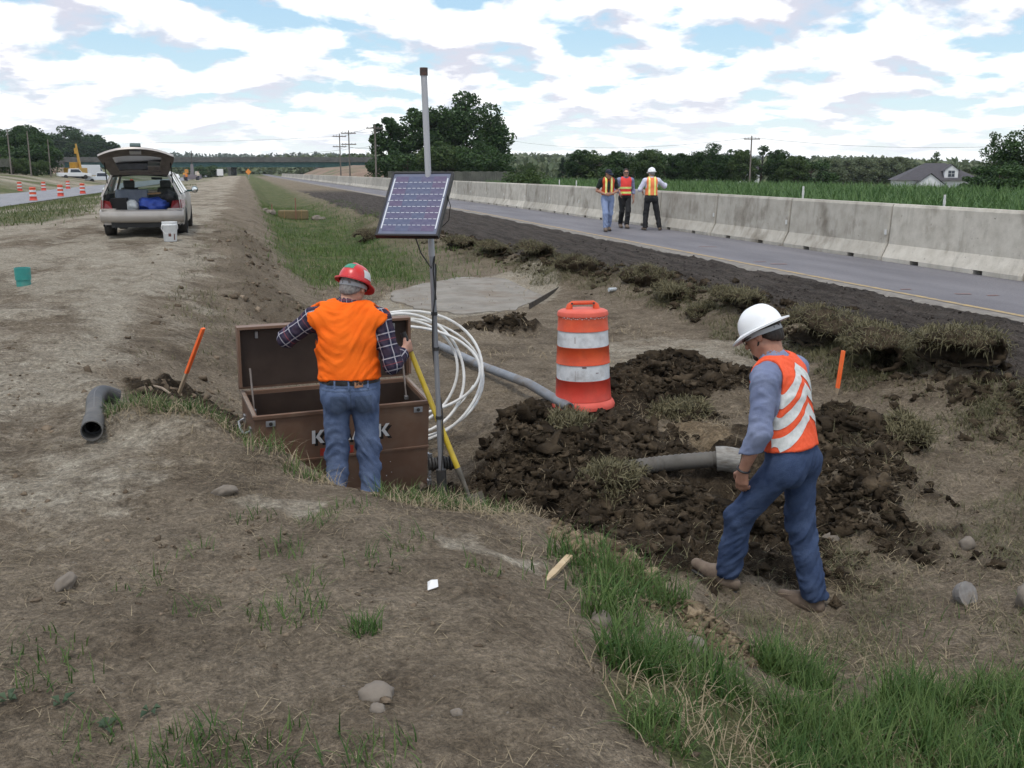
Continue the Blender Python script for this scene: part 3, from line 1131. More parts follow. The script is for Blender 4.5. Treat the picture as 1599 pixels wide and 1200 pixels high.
def make_person(name, loc, rz, P_, label, group=None, res=.0075, skin=SKIN, s_hair=None, hat=None, shirt=None, pants=None,
                vest=None, shoe=None, sleeve="long", build=1.0, beard=None):
    root = empty(name, loc, rz, label, "person", group)
    J = P_
    lean = J.get("lean", 0.0)
    TR = rotm(lean, J.get("tyaw", 0.0))
    H = rotm(J["head"][0], J["head"][1], J["head"][2] if len(J["head"]) > 2 else 0)
    allp = np.array([v for k, v in J.items() if isinstance(v, tuple) and k not in ("head",) and len(v) == 3 and not k.startswith("d_")])
    lo, hi = allp.min(0) - .22, allp.max(0) + .24
    lo[2] = min(lo[2], -.05)

    def torso(v, o, k=.05, sh=True):
        w_ = build
        v.ell(lerp(J["pel"], J["wst"], .0), (.165 * w_ + o, .118 * w_ + o, .135 + o), k, TR)
        v.ell(lerp(J["pel"], J["wst"], 1.), (.152 * w_ + o, .112 * w_ + o, .16 + o), k, TR)
        v.ell(J["chs"], (.172 * w_ + o, .120 * w_ + o, .19 + o), k, TR)
        if sh:
            up = lerp(J["chs"], J["nck"], .55)
            v.cone(lerp(up, J["shL"], .35), lerp(up, J["shL"], .92), .085 + o, .060 + o, k)
            v.cone(lerp(up, J["shR"], .35), lerp(up, J["shR"], .92), .085 + o, .060 + o, k)
            v.cone(lerp(J["nck"], J["chs"], .1), lerp(J["shL"], J["nck"], .15), .052 + o, .048 + o, k)
            v.cone(lerp(J["nck"], J["chs"], .1), lerp(J["shR"], J["nck"], .15), .052 + o, .048 + o, k)
    # --- body: one continuous skin
    b = Vol(lo, hi, res)
    torso(b, -.006)
    b.cone(lerp(J["nck"], J["chs"], .25), J["nck"], .062, .058, .03)
    head_vol(b, J["hd"], H, J["nck"], J.get("hs", 1.0))
    for S in "LR":
        b.cone(J["sh" + S], J["el" + S], .052, .042, .03)
        b.cone(J["el" + S], lerp(J["el" + S], J["wr" + S], .3), .042, .042, .02)
        b.cone(lerp(J["el" + S], J["wr" + S], .3), J["wr" + S], .042, .028, .02)
        fingers(b, J["wr" + S], J["d_h" + S], J["d_n" + S], J["d_t" + S], J.get("curl" + S, .35))
        b.cone(J["hp" + S], J["kn" + S], .085, .058, .04)
        b.cone(J["kn" + S], J["an" + S], .056, .038, .03)
        b.cone(J["an" + S], lerp(J["he" + S], J["to" + S], .5), .030, .018, .01)
        b.cone(lerp(J["he" + S], J["to" + S], .5), lerp(J["he" + S], J["to" + S], .9), .018, .014, .01)
    vol_obj("body", b, skin, root)
    # --- trousers
    t = Vol(lo, hi, res * 1.15)
    o = .014
    t.ell(J["pel"], (.168 * build + o, .120 * build + o, .14), .03, TR)
    t.ell(lerp(J["pel"], J["wst"], .6), (.156 * build + o, .114 * build + o, .12), .03, TR)
    for S, sx in (("L", -1), ("R", 1)):
        hp = np.array(J["hp" + S], float)
        t.ell(hp + np.array([sx * .005, -.055, -.01]), (.085, .075, .10), .05)
        t.cone(hp, J["kn" + S], .098, .078, .03)
        t.cone(J["kn" + S], J["an" + S], .076, .070, .03)
    top = np.array(lerp(J["pel"], J["wst"], .62))
    t.half(top, TR @ np.array([0, 0, 1.0]))
    for S in "LR":
        ax = np.array(J["an" + S], float) - np.array(J["kn" + S], float)
        ax /= np.linalg.norm(ax)
        # hem: cut square below the ankle, only around this leg
        w, (X, Y, Z) = t._win(np.array(J["an" + S]) - .13, np.array(J["an" + S]) + .13)
        c = np.array(J["an" + S]) + ax * .035
        d = (X - c[0]) * ax[0] + (Y - c[1]) * ax[1] + (Z - c[2]) * ax[2]
        t.g[w] = np.maximum(t.g[w], d)
    bones = [(J["hp" + S], J["kn" + S], .09) for S in "LR"] + [(J["kn" + S], J["an" + S], .07) for S in "LR"]
    zk = .5 * (J["knL"][2] + J["knR"][2])
    tr = vol_obj("trousers", t, pants, root, fold=.020, foldf=(6, 6, 12), seed=J.get("seed", 1), bones=bones,
                 mask=lambda V: np.where(V[:, 2] < zk + .12, 1.15, .6))
    # --- shirt
    s_ = Vol(lo, hi, res * 1.1)
    torso(s_, .012)
    bot = np.array(lerp(J["pel"], J["wst"], .45))
    for S in "LR":
        s_.cone(J["sh" + S], J["el" + S], .072, .062, .035)
        if sleeve == "long":
            e = lerp(J["el" + S], J["wr" + S], .62)
            s_.cone(J["el" + S], e, .064, .056, .02)
            s_.cone(lerp(J["el" + S], J["wr" + S], .55), e, .060, .060, .004)
        elif sleeve == "short":
            w, (X, Y, Z) = s_._win(np.array(J["el" + S]) - .1, np.array(J["el" + S]) + .1)
            ax = np.array(J["el" + S]) - np.array(J["sh" + S])
            ax = ax / np.linalg.norm(ax)
            c = lerp(J["sh" + S], J["el" + S], .75)
            s_.g[w] = np.maximum(s_.g[w], (X - c[0]) * ax[0] + (Y - c[1]) * ax[1] + (Z - c[2]) * ax[2])
    s_.half(bot, -(TR @ np.array([0, 0, 1.0])))
    s_.cone(J["nck"], lerp(J["nck"], J["hd"], .55), .050, .058, .0, "s")
    nk = np.array(J["nck"])
    nd = np.array(J["hd"]) - nk
    nd = nd / np.linalg.norm(nd)
    s_.cone(nk - nd * .02, nk + nd * .035, .078, .070, .02)
    s_.cone(nk + nd * .015, nk + nd * .13, .060, .066, .0, "s")
    sb = [(J["shL"], J["elL"], .065), (J["shR"], J["elR"], .065), (J["elL"], J["wrL"], .055), (J["elR"], J["wrR"], .055),
          (J["pel"], J["nck"], .16)]
    vol_obj("shirt", s_, shirt, root, fold=.012, foldf=(9, 9, 16), seed=J.get("seed", 1) + 5, bones=sb)
    # --- vest
    ve = None
    if vest is not None:
        v = Vol(lo, hi, res)
        torso(v, vest.get("off", .027), k=.055)
        hem = np.array(lerp(J["pel"], J["wst"], vest.get("hem", .55)))
        v.half(hem, -(TR @ np.array([0, 0, 1.0])))
        for S in "LR":
            a = np.array(J["sh" + S])
            e = np.array(J["el" + S])
            c = np.array(lerp(J["chs"], J["nck"], .5))
            inw = (c - a) / np.linalg.norm(c - a)
            dn = (e - a) / np.linalg.norm(e - a)
            v.cone(a + inw * .005 + np.array([0, 0, .05]), a + inw * .0 + np.array([0, 0, -.14]), .078 * vest.get("arm", 1), .085 * vest.get("arm", 1), .02, "s")
            v.cone(a + inw * .0, a + dn * .3, .092 * vest.get("arm", 1), .09 * vest.get("arm", 1), .02, "s")
        v.cone(nk - nd * .0, nk + nd * .2, .088, .10, .015, "s")
        if vest.get("open", True):
            f = TR @ np.array([0, 1.0, 0])
            for q in np.linspace(0, 1, 9):
                cc = np.array(lerp(hem - np.array([0, 0, .05]), nk, q)) + f * .17
                v.ell(cc, (.03 + .05 * q, .09, .06), .0, TR, "s")
        ve = vol_obj("safety_vest", v, vest["mat"], root, fold=vest.get("fold", .010), foldf=(5, 5, 9), seed=J.get("seed", 1) + 9)
    # --- shoes
    for S in "LR":
        an, to = np.array(J["an" + S], float), np.array(J["to" + S], float)
        f = to - an
        fz = f.copy()
        fz /= np.linalg.norm(fz)
        he = np.array(J["he" + S], float)
        sv = Vol(np.minimum(np.minimum(an, to), he) - .12, np.maximum(np.maximum(an, to), he) + .12, min(res, .009))
        sv.cone(he, lerp(he, to, .55), .038, .042, .02)
        sv.cone(lerp(he, to, .55), to, .044, .036, .02)
        sv.cone(an, lerp(he, to, .25), .050, .050, .03)
        sv.cone(an, lerp(he, to, .62), .046, .040, .03)
        up = np.cross(np.cross(to - he, [0, 0, 1.0]), to - he)
        up /= np.linalg.norm(up)
        sv.half(he - up * .036, -up)
        sh = vol_obj("shoe", sv, shoe, root)
        so = Vol(np.minimum(to, he) - .12, np.maximum(to, he) + .12, min(res, .009))
        so.cone(he - up * .03, lerp(he, to, .55) - up * .03, .043, .048, .01)
        so.cone(lerp(he, to, .55) - up * .03, to - up * .03, .048, .041, .01)
        so.half(he - up * .028, up)
        so.half(he - up * .046, -up)
        vol_obj("sole", so, BLACK_RUBBER, sh)
    # --- hair
    c = np.array(J["hd"], float)
    hs = J.get("hs", 1.0)
    hd_pt = lambda p: c + H @ (np.array(p, float) * hs)
    if s_hair is not None:
        hv = Vol(c - .2, c + .2, min(res, .008))
        hv.ell(hd_pt((0, -.020, .036)), np.array((.083, .103, .097)) * hs, .01, H)
        hv.ell(hd_pt((0, -.055, -.028)), np.array((.070, .058, .062)) * hs, .03, H)
        hv.half(hd_pt((0, .055, .05)), H @ np.array([0, .8, -.9]))
        hv.half(hd_pt((0, .022, .0)), H @ np.array([0, 1.0, -.45]))
        for sx in (-1, 1):
            hv.ell(hd_pt((sx * .085, .0, -.012)), np.array((.024, .030, .036)) * hs, .01, H, "s")
        hv.half(hd_pt((0, -.06, -.078)), H @ np.array([0, .2, -1.0]))
        vol_obj("hair", hv, s_hair, root, fold=.006, foldf=(60, 60, 25))
    if beard is not None:
        bv = Vol(c - .2, c + .2, min(res, .008))
        bv.cone(hd_pt((-.066, .012, -.035)), hd_pt((-.022, .066, -.100)), .008 * hs, .021 * hs, .02)
        bv.cone(hd_pt((.066, .012, -.035)), hd_pt((.022, .066, -.100)), .008 * hs, .021 * hs, .02)
        bv.cone(hd_pt((-.02, .073, -.100)), hd_pt((.02, .073, -.100)), .023 * hs, .023 * hs, .02)
        bv.cone(hd_pt((-.022, .090, -.052)), hd_pt((.022, .090, -.052)), .008 * hs, .008 * hs, .01)
        vol_obj("beard", bv, beard, root, fold=.004, foldf=(70, 70, 50))
    # --- hat
    if hat is not None:
        kind = hat["kind"]
        hb = MB()
        n = 48
        rings = []
        for i in range(11):
            e = i / 10 * math.pi / 2
            rr, zz = math.cos(e) ** .8 if i < 10 else 0.0, math.sin(e)
            rings.append((rr, zz))
        base = Vector((0, -.012, .045))
        Hm = Matrix(H.tolist())
        C = Vector(c)
        rx, ry, rz_ = .107 * hs, .128 * hs, .118 * hs
        if kind == "cap":
            rx, ry, rz_ = .088 * hs, .106 * hs, .082 * hs
        pts, fs = [], []
        prof = []
        front = hat.get("visor", .055)
        back = hat.get("back", .020)
        for k in range(n):
            a = 2 * math.pi * k / n
            ca, sa = math.cos(a), math.sin(a)          # sa>0 is the front
            br = .012 + (front * max(0, sa) ** 2.2 + back * max(0, -sa) ** 1.5 + (.010 if kind != "cap" else -.010) * abs(ca))
            col_ = [(rx * ca * (1 + br / rx) * .985, ry * sa * (1 + br / ry) * .985, -.012 - .35 * br * max(0, sa) - .006)]
            col_ += [(rx * ca * (1 + br / rx), ry * sa * (1 + br / ry), -.008 - .35 * br * max(0, sa))]
            for rr, zz in rings:
                ridge = 0.0
                if kind != "cap":
                    ridge = .006 * math.exp(-(rr * ca / .10) ** 2) * zz ** .5 + .004 * math.exp(-((abs(rr * ca) - .33) / .08) ** 2) * (zz ** .5) * (1 - zz)
                col_.append((rx * rr * ca, ry * rr * sa, rz_ * zz + ridge * 1.3))
            for rr, zz in ((.97, 0.10), (.94, .0), (.95, -.03)):
                pass
            prof.append(col_)
        m = len(prof[0])
        for k in range(n):
            for q in prof[k]:
                pts.append(C + Hm @ ((Vector(q) * 1.0) + base * hs))
        for k in range(n):
            kk = (k + 1) % n
            for j in range(m - 1):
                fs.append((k * m + j, kk * m + j, kk * m + j + 1, k * m + j + 1))
        # inner shell
        b0 = len(pts)
        for k in range(n):
            for j, q in enumerate(prof[k]):
                if j == 0:
                    pts.append(C + Hm @ (Vector((q[0] * .99, q[1] * .99, q[2])) + base * hs))
                else:
                    pts.append(C + Hm @ (Vector((prof[k][j][0] * .965 if j > 1 else rx * .965 * math.cos(2 * math.pi * k / n), prof[k][j][1] * .965 if j > 1 else ry * .965 * math.sin(2 * math.pi * k / n), prof[k][j][2] * .955 - (.004 if j > 1 else .004))) + base * hs))
        for k in range(n):
            kk = (k + 1) % n
            for j in range(m - 1):
                fs.append((b0 + k * m + j, b0 + k * m + j + 1, b0 + kk * m + j + 1, b0 + kk * m + j))
        ho = hb.add(pts, fs).build("hard_hat" if kind != "cap" else "cap", hat["mat"], root, smooth=True, angle=55, fixn=False)
        if kind != "cap":
            bd = MB()
            ring = [C + Hm @ (Vector((rx * .86 * math.cos(a), ry * .86 * math.sin(a), -.018 - .012 * max(0, -math.sin(a)))) + base * hs) for a in np.linspace(0, 2 * math.pi, 28, endpoint=False)]
            ring2 = [q - (Hm @ Vector((0, 0, .026))) for q in ring]
            nn = len(ring)
            bd.add(ring + ring2, [(i, (i + 1) % nn, nn + (i + 1) % nn, nn + i) for i in range(nn)])
            bd.build("head_band", hat.get("band", mat("grey plastic band", (.35, .36, .37), rough=.5)), ho, smooth=True)
        root["_hat"] = ho.name
    root["_vest"] = ve.name if ve else ""
    root["_trousers"] = tr.name
    return root, H, TR


def stick_tube(name, pts, r, mt, parent=None, n=10):
    return MB().tube(pts, r, n).build(name, mt, parent, smooth=True)


def denim(name, c1, c2):
    m = mat(name, c1, c2, 9, .9, spec=.12, contrast=(.3, .72), detail=8, bump=.5, bscale=180)
    return m


def plaid(name):
    m = bpy.data.materials.new(name)
    m.use_nodes = True
    nt = m.node_tree
    bs = nt.nodes["Principled BSDF"]
    bs.inputs["Roughness"].default_value = .9
    bs.inputs["Specular IOR Level"].default_value = .1
    uv = node(nt, "ShaderNodeUVMap")
    sp = node(nt, "ShaderNodeSeparateXYZ")
    nt.links.new(uv.outputs[0], sp.inputs[0])

    def bands(s, period, off, w):
        f = fmath(nt, "FRACT", fmath(nt, "ADD", fmath(nt, "DIVIDE", s, period), off))
        d = fmath(nt, "ABSOLUTE", fmath(nt, "SUBTRACT", f, .5))
        return fmath(nt, "LESS_THAN", d, w)
    col = None
    u, v = sp.outputs[0], sp.outputs[1]
    wu, wv = bands(u, .085, 0, .25), bands(v, .085, .1, .25)
    k = fmath(nt, "MULTIPLY", fmath(nt, "ADD", wu, wv), .5)
    col = mixc(nt, k, (.022, .022, .045), (.055, .040, .062))
    tu, tv = bands(u, .085, .5, .045), bands(v, .085, .6, .045)
    col = mixc(nt, fmath(nt, "MULTIPLY", tu, .75), col, (.42, .40, .44))
    col = mixc(nt, fmath(nt, "MULTIPLY", tv, .75), col, (.42, .40, .44))
    ru = bands(u, .17, .25, .02)
    col = mixc(nt, fmath(nt, "MULTIPLY", ru, .6), col, (.25, .07, .08))
    nt.links.new(col, bs.inputs["Base Color"])
    return m


SHOE = mat("brown leather shoe", (.11, .080, .058), (.19, .145, .11), 14, .8, bump=.2)
DENIM_LIGHT = denim("light denim", (.070, .102, .190), (.155, .205, .325))
DENIM_DARK = denim("dark denim", (.026, .042, .090), (.066, .096, .175))
ORANGE = mat("orange vest cloth", (.86, .125, .010), (.95, .17, .016), 4, .8, spec=.1, bump=.35, bscale=220)
REDORANGE = mat("red orange vest mesh", (.78, .095, .035), (.86, .13, .055), 60, .75, spec=.2)
SILVER = mat("silver reflective tape", (.50, .52, .50), (.70, .71, .70), 26, .45, spec=.6)
LIME = mat("lime reflective tape", (.72, .80, .16), (.85, .86, .35), 12, .5)
BLACK_CLOTH = mat("black cloth", (.012, .012, .014), (.022, .022, .024), 8, .85)
BLUE_SHIRT = mat("blue cotton shirt", (.165, .195, .305), (.235, .27, .39), 6, .9, spec=.1, bump=.4, bscale=200)
HAIR_DARK = mat("dark hair", (.012, .009, .007), (.03, .022, .017), 60, .6)
HAIR_GREY = mat("grey hair", (.13, .12, .115), (.25, .24, .23), 70, .7)


def build_people():
    # ---- man in the white hard hat, walking through the ditch
    J = dict(pel=(0, 0, .955), wst=(0, .025, 1.09), chs=(0, .075, 1.27), nck=(0, .135, 1.475), hd=(0, .215, 1.615),
             head=(R(30), R(4), 0), lean=R(9),
             shL=(-.195, .095, 1.405), elL=(-.265, .075, 1.125), wrL=(-.235, .175, .885), shR=(.195, .095, 1.405), elR=(.255, .06, 1.12), wrR=(.245, .16, .885),
             d_hL=(.12, .12, -1), d_nL=(1, .15, .1), d_tL=(.1, 1, .1), curlL=.42,
             d_hR=(-.1, .15, -1), d_nR=(-1, .1, .1), d_tR=(-.1, 1, .1), curlR=.45,
             hpL=(-.095, .01, .90), knL=(-.11, .245, .56), anL=(-.105, .30, .215), toL=(-.12, .50, .205), heL=(-.105, .255, .135),
             hpR=(.095, -.01, .90), knR=(.105, -.04, .50), anR=(.11, -.15, .115), toR=(.13, .055, .045), heR=(.11, -.175, .045), seed=3)
    root, H, TR = make_person("person", (2.90, 4.80, -.735), R(36), J, "man in white hard hat and striped orange vest walking through the ditch",
                              res=.0074, skin=SKIN_T, s_hair=HAIR_DARK, beard=HAIR_DARK,
                              hat=dict(kind="hard", mat=mat("white plastic", (.80, .81, .82), rough=.3, spec=.5), visor=.05, back=.03),
                              shirt=BLUE_SHIRT, pants=DENIM_DARK, vest=dict(mat=REDORANGE, hem=.35, open=True), shoe=SHOE, build=1.0)
    ve = bpy.data.objects[root["_vest"]]
    cx = np.array(J["chs"])
    up = TR @ np.array([0, 0, 1.0])
    rt = TR @ np.array([1.0, 0, 0])
    bk = TR @ np.array([0, -1.0, 0])
    # chevrons on the back: bands between planes sloping down from the spine
    for i in range(3):
        top = cx + up * (.20 - .112 * i)
        for sg in (-1, 1):
            sl = up * 1.0 + rt * sg * .95
            pl = [(tuple(top), tuple(sl)), (tuple(top - up * .070), tuple(-sl)), (tuple(cx + bk * .0), tuple(-bk)), (tuple(cx), tuple(-rt * sg)),
                  (tuple(cx + rt * sg * .185), tuple(rt * sg))]
            patch(ve, pl, .0035, "reflective_stripe", SILVER, root)
    for sg in (-1, 1):                 # front tape
        for (a, b_) in ((-.02, -.09), (-.17, -.24)):
            patch(ve, [(tuple(cx + up * a), tuple(up)), (tuple(cx + up * b_), tuple(-up)), (tuple(cx - bk * .04), tuple(bk)), (tuple(cx), tuple(-rt * sg))], .0035, "reflective_stripe", SILVER, root)
    # watch
    w = Vector(J["wrL"])
    d = Vector((.09, .32, -.94)).normalized()
    x = d.orthogonal().normalized()
    y = d.cross(x)
    MB().tube([w + d * -.005 + (x * math.cos(a) + y * math.sin(a)) * .034 for a in np.linspace(0, 2 * math.pi, 16, endpoint=False)], .007, 6, closed=True).build("wristwatch", mat("black watch strap", (.02, .02, .022), rough=.5), root, smooth=True)
    # spectacles
    g = MB()
    hp = lambda p: Vector(np.array(J["hd"]) + H @ np.array(p, float))
    for sx in (-1, 1):
        g.tube([hp((sx * .033 + .021 * math.cos(a), .104 - .006 * abs(math.cos(a)), .004 + .017 * math.sin(a))) for a in np.linspace(0, 2 * math.pi, 14, endpoint=False)], .0025, 5, closed=True)
        g.tube([hp((sx * .054, .100, .010)), hp((sx * .082, .04, .012)), hp((sx * .086, -.02, .008))], .003, 5)
    g.tube([hp((-.012, .108, .008)), hp((.012, .108, .008))], .003, 5)
    g.build("spectacles", mat("dark spectacle frame", (.03, .02, .015), rough=.4), root, smooth=True)

    # ---- man in the orange vest at the tool chest
    J = dict(pel=(0, 0, .965), wst=(0, .01, 1.10), chs=(-.005, .03, 1.30), nck=(0, .06, 1.535), hd=(.05, .105, 1.648),
             head=(R(24), R(-30), R(4)), lean=R(4), hs=.99,
             shL=(-.225, .02, 1.455), elL=(-.415, .09, 1.315), wrL=(-.34, .36, 1.36), shR=(.225, .01, 1.44), elR=(.295, -.05, 1.135), wrR=(.385, .16, 1.195),
             d_hL=(.1, .9, -.1), d_nL=(0, -.2, -1), d_tL=(1, .2, 0), curlL=.5,
             d_hR=(.62, .70, .22), d_nR=(-.55, .75, -.1), d_tR=(-.2, -.1, 1), curlR=.85,
             hpL=(-.095, 0, .91), knL=(-.105, .03, .51), anL=(-.12, -.02, .11), toL=(-.14, .19, .045), heL=(-.12, -.05, .045),
             hpR=(.095, 0, .91), knR=(.115, .025, .51), anR=(.125, -.03, .11), toR=(.16, .175, .045), heR=(.125, -.06, .045), seed=12)
    root, H, TR = make_person("person", (.63, 6.74, -.655), R(-5), J, "man in bright orange vest and red hard hat leaning over the tool chest",
                              res=.0082, s_hair=HAIR_GREY, skin=SKIN,
                              hat=dict(kind="hard", mat=mat("red plastic", (.50, .022, .028), (.60, .04, .04), 6, .3, spec=.5), visor=.05, back=.012),
                              shirt=plaid("dark plaid flannel"), pants=DENIM_LIGHT, vest=dict(mat=ORANGE, hem=.55, open=True, fold=.018, arm=.80, off=.034), shoe=SHOE, build=1.15)
    tr = bpy.data.objects[root["_trousers"]]
    pz = J["pel"][2]
    POCK = denim("pocket denim", (.060, .085, .145), (.125, .165, .25))
    for (x0, x1) in ((-.135, -.025), (.03, .14)):
        z0, z1 = pz - .155, pz - .02
        patch(tr, [((0, 0, z1), (0, 0, 1)), ((0, 0, z0), (0, 0, -1)), ((x0, 0, 0), (-1, 0, 0)), ((x1, 0, 0), (1, 0, 0)), ((0, -.03, 0), (0, 1, 0)),
                   (((x0 + x1) / 2, 0, z0 - .0), (.45, 0, -1)), (((x0 + x1) / 2, 0, z0), (-.45, 0, -1))], .004, "back_pocket", POCK, root)
    zb = J["pel"][2] + .62 * (J["wst"][2] - J["pel"][2])
    patch(tr, [((0, 0, zb - .045), (0, 0, -1)), ((0, 0, zb - .004), (0, 0, 1))], .004, "waistband", DENIM_LIGHT, root)
    patch(tr, [((0, 0, zb - .045), (0, 0, -1)), ((0, 0, zb - .006), (0, 0, 1)), ((.03, 0, 0), (-1, 0, 0)), ((.085, 0, 0), (1, 0, 0)), ((0, -.03, 0), (0, 1, 0))], .007, "leather_patch",
          mat("tan leather", (.30, .15, .085), rough=.8), root)
    patch(tr, [((0, 0, zb - .030), (0, 0, -1)), ((0, 0, zb - .001), (0, 0, 1))], .007, "belt", mat("black leather belt", (.015, .013, .012), rough=.5), root)
    for lx in (-.10, -.01, .115):
        patch(tr, [((0, 0, zb - .055), (0, 0, -1)), ((lx - .006, 0, 0), (-1, 0, 0)), ((lx + .006, 0, 0), (1, 0, 0)), ((0, -.03, 0), (0, 1, 0))], .010, "belt_loop", DENIM_LIGHT, root)
    for (x0, x1, z0, z1) in ((-.004, .004, pz - .22, zb - .04), (-.19, .19, pz + .012, pz + .018)):
        patch(tr, [((x0, 0, 0), (-1, 0, 0)), ((x1, 0, 0), (1, 0, 0)), ((0, 0, z0), (0, 0, -1)), ((0, 0, z1), (0, 0, 1)), ((0, -.03, 0), (0, 1, 0))], .0025, "seam", POCK, root)
    # stickers on the hat
    ho = bpy.data.objects[root["_hat"]]
    hp = lambda p: Vector(np.array(J["hd"]) + H @ np.array(p, float))
    hv = lambda p: Vector(H @ np.array(p, float))
    green = mat("green sticker", (.03, .20, .12), (.05, .30, .19), 30, .5)
    white = mat("white sticker", (.6, .62, .62), rough=.5)
    patch(ho, [(hp((-.045, 0, .0)), hv((-1, 0, 0))), (hp((.03, 0, 0)), hv((1, 0, 0))), (hp((0, 0, .105)), hv((0, 0, -1))), (hp((0, 0, .145)), hv((0, 0, 1))), (hp((0, -.03, 0)), hv((0, 1, 0)))], .002, "sticker", green, root)
    patch(ho, [(hp((.055, 0, .0)), hv((-1, 0, 0))), (hp((0, 0, .065)), hv((0, 0, -1))), (hp((0, 0, .12)), hv((0, 0, 1))), (hp((0, .03, 0)), hv((0, 1, 0))), (hp((0, -.06, 0)), hv((0, -1, 0)))], .002, "sticker", white, root)
    patch(ho, [(hp((-.06, 0, .0)), hv((1, 0, 0))), (hp((0, 0, .085)), hv((0, 0, -1))), (hp((0, 0, .115)), hv((0, 0, 1))), (hp((0, .0, 0)), hv((0, 1, 0))), (hp((0, -.06, 0)), hv((0, -1, 0)))], .002, "sticker", BLACK_CLOTH, root)

    # ---- three men on the road
    def base(**kw):
        d = dict(pel=(0, 0, .955), wst=(0, .0, 1.09), chs=(0, .01, 1.28), nck=(0, .03, 1.49), hd=(0, .06, 1.635), head=(R(4), 0, 0), lean=0.0,
                 shL=(-.20, 0, 1.42), elL=(-.27, -.02, 1.13), wrL=(-.27, .08, .89), shR=(.20, 0, 1.42), elR=(.27, -.02, 1.13), wrR=(.27, .08, .89),
                 d_hL=(0, .15, -1), d_nL=(1, 0, 0), d_tL=(0, 1, 0), d_hR=(0, .15, -1), d_nR=(-1, 0, 0), d_tR=(0, 1, 0),
                 hpL=(-.095, 0, .90), knL=(-.10, .10, .50), anL=(-.10, -.06, .11), toL=(-.12, .14, .05), heL=(-.10, -.09, .045),
                 hpR=(.095, 0, .90), knR=(.10, .06, .50), anR=(.10, .02, .11), toR=(.12, .23, .05), heR=(.10, -.01, .045))
        d.update(kw)
        return d
    JEANS_PALE = denim("pale washed jeans", (.20, .26, .42), (.28, .34, .50))
    J1 = base(elL=(-.30, -.06, 1.15), wrL=(-.10, .17, 1.07), d_hL=(1, .2, -.1), d_nL=(0, -1, 0), d_tL=(0, 0, 1), elR=(.30, -.06, 1.15), wrR=(.10, .17, 1.05),
              d_hR=(-1, .2, -.1), d_nR=(0, -1, 0), d_tR=(0, 0, 1), hd=(0, .08, 1.62), head=(R(14), R(25), 0),
              knR=(.09, .17, .51), anR=(.08, .16, .115), toR=(.10, .36, .05), heR=(.08, .13, .045), knL=(-.09, -.03, .50), anL=(-.09, -.24, .13), toL=(-.10, -.04, .05), heL=(-.09, -.27, .06), seed=21)
    r1, H, TR = make_person("person", (10.03, 27.2, .006), R(172), J1, "man in dark cap, dark shirt and pale jeans walking on the road", "men on the road", res=.012, skin=SKIN_T,
                            s_hair=HAIR_DARK, hat=dict(kind="cap", mat=mat("navy cap", (.012, .016, .03), rough=.8), visor=.07, back=.0), shirt=mat("dark green shirt", (.012, .02, .016), (.02, .03, .024), 8, .9),
                            pants=JEANS_PALE, vest=dict(mat=mat("dark orange vest", (.55, .07, .02), rough=.7), hem=.55), shoe=SHOE, sleeve="short")
    vest_bars(r1, J1, TR, LIME, vert=True)
    J2 = base(hd=(0, .06, 1.64), head=(R(2), R(-12), 0), elR=(.29, -.03, 1.15), wrR=(.20, .16, 1.06), elL=(-.27, -.05, 1.12), wrL=(-.25, .06, .88),
              knL=(-.06, .16, .51), anL=(-.03, .12, .115), toL=(-.03, .32, .05), heL=(-.03, .09, .045), knR=(.08, .0, .50), anR=(.06, -.22, .13), toR=(.07, -.02, .05), heR=(.06, -.25, .06), seed=33)
    r2, H, TR = make_person("person", (11.06, 28.5, .006), R(176), J2, "bareheaded man with sunglasses and red vest, middle of the three on the road", "men on the road", res=.012, skin=SKIN_T,
                            s_hair=HAIR_DARK, shirt=mat("grey blue shirt", (.16, .18, .30), (.22, .24, .37), 8, .9), pants=BLACK_CLOTH,
                            vest=dict(mat=mat("coral red vest", (.80, .06, .05), rough=.7), hem=.2, open=False), shoe=SHOE)
    vest_bars(r2, J2, TR, LIME, vert=False)
    hp = lambda p: Vector(np.array(J2["hd"]) + H @ np.array(p, float))
    MB().tube([hp((-.085, .02, .012)), hp((-.055, .098, .008)), hp((0, .108, .008)), hp((.055, .098, .008)), hp((.085, .02, .012))], [.006, .015, .010, .015, .006], 6).build("sunglasses", mat("sunglasses", (.01, .01, .01), rough=.2), r2, smooth=True)
    J3 = base(head=(R(5), R(20), 0), elL=(-.34, .0, 1.17), wrL=(-.22, .22, 1.16), elR=(.40, .08, 1.26), wrR=(.46, .30, 1.32), d_hR=(.3, .9, .2),
              hpL=(-.10, 0, .90), knL=(-.14, .02, .50), anL=(-.16, -.03, .11), toL=(-.2, .17, .05), heL=(-.16, -.06, .045),
              hpR=(.10, 0, .90), knR=(.19, .03, .50), anR=(.26, -.03, .11), toR=(.33, .16, .05), heR=(.26, -.06, .045), seed=44)
    r3, H, TR = make_person("person", (11.43, 27.35, .006), R(-12), J3, "man in white hard hat and black trousers seen from behind on the road", "men on the road", res=.012,
                            s_hair=HAIR_GREY, hat=dict(kind="hard", mat=mat("white plastic", (.8, .8, .8)), visor=.05, back=.02), shirt=mat("pale lilac shirt", (.55, .56, .68), (.62, .63, .74), 8, .9),
                            pants=BLACK_CLOTH, vest=dict(mat=mat("salmon orange vest", (.80, .20, .07), (.86, .26, .10), 9, .7), hem=.4), shoe=SHOE, sleeve="long")
    vest_bars(r3, J3, TR, LIME, vert=True)
    for o in bpy.data.objects:
        for k in ("_hat", "_vest", "_trousers"):
            if k in o:
                del o[k]


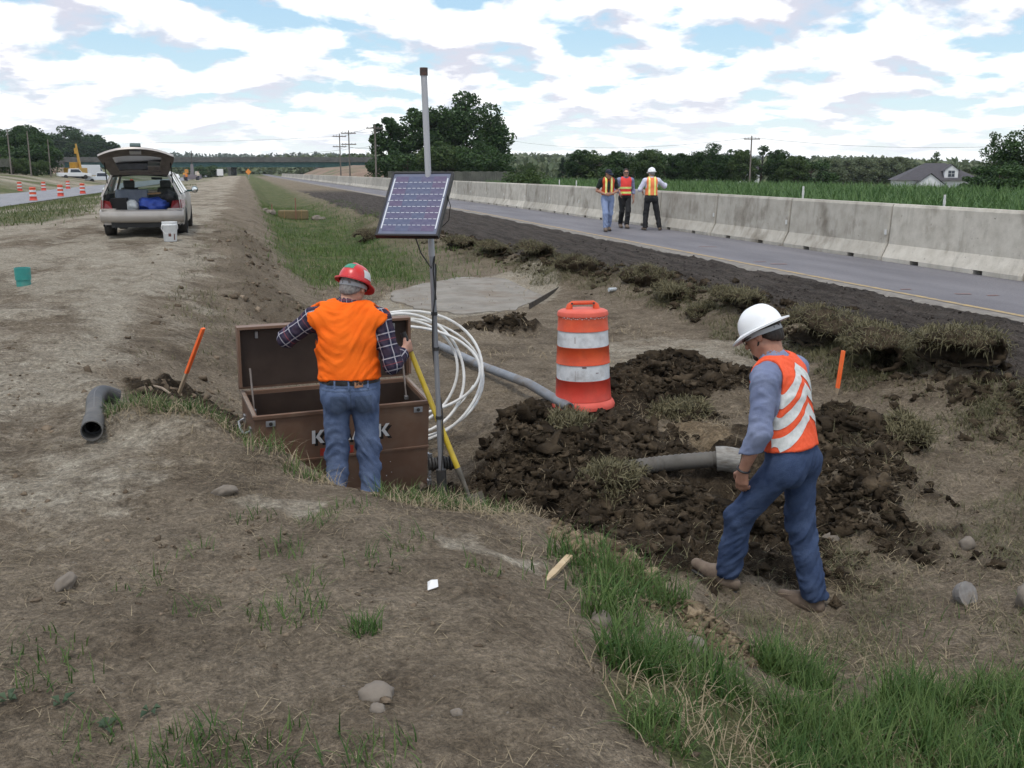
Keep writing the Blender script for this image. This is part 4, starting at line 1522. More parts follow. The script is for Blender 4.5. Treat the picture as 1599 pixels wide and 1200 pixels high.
def vest_bars(root, J, TR, mt, vert):
    ve = bpy.data.objects[root["_vest"]]
    cx = np.array(J["chs"])
    if vert:
        for sg in (-1, 1):
            for fr in (-1, 1):
                patch(ve, [((sg * .055, 0, 0), (-sg, 0, 0)), ((sg * .105, 0, 0), (sg, 0, 0)), (tuple(cx), (0, -fr, 0))], .005, "reflective_stripe", mt, root)
    else:
        for z0, z1 in ((1.17, 1.23), (1.03, 1.09)):
            patch(ve, [((0, 0, z0), (0, 0, -1)), ((0, 0, z1), (0, 0, 1))], .005, "reflective_stripe", mt, root)


build_people()

# ================================================================== things in and around the ditch
# ---- tool chest
def build_chest():
    W, Dp, Hu, Hl = 1.33, .60, .375, .43
    root = empty("tool_chest", (0, 0, 0), 0, "brown steel jobsite tool chest with its lid open beside the solar mast", "tool chest")
    PAINT = mat("tan brown enamel", (.155, .090, .060), (.185, .110, .075), 5, .5, dirt=(.19, .15, .11), dscale=5, damt=.35, spec=.35)
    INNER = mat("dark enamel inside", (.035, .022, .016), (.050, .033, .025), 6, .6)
    t = .025
    # upper box: four walls and a floor (open top); local origin = front left top corner
    b = MB()
    b.b2((0, 0, -Hu), (W, t, 0))
    b.b2((0, Dp - t, -Hu), (W, Dp, .0))
    b.b2((0, t + .001, -Hu), (t, Dp - t - .001, 0))
    b.b2((W - t, t + .001, -Hu), (W, Dp - t - .001, 0))
    box = b.build("box", PAINT, root, bevel=.004)
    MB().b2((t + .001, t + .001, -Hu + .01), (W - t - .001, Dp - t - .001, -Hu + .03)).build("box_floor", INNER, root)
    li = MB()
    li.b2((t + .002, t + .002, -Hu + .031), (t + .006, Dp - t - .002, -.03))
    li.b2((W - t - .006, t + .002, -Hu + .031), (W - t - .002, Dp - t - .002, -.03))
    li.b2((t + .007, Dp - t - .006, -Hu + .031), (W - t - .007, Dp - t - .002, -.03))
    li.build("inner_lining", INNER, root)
    MB().b2((-.012, -.012, -.022), (W + .012, .014, .006)).build("rim", PAINT, root, bevel=.003)
    for x0, x1 in ((-.010, .016), (W - .016, W + .010)):
        MB().b2((x0, .0145, -.02), (x1, Dp, .006)).build("rim", mat("worn pale edge", (.20, .15, .12), (.26, .21, .17), 9, .5), root, bevel=.003)
    MB().b2((.004, -.008, -Hu - Hl), (W - .004, Dp - .02, -Hu - .012)).build("base_cabinet", PAINT, root, bevel=.006)
    MB().b2((.0, -.016, -Hu - .011), (W, .01, -Hu + .008)).build("seam_lip", PAINT, root, bevel=.003)
    # lid, standing open; local hinge line at the back top edge
    lid = empty("lid", (0, Dp, .012), 0)
    lid.parent = root
    lid.rotation_euler = (R(-5), 0, 0)
    LH = .50
    l = MB()
    l.b2((-.02, .0, 0), (W + .02, .02, LH))
    l.b2((-.02, -.075, LH - .022), (W + .02, -.001, LH))
    l.b2((-.02, -.075, 0.03), (.0, -.001, LH - .023))
    l.b2((W, -.075, 0.03), (W + .02, -.001, LH - .023))
    lo = l.build("lid_shell", PAINT, lid, bevel=.003)
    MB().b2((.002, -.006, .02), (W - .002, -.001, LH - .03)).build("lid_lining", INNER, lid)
    for hx in (.12, W - .12):
        MB().b2((hx, -.028, LH - .10), (hx + .02, -.007, LH - .05)).build("lock_hook", STEEL, lid)
    for sx in (.06, W - .06):
        stick_tube("lid_strut", [(sx, Dp - .20, -.10), (sx, Dp - .07, .20)], [.007, .009], mat("dull strut steel", (.16, .13, .11), (.25, .22, .20), 10, .45, metal=.4), root)
        MB().box((sx, Dp - .20, -.105), (.03, .03, .03)).build("strut_bracket", STEEL, root, bevel=.004)
    # padlock plates on the front corners
    for px in (.115, W - .09):
        MB().b2((px - .035, -.007, -.085), (px + .035, -.0005, -.040)).build("lock_plate", mat("pale metal plate", (.30, .31, .33), (.42, .43, .45), 15, .4, metal=.3), root, bevel=.004)
        MB().lathe([(.014, 0), (.014, .006), (.006, .007)], 12, (px, -.006, -.0625), (R(90), 0, 0), cap1=True).build("lock_plug", BLACK_RUBBER, root)
    # carrying handles
    hb = STEEL
    h = MB()
    h.tube([(-.012, .16, -.17), (-.055, .17, -.19), (-.06, .30, -.20), (-.055, .43, -.19), (-.012, .44, -.17)], .009, 8)
    h.box((-.008, .16, -.17), (.012, .05, .06)).box((-.008, .44, -.17), (.012, .05, .06))
    h.build("carry_handle", hb, root, smooth=True)
    h = MB()
    for i in range(9):
        a = i * .9
        zz = -.50 - .022 * i
        h.tube([(W + .035 + .011 * math.cos(q + a), .05 + .004 * math.sin(q), zz + .015 * math.sin(q)) for q in np.linspace(0, 2 * math.pi, 8, endpoint=False)], .003, 5, closed=True)
    h.build("lock_chain", hb, root, smooth=True)
    h = MB()
    for zz in (-.49, -.72):
        h.box((W + .014, .05, zz), (.03, .06, .05)).tube([(W + .01, .02, zz + .03), (W + .045, .05, zz + .02), (W + .05, .06, zz - .03)], .007, 6)
    h.build("latch", hb, root, smooth=True)
    for rx, rz in ((W - .30, -.56), (W - .34, -.585), (W - .31, -.47)):
        MB().lathe([(.004, 0), (.003, .003), (0.001, .0035)], 8, (rx, -.0085, rz), (R(90), 0, 0), cap1=True).build("rivet", mat("white fleck", (.7, .7, .7)), root)

    # lettering on the front: white block letters with a black drop shadow, red bar under
    def letter(ch):
        w = .2
        if ch == "K":
            return [[(0, 0), (.24, 0), (.24, 1), (0, 1)], [(.24, .42), (.36, .62), (.60, 1), (.88, 1), (.52, .53), (.24, .42)], [(.30, .46), (.48, .62), (.90, 0), (.60, 0)]]
        if ch == "N":
            return [[(0, 0), (.22, 0), (.22, 1), (0, 1)], [(.62, 0), (.84, 0), (.84, 1), (.62, 1)], [(.02, 1), (.26, 1), (.82, 0), (.58, 0)]]
        if ch == "A":
            return [[(0, 0), (.24, 0), (.56, 1), (.34, 1)], [(.66, 0), (.90, 0), (.56, 1), (.34, 1)], [(.20, .18), (.70, .18), (.64, .36), (.26, .36)]]
        if ch == "C":
            return [[(0, .2), (.24, .3), (.24, .7), (0, .8)], [(0, .79), (.24, .69), (.34, .8), (.78, .8), (.70, 1), (.2, 1)], [(0, .21), (.2, 0), (.70, 0), (.78, .2), (.34, .2), (.24, .31)],
                    [(.56, .62), (.80, .62), (.80, .80), (.56, .80)], [(.56, .2), (.80, .2), (.80, .38), (.56, .38)]]
    WHT = mat("white lettering", (.72, .72, .72), rough=.6)
    BLK = mat("black lettering shadow", (.012, .012, .012), rough=.6)
    x = .415
    hgt = .105
    for ch in "KNAACK":
        for nm, off, yy, mt in (("letter_shadow", (.020, -.020), -.0012, BLK), ("letter", (0, 0), -.0024, WHT)):
            m_ = MB()
            for i, poly in enumerate(letter(ch)):
                m_.prism([(x + q[0] * .105 + off[0], -.255 + q[1] * hgt + off[1]) for q in poly], "y", yy - .0004 - i * .00015, yy + .0008 - i * .0001)
            m_.build(nm, mt, root)
        x += .101
    MB().b2((.475, -.0018, -.36), (.73, -.0006, -.30)).build("red_badge", mat("red badge", (.42, .05, .03), rough=.6), root)
    root.location = (-.02, 7.21, .035)
    root.rotation_euler = (R(7), 0, R(8.2))
    return root


build_chest()


# ---- solar panel on its mast
def build_solar():
    bx, by = 1.28, 6.80
    gzb = gz(bx, by)
    top = Vector((1.20, 6.83, 2.42))
    bot = Vector((bx, by, gzb - .05))
    root = empty("solar_panel_mast", (bx, by, gzb), 0, "small solar panel on a tall grey mast beside the tool chest", "solar panel")
    L = lambda v: Vector(v) - Vector((bx, by, gzb))
    along = lambda z: bot + (top - bot) * ((z - bot.z) / (top.z - bot.z))
    PVC = mat("pale grey conduit", (.33, .34, .365), (.42, .425, .445), 8, .5, stretch=(1, 1, .1))
    stick_tube("upper_pole", [L(along(1.20)), L(top)], .0215, PVC, root, 16)
    stick_tube("lower_pole", [L(bot), L(along(1.25))], .0185, mat("grey steel pipe", (.22, .225, .24), (.31, .315, .33), 7, .45, metal=.3, stretch=(1, 1, .15)), root, 14)
    MB().tube([L(top) - Vector((0, 0, .02)), L(top) + Vector((0, 0, .03))], .027, 12).build("mast_cap", mat("rusty cap", (.05, .035, .03), (.12, .06, .045), 30, .7), root)
    stick_tube("base_sleeve", [L(bot), L(along(-.34))], .036, BLACK_RUBBER, root, 14)
    hose = MB()
    for i in range(9):
        hose.tube([L((1.20 + .022 * i, 6.92, -.33)), L((1.214 + .022 * i, 6.92, -.33))], .055 if i % 2 else .047, 12)
    hose.build("conduit_hose", BLACK_RUBBER, root, smooth=True)
    cab = []
    for i in range(61):
        z = 1.15 - i * .025
        c = L(along(z))
        a = z * 5.2
        r = .023 + .010 * max(0, math.sin(z * 9))
        cab.append(c + Vector((math.cos(a) * r, math.sin(a) * r - .012, 0)))
    stick_tube("cable", cab, .0055, BLACK_RUBBER, root, 6)
    stick_tube("cable", [L((1.10, 6.78, 1.37)), L((1.16, 6.84, 1.22)), L((1.22, 6.78, 1.12)), L((1.245, 6.79, 1.2)), L((1.235, 6.80, 1.10)), L((1.25, 6.785, .9))], .005, BLACK_RUBBER, root, 6)
    stick_tube("cable", [L((1.30, 6.60, 1.62)), L((1.335, 6.66, 1.55)), L((1.33, 6.70, 1.45)), L((1.27, 6.76, 1.38))], .003, BLACK_RUBBER, root, 6)
    for z in (.55, .05, .80):
        c = L(along(z))
        MB().lathe([(.022, -.012), (.0235, -.012), (.0235, .012), (.022, .012)], 12, c).build("tie_band", BLACK_RUBBER, root)
    # the panel itself
    p = empty("panel", L((1.097, 6.691, 1.569)), 0)
    p.parent = root
    p.rotation_euler = (R(48.5), R(-.5), R(-29.7))
    w, h, t = .439, .545, .036
    FR = mat("black anodised frame", (.012, .012, .014), rough=.45, spec=.4)
    f = MB()
    f.b2((-w / 2, -h / 2, -t), (-w / 2 + .014, h / 2, .0))
    f.b2((w / 2 - .014, -h / 2, -t), (w / 2, h / 2, .0))
    f.b2((-w / 2 + .0142, -h / 2, -t), (w / 2 - .0142, -h / 2 + .014, -.0005))
    f.b2((-w / 2 + .0142, h / 2 - .014, -t), (w / 2 - .0142, h / 2, -.0005))
    f.build("panel_frame", FR, p, bevel=.0015)
    MB().b2((-w / 2 + .0145, -h / 2 + .0145, -.012), (w / 2 - .0145, h / 2 - .0145, -.006)).build("panel_backing", mat("blue grey laminate", (.10, .115, .17), (.13, .14, .20), 9, .35), p)
    cells = [mat("violet cell", (.070, .066, .125), (.105, .098, .165), 30, .18, spec=.7), mat("blue cell", (.066, .076, .135), (.098, .110, .175), 30, .18, spec=.7),
             mat("plum cell", (.082, .062, .118), (.115, .088, .15), 30, .18, spec=.7)]
    rnd = random.Random(4)
    nx, ny = 4, 9
    iw, ih = w - .075, h - .075
    cw, chh = iw / nx, ih / ny
    me_cache = {}
    for iy in range(ny):
        for ix in range(nx):
            k = rnd.randrange(3)
            cx, cy = -iw / 2 + (ix + .5) * cw, -ih / 2 + (iy + .5) * chh
            if k not in me_cache:
                o = MB().b2((-cw / 2 + .0006, -chh / 2 + .002, -.0004), (cw / 2 - .0006, chh / 2 - .002, .0004)).build("solar_cell", cells[k], p)
                me_cache[k] = o
            else:
                o = me_cache[k].copy()
                COL.objects.link(o)
                o.parent = p
            o.location = (cx, cy, -.0052)
    BUS = mat("tinned busbar", (.62, .64, .68), rough=.3, metal=.2)
    for iy in range(ny - 1):
        m_ = MB()
        y = -ih / 2 + (iy + 1) * chh
        xx = -iw / 2
        while xx < iw / 2 - .01:
            l = .022
            m_.b2((xx, y - .0016, -.0058), (min(xx + l, iw / 2), y + .0016, -.0046))
            xx += l + .012
        m_.build("contact_strip", BUS, p)
    for sx, parts in ((-1, ((-.45, .02), (.04, .46))), (1, ((-.45, .10), (.12, .46)))):
        for (a, b_) in parts:
            MB().b2((sx * (iw / 2 + .008) - .004, a * ih, -.0056), (sx * (iw / 2 + .008) + .004, b_ * ih, -.0044)).build("busbar", BUS, p)
    bk = MB()
    bk.b2((-.06, -.05, -t - .03), (.06, .05, -t - .001))
    bk.build("junction_box", BLACK_RUBBER, p, bevel=.004)
    br = MB()
    pn = Euler((R(48.5), R(-.5), R(-29.7))).to_matrix()
    for qx, qy, zz in ((.05, -.08, 1.50), (.05, .08, 1.62)):
        br.tube([L(Vector((1.097, 6.691, 1.569)) + pn @ Vector((qx, qy, -.045))), L(along(zz))], .013, 8)
    br.box(L(along(1.59)), (.07, .07, .20))
    br.build("mount_bracket", STEEL, root)
    return root


build_solar()


# ---- shovel held by the man in the orange vest
def build_shovel():
    M = Matrix.Translation((.63, 6.74, -.655)) @ Matrix.Rotation(R(-5), 4, "Z")
    wr = Vector((.385, .16, 1.195))
    d = Vector((.62, .70, .22)).normalized()
    n = Vector((-.55, .75, -.1)).normalized()
    grip = M @ (wr + d * .088 + n * .034)
    foot = Vector((1.48, 6.70, -.60))
    ax = (grip - foot).normalized()
    top = grip + ax * .10
    root = empty("shovel", foot, 0, "yellow handled shovel held upright by the man in orange vest", "shovel")
    L = lambda v: v - foot
    stick_tube("handle", [L(foot + ax * .30), L(grip - ax * .05)], [.021, .0185], mat("yellow fibreglass", (.50, .36, .028), (.60, .44, .06), 9, .4, dirt=(.25, .2, .1), dscale=8, damt=.4), root, 14)
    stick_tube("grip", [L(grip - ax * .05), L(top)], .0205, BLACK_RUBBER, root, 14)
    stick_tube("ferrule", [L(foot + ax * .05), L(foot + ax * .30)], [.013, .023], mat("worn grey steel", (.12, .11, .09), (.2, .18, .15), 12, .6, metal=.4), root, 12)
    b = MB()
    sd = ax.cross(Vector((0, 1, 0))).normalized()
    nn = ax.cross(sd)
    rows = []
    for i in range(7):
        q = i / 6
        hw = .10 * (1 - q ** 3 * .9)
        c = foot + ax * (.08 - .24 * q)
        rows.append([c + sd * hw * t + nn * .025 * (t * t) for t in (-1, -.5, 0, .5, 1)])
    vs_, fs_ = [], []
    for off in (0, .003):
        for r_ in rows:
            vs_ += [L(q + nn * off) for q in r_]
    for i in range(6):
        for j in range(4):
            a = i * 5 + j
            fs_.append((a, a + 1, a + 6, a + 5))
            fs_.append((35 + a, 35 + a + 5, 35 + a + 6, 35 + a + 1))
    b.add(vs_, fs_).build("blade", mat("worn grey steel", (.12, .11, .09)), root, smooth=True)


build_shovel()


# ---- traffic drums
def drum_prof():
    return [(.262, 0), (.270, .012), (.272, .05), (.262, .085), (.243, .115), (.238, .122)]


def build_drum(name, loc, label, group=None, rz=0.0, hi=True):
    root = empty(name, loc, rz, label, "traffic drum", group)
    n = 40 if hi else 14
    OR = mat("orange plastic", (.54, .058, .016), (.64, .09, .026), 6, .5, dirt=(.30, .06, .03), dscale=4, damt=.5, spec=.4)
    RD = mat("red orange plastic", (.52, .038, .022), (.60, .06, .035), 5, .5, dirt=(.28, .05, .035), dscale=4, damt=.5)
    PK = mat("faded orange lid", (.58, .085, .05), (.68, .125, .08), 5, .55)
    WT = mat("white reflective sheet", (.58, .60, .62), (.70, .71, .72), 14, .45, dirt=(.24, .22, .20), dscale=6, damt=.55)
    MB().lathe([(0.0, 0.004), (.262, .004), (.285, .012), (.288, .04), (.272, .075), (.252, .092)], n).build("base_ring", mat("pinkish rubber base", (.56, .075, .052), (.65, .11, .078), 6, .6), root, smooth=True)
    zs = [(.092, .295, "skirt", RD, .252, .243), (.295, .445, "white_band", WT, .240, .2385), (.445, .615, "orange_band", OR, .2395, .2325), (.615, .765, "white_band", WT, .2315, .2255), (.765, .905, "orange_band", OR, .2265, .219)]
    for i, (z0, z1, nm, mt, r0, r1) in enumerate(zs):
        lip = .0045 if nm != "white_band" else 0
        MB().lathe([(r0 + lip, z0), (r0 + lip, z0 + .008), (r0 + (lip - .003 if lip else 0), z0 + .012), (r1 + (lip - .003 if lip else 0), z1 - .012), (r1 + lip, z1 - .008), (r1 + lip, z1)], n).build(nm, mt, root, smooth=True)
    MB().lathe([(.2235, .900), (.229, .905), (.229, .925), (.222, .945), (.200, .958), (.16, .965), (0.001, .968)], n).build("lid", PK, root, smooth=True)
    if hi:
        h = MB()
        h.tube([(-.125, 0, .955), (-.115, 0, 1.0), (-.095, 0, 1.022), (.095, 0, 1.022), (.115, 0, 1.0), (.125, 0, .955)], [.034, .028, .020, .020, .028, .034], 10)
        h.build("handle", OR, root, smooth=True)
        for sx in (-1, 1):
            MB().lathe([(.010, -.026), (.010, .026)], 8, (sx * .098, 0, 1.018), (R(90), 0, 0), cap0=True, cap1=True).build("lamp_bolt_hole", BLACK_RUBBER, root)
        # dust ring and scuffs where the sheeting has torn
        tr = MB()
        for i in range(26):
            a = -2.6 + i * .085
            zz = .893 + .006 * math.sin(i * 2.3)
            r0 = .2285
            tr.add([(r0 * math.cos(a), r0 * math.sin(a), zz), (r0 * math.cos(a + .06), r0 * math.sin(a + .06), zz - .004), (r0 * math.cos(a + .05), r0 * math.sin(a + .05), zz + .010 * abs(math.sin(i * 1.7)))], [(0, 1, 2)])
        tr.build("torn_sheeting", WT, root)
        sc = MB()
        for (a, z0, dz, da) in ((-1.98, .30, .10, .008), (-1.72, .425, .012, .16), (-1.88, .33, .07, .006), (-2.0, .66, .06, .02), (-1.2, .37, .006, .12)):
            r0 = .2412 if z0 < .45 else .2325
            m = 5
            ring = [(r0 * math.cos(a + da * i / m), r0 * math.sin(a + da * i / m)) for i in range(m + 1)]
            sc.add([(x, y, z0) for x, y in ring] + [(x, y, z0 + dz) for x, y in ring], [(i, i + 1, m + 2 + i, m + 1 + i) for i in range(m)])
        sc.build("scuff", mat("dark scuffs", (.14, .06, .05), rough=.8), root)
    return root


dz = min(gz(2.88 + .2 * math.cos(a), 8.34 + .2 * math.sin(a)) for a in np.linspace(0, 6.28, 8))
dr = build_drum("traffic_drum", (2.88, 8.34, dz + .005), "orange and white traffic drum standing in the ditch by the dug pit", rz=R(-10))
dr.rotation_euler = (R(-1.5), R(-1.0), R(-12))
dr.scale = (1, 1, .93)


# ---- coil of white duct
def build_coil():
    root = empty("duct_coil", (1.55, 8.3, gz(1.55, 8.3)), 0, "loose coil of white plastic duct behind the tool chest", "duct coil")
    o = Vector(root.location)
    WHT = mat("white polyethylene", (.60, .60, .58), (.70, .70, .68), 12, .4, dirt=(.35, .32, .26), dscale=5, damt=.5)
    C = Vector((1.235, 8.32, .055))
    f = Vector((math.sin(R(10)), math.cos(R(10)), 0))
    r_ = Vector((f.y, -f.x, 0))
    up = (Vector((0, 0, 1.03)) + f * .5).normalized()
    rnd = random.Random(8)
    for i, (rx, ry, cx, cy, off) in enumerate([(.68, .585, 0, 0, 0.0), (.64, .545, .03, -.03, .05), (.53, .53, .0, .03, -.05), (.50, .47, -.02, .02, .04), (.62, .40, .02, .05, -.09)]):
        pts = []
        for a in np.linspace(0, 2 * math.pi, 56, endpoint=False):
            wv = 1 + .022 * math.sin(2 * a + i * 1.7) + .016 * math.sin(3 * a + 2 * i)
            pts.append(C + r_ * (cx + rx * wv * math.cos(a)) + up * (cy + ry * wv * math.sin(a)) + f * (off + .04 * math.sin(2 * a + i)) - o)
        MB().tube(pts, .0125 if i != 1 else .011, 8, closed=True).build("duct_loop", WHT, root, smooth=True)
    stick_tube("duct_end", [C + r_ * .60 + up * -.1 - o, C + r_ * .52 + up * -.22 - o, C + r_ * .40 + up * -.35 - o], .006, WHT, root, 6)


build_coil()


# ---- pipes
def hollow(name, pts, r, mt, parent=None, n=20, wall=.012, ribs=None):
    m_ = MB()
    pts = [Vector(q) for q in pts]
    rs = [r] * len(pts) if ribs is None else [r * (1 + ribs * (1 if i % 2 else -1)) for i in range(len(pts))]
    m_.tube(pts, rs, n, cap=False)
    b0 = len(m_.v)
    m_.tube(pts, [q - wall for q in rs], n, cap=False)
    m_.f = [f if i < (len(pts) - 1) * n else tuple(reversed(f)) for i, f in enumerate(m_.f)]
    last = (len(pts) - 1) * n
    for s_ in (0, last):
        for k in range(n):
            m_.f.append((s_ + k, s_ + (k + 1) % n, b0 + s_ + (k + 1) % n, b0 + s_ + k))
    return m_.build(name, mt, parent, smooth=True, angle=35)


def path_pts(ctrl, n):
    ctrl = [Vector(c) for c in ctrl]
    out = []
    m = len(ctrl) - 1
    for i in range(n):
        t = i / (n - 1) * m
        k = min(int(t), m - 1)
        u = t - k
        p0, p1, p2, p3 = ctrl[max(k - 1, 0)], ctrl[k], ctrl[k + 1], ctrl[min(k + 2, m)]
        out.append(.5 * ((2 * p1) + (p2 - p0) * u + (2 * p0 - 5 * p1 + 4 * p2 - p3) * u * u + (3 * p1 - p0 - 3 * p2 + p3) * u ** 3))
    return out


GREYPIPE = mat("muddy grey pvc", (.135, .15, .17), (.21, .225, .245), 4, .5, dirt=(.15, .12, .09), dscale=5, damt=.8)
za, zb_ = gz(2.36, 11.0), gz(2.66, 8.15)
tag(hollow("drain_pipe", [(2.20, 11.9, za + .07), (2.40, 10.4, za + .08), (2.55, 9.0, zb_ + .08), (2.67, 8.10, zb_ + .045)], .046, GREYPIPE, wall=.012),
    "long grey plastic pipe lying on the soil left of the drum", "pipe")
z0 = gz(2.75, 6.75)
CORR = mat("muddy corrugated pipe", (.075, .068, .058), (.15, .14, .125), 5, .7, dirt=(.055, .043, .03), dscale=5, damt=.9)
tag(hollow("corrugated_pipe", path_pts([(2.35, 6.95, -.56), (2.62, 6.84, -.47), (3.0, 6.80, -.43), (3.42, 6.70, -.395)], 64), .062, CORR, n=18, ribs=.05), "muddy corrugated pipe half buried across the pit", "pipe")
tag(hollow("pipe_coupling", [(3.405, 6.705, -.395), (3.45, 6.685, -.390), (3.50, 6.66, -.395), (3.56, 6.63, -.405)], .098, mat("grey woven wrap", (.15, .14, .125), (.29, .28, .255), 10, .7, dirt=(.12, .1, .075), dscale=9, damt=.8, stretch=(1, 1, 5)), n=20),
    "pale wrapped coupling on the corrugated pipe end in the pit", "pipe coupling")
zt = gz(-.95, 6.2) + .056
ELB = mat("black plastic elbow", (.022, .023, .026), (.045, .046, .050), 7, .5, dirt=(.13, .115, .095), dscale=4, damt=.7)
el = empty("elbow_pipe", (-.95, 6.1, zt - .060), 0, "black plastic elbow pipe lying open end forward on the dirt track", "pipe")
L_ = lambda q: Vector(q) - Vector(el.location)
hollow("pipe_bend", [L_(q) for q in path_pts([(-.935, 6.10, zt), (-.965, 6.40, zt + .01), (-1.0, 6.70, zt + .02), (-.995, 6.88, zt + .02), (-.965, 6.95, zt + .005), (-.91, 6.99, zt - .03)], 26)], .055, ELB, el, 24)
hollow("pipe_socket", [L_(q) for q in [(-.928, 5.98, zt - .002), (-.95, 6.24, zt)]], .061, mat("dusty socket", (.06, .06, .062), (.12, .115, .105), 9, .7), el, 24, wall=.006)
stick_tube("mould_seam", [L_(q) for q in path_pts([(-.95, 6.26, zt + .056), (-.965, 6.40, zt + .065), (-1.0, 6.70, zt + .075), (-.995, 6.86, zt + .075)], 12)], .002, mat("seam grey", (.2, .2, .2)), el, 5)
TEAL = mat("teal pvc", (.03, .22, .20), (.05, .30, .26), 5, .45, dirt=(.2, .2, .16), dscale=6, damt=.4)
zt2 = gz(-2.86, 14.19)
tp = empty("riser_pipe", (-2.86, 14.19, zt2 - .02), 0, "teal plastic riser pipe sticking out of the track at left", "pipe")
MB().lathe([(.088, -.1), (.088, .10), (.098, .104), (.100, .26), (.092, .262), (.092, .10)], 24).build("pipe_wall", TEAL, tp, smooth=True)
MB().lathe([(.0915, .235), (.04, .246), (.001, .248)], 24).build("end_cap", mat("blue green cap", (.02, .14, .20), rough=.5), tp, smooth=True)


# ---- stakes, sticks and stones
def stake(name, a, b, w, label, painted=None, mt=None):
    a, b = Vector(a), Vector(b)
    root = empty(name, a, 0, label, "stake")
    ax = (b - a)
    L = ax.length
    q = ax.to_track_quat("Z", "Y").to_matrix()
    s0 = 0.0
    m_ = MB()
    hw = w / 2
    end = L * (1 - painted) if painted else L
    pts = []
    for z, k in ((-.06, .15), (.05, 1.0), (end, 1.0)):
        pts.append([Vector((sx * hw * k, sy * hw * .45 * k, z)) for sx, sy in ((-1, -1), (1, -1), (1, 1), (-1, 1))])
    vs_ = [q @ p for r_ in pts for p in r_]
    fs_ = [(3, 2, 1, 0), (8, 9, 10, 11)] + [(i * 4 + k, i * 4 + (k + 1) % 4, i * 4 + 4 + (k + 1) % 4, i * 4 + 4 + k) for i in range(2) for k in range(4)]
    m_.add(vs_, fs_).build("wooden_post", mt or WOOD, root)
    if painted:
        OP = mat("fluorescent orange paint", (.90, .12, .02), (.95, .20, .05), 8, .6)
        m2 = MB()
        hw2 = hw * 1.06
        vs_ = [q @ Vector((sx * hw2, sy * hw2 * .5, z)) for z in (end - .002, L) for sx, sy in ((-1, -1), (1, -1), (1, 1), (-1, 1))]
        m2.add(vs_, [(3, 2, 1, 0), (4, 5, 6, 7)] + [(k, (k + 1) % 4, 4 + (k + 1) % 4, 4 + k) for k in range(4)]).build("painted_top", OP, root)
    return root


def gp(x, y, h=0.0):
    return (x, y, gz(x, y) + h)


ga = gp(-.62, 8.25)
stake("survey_stake", ga, (-.37, 8.05, ga[2] + .60), .034, "orange topped survey stake leaning beside the tool chest at left", .62)
ga = gp(5.52, 8.38)
stake("survey_stake", ga, (5.56, 8.38, ga[2] + .43), .040, "orange painted survey stake right of the man in white hard hat", .86)
BARE = mat("fresh pale wood", (.42, .31, .18), (.52, .41, .26), 12, .8)
ga = gp(1.21, 3.93, .01)
stake("broken_stake", ga, (1.40, 4.22, gz(1.40, 4.22) + .055), .032, "pale broken wooden stake lying on the near bank", None, BARE)
for i, (x, y, a, l, lab) in enumerate([(-.80, 8.15, 1.95, .34, "grey stick lying in the clods left of the survey stake"), (-.70, 7.85, 2.2, .26, "short brown stick lying in the clods near the elbow pipe"),
                                       (-.62, 7.25, 2.4, .22, "thin pale stick on the ground right of the elbow pipe")]):
    c = Vector(gp(x, y, .02))
    d = Vector((math.cos(a), math.sin(a), .12)) * l / 2
    tag(stick_tube("stick", [c - d, c + Vector((.01, .0, .008)), c + d], [.009, .012, .007], mat("grey brown twig", (.20, .15, .11), (.33, .27, .21), 10, .9), None, 7), lab, "stick")
STONE = mat("pale field stone", (.15, .125, .10), (.235, .205, .17), 5, .9, bump=.4, bscale=30, dirt=(.14, .115, .09), dscale=3, damt=.6)
for i, (x, y, r3, lab) in enumerate([
    (.315, 2.83, (.055, .045, .034), "flat pale stone on bare soil at the bottom of the picture"),
    (.305, 2.745, (.026, .026, .018), "small stone touching the flat pale stone in the foreground"),
    (.535, 2.67, (.022, .018, .015), "small tan stone right of the flat foreground stone"),
    (-.18, 4.97, (.065, .045, .028), "flat pale stone on the dry patch of the near bank"),
    (-.77, 3.97, (.06, .05, .03), "brown lump of stone at the left of the near bank"),
    (1.27, 3.42, (.045, .04, .034), "brown stone beside the green grass on the near slope"),
    (1.75, 3.55, (.05, .045, .05), "tan clay lump among the grass below the walking man"),
    (4.06, 4.15, (.12, .11, .10), "big grey boulder half cut by the right picture edge"),
    (4.35, 5.05, (.06, .05, .045), "pale stone behind the broken concrete lump at right"),
    (3.68, 5.52, (.075, .06, .05), "flat tan stone at the foot of the dark clods behind the walking man"),
]):
    o = rock_mesh("stone", STONE, i + 3, r3, 3, .17, smooth=True)
    o.location = gp(x, y, r3[2] * .12)
    o.rotation_euler = (.2 * i, .1 * i, i)
    tag(o, lab, "stone")
# broken concrete lump with a flat top face
bm = MB()
bm.lathe([(.02, -.045), (.05, -.033), (.07, .0), (.074, .036), (.001, .040)], 11, (0, 0, 0), (R(62), R(-14), R(20)))
o = bm.build("concrete_lump", mat("grey concrete chunk", (.15, .14, .13), (.27, .26, .25), 14, .9, dirt=(.16, .13, .10), dscale=9, damt=.9), smooth=True, angle=30)
o.location = gp(3.82, 4.42, .045)
tag(o, "broken half round lump of pale concrete in the grass at right", "concrete lump")
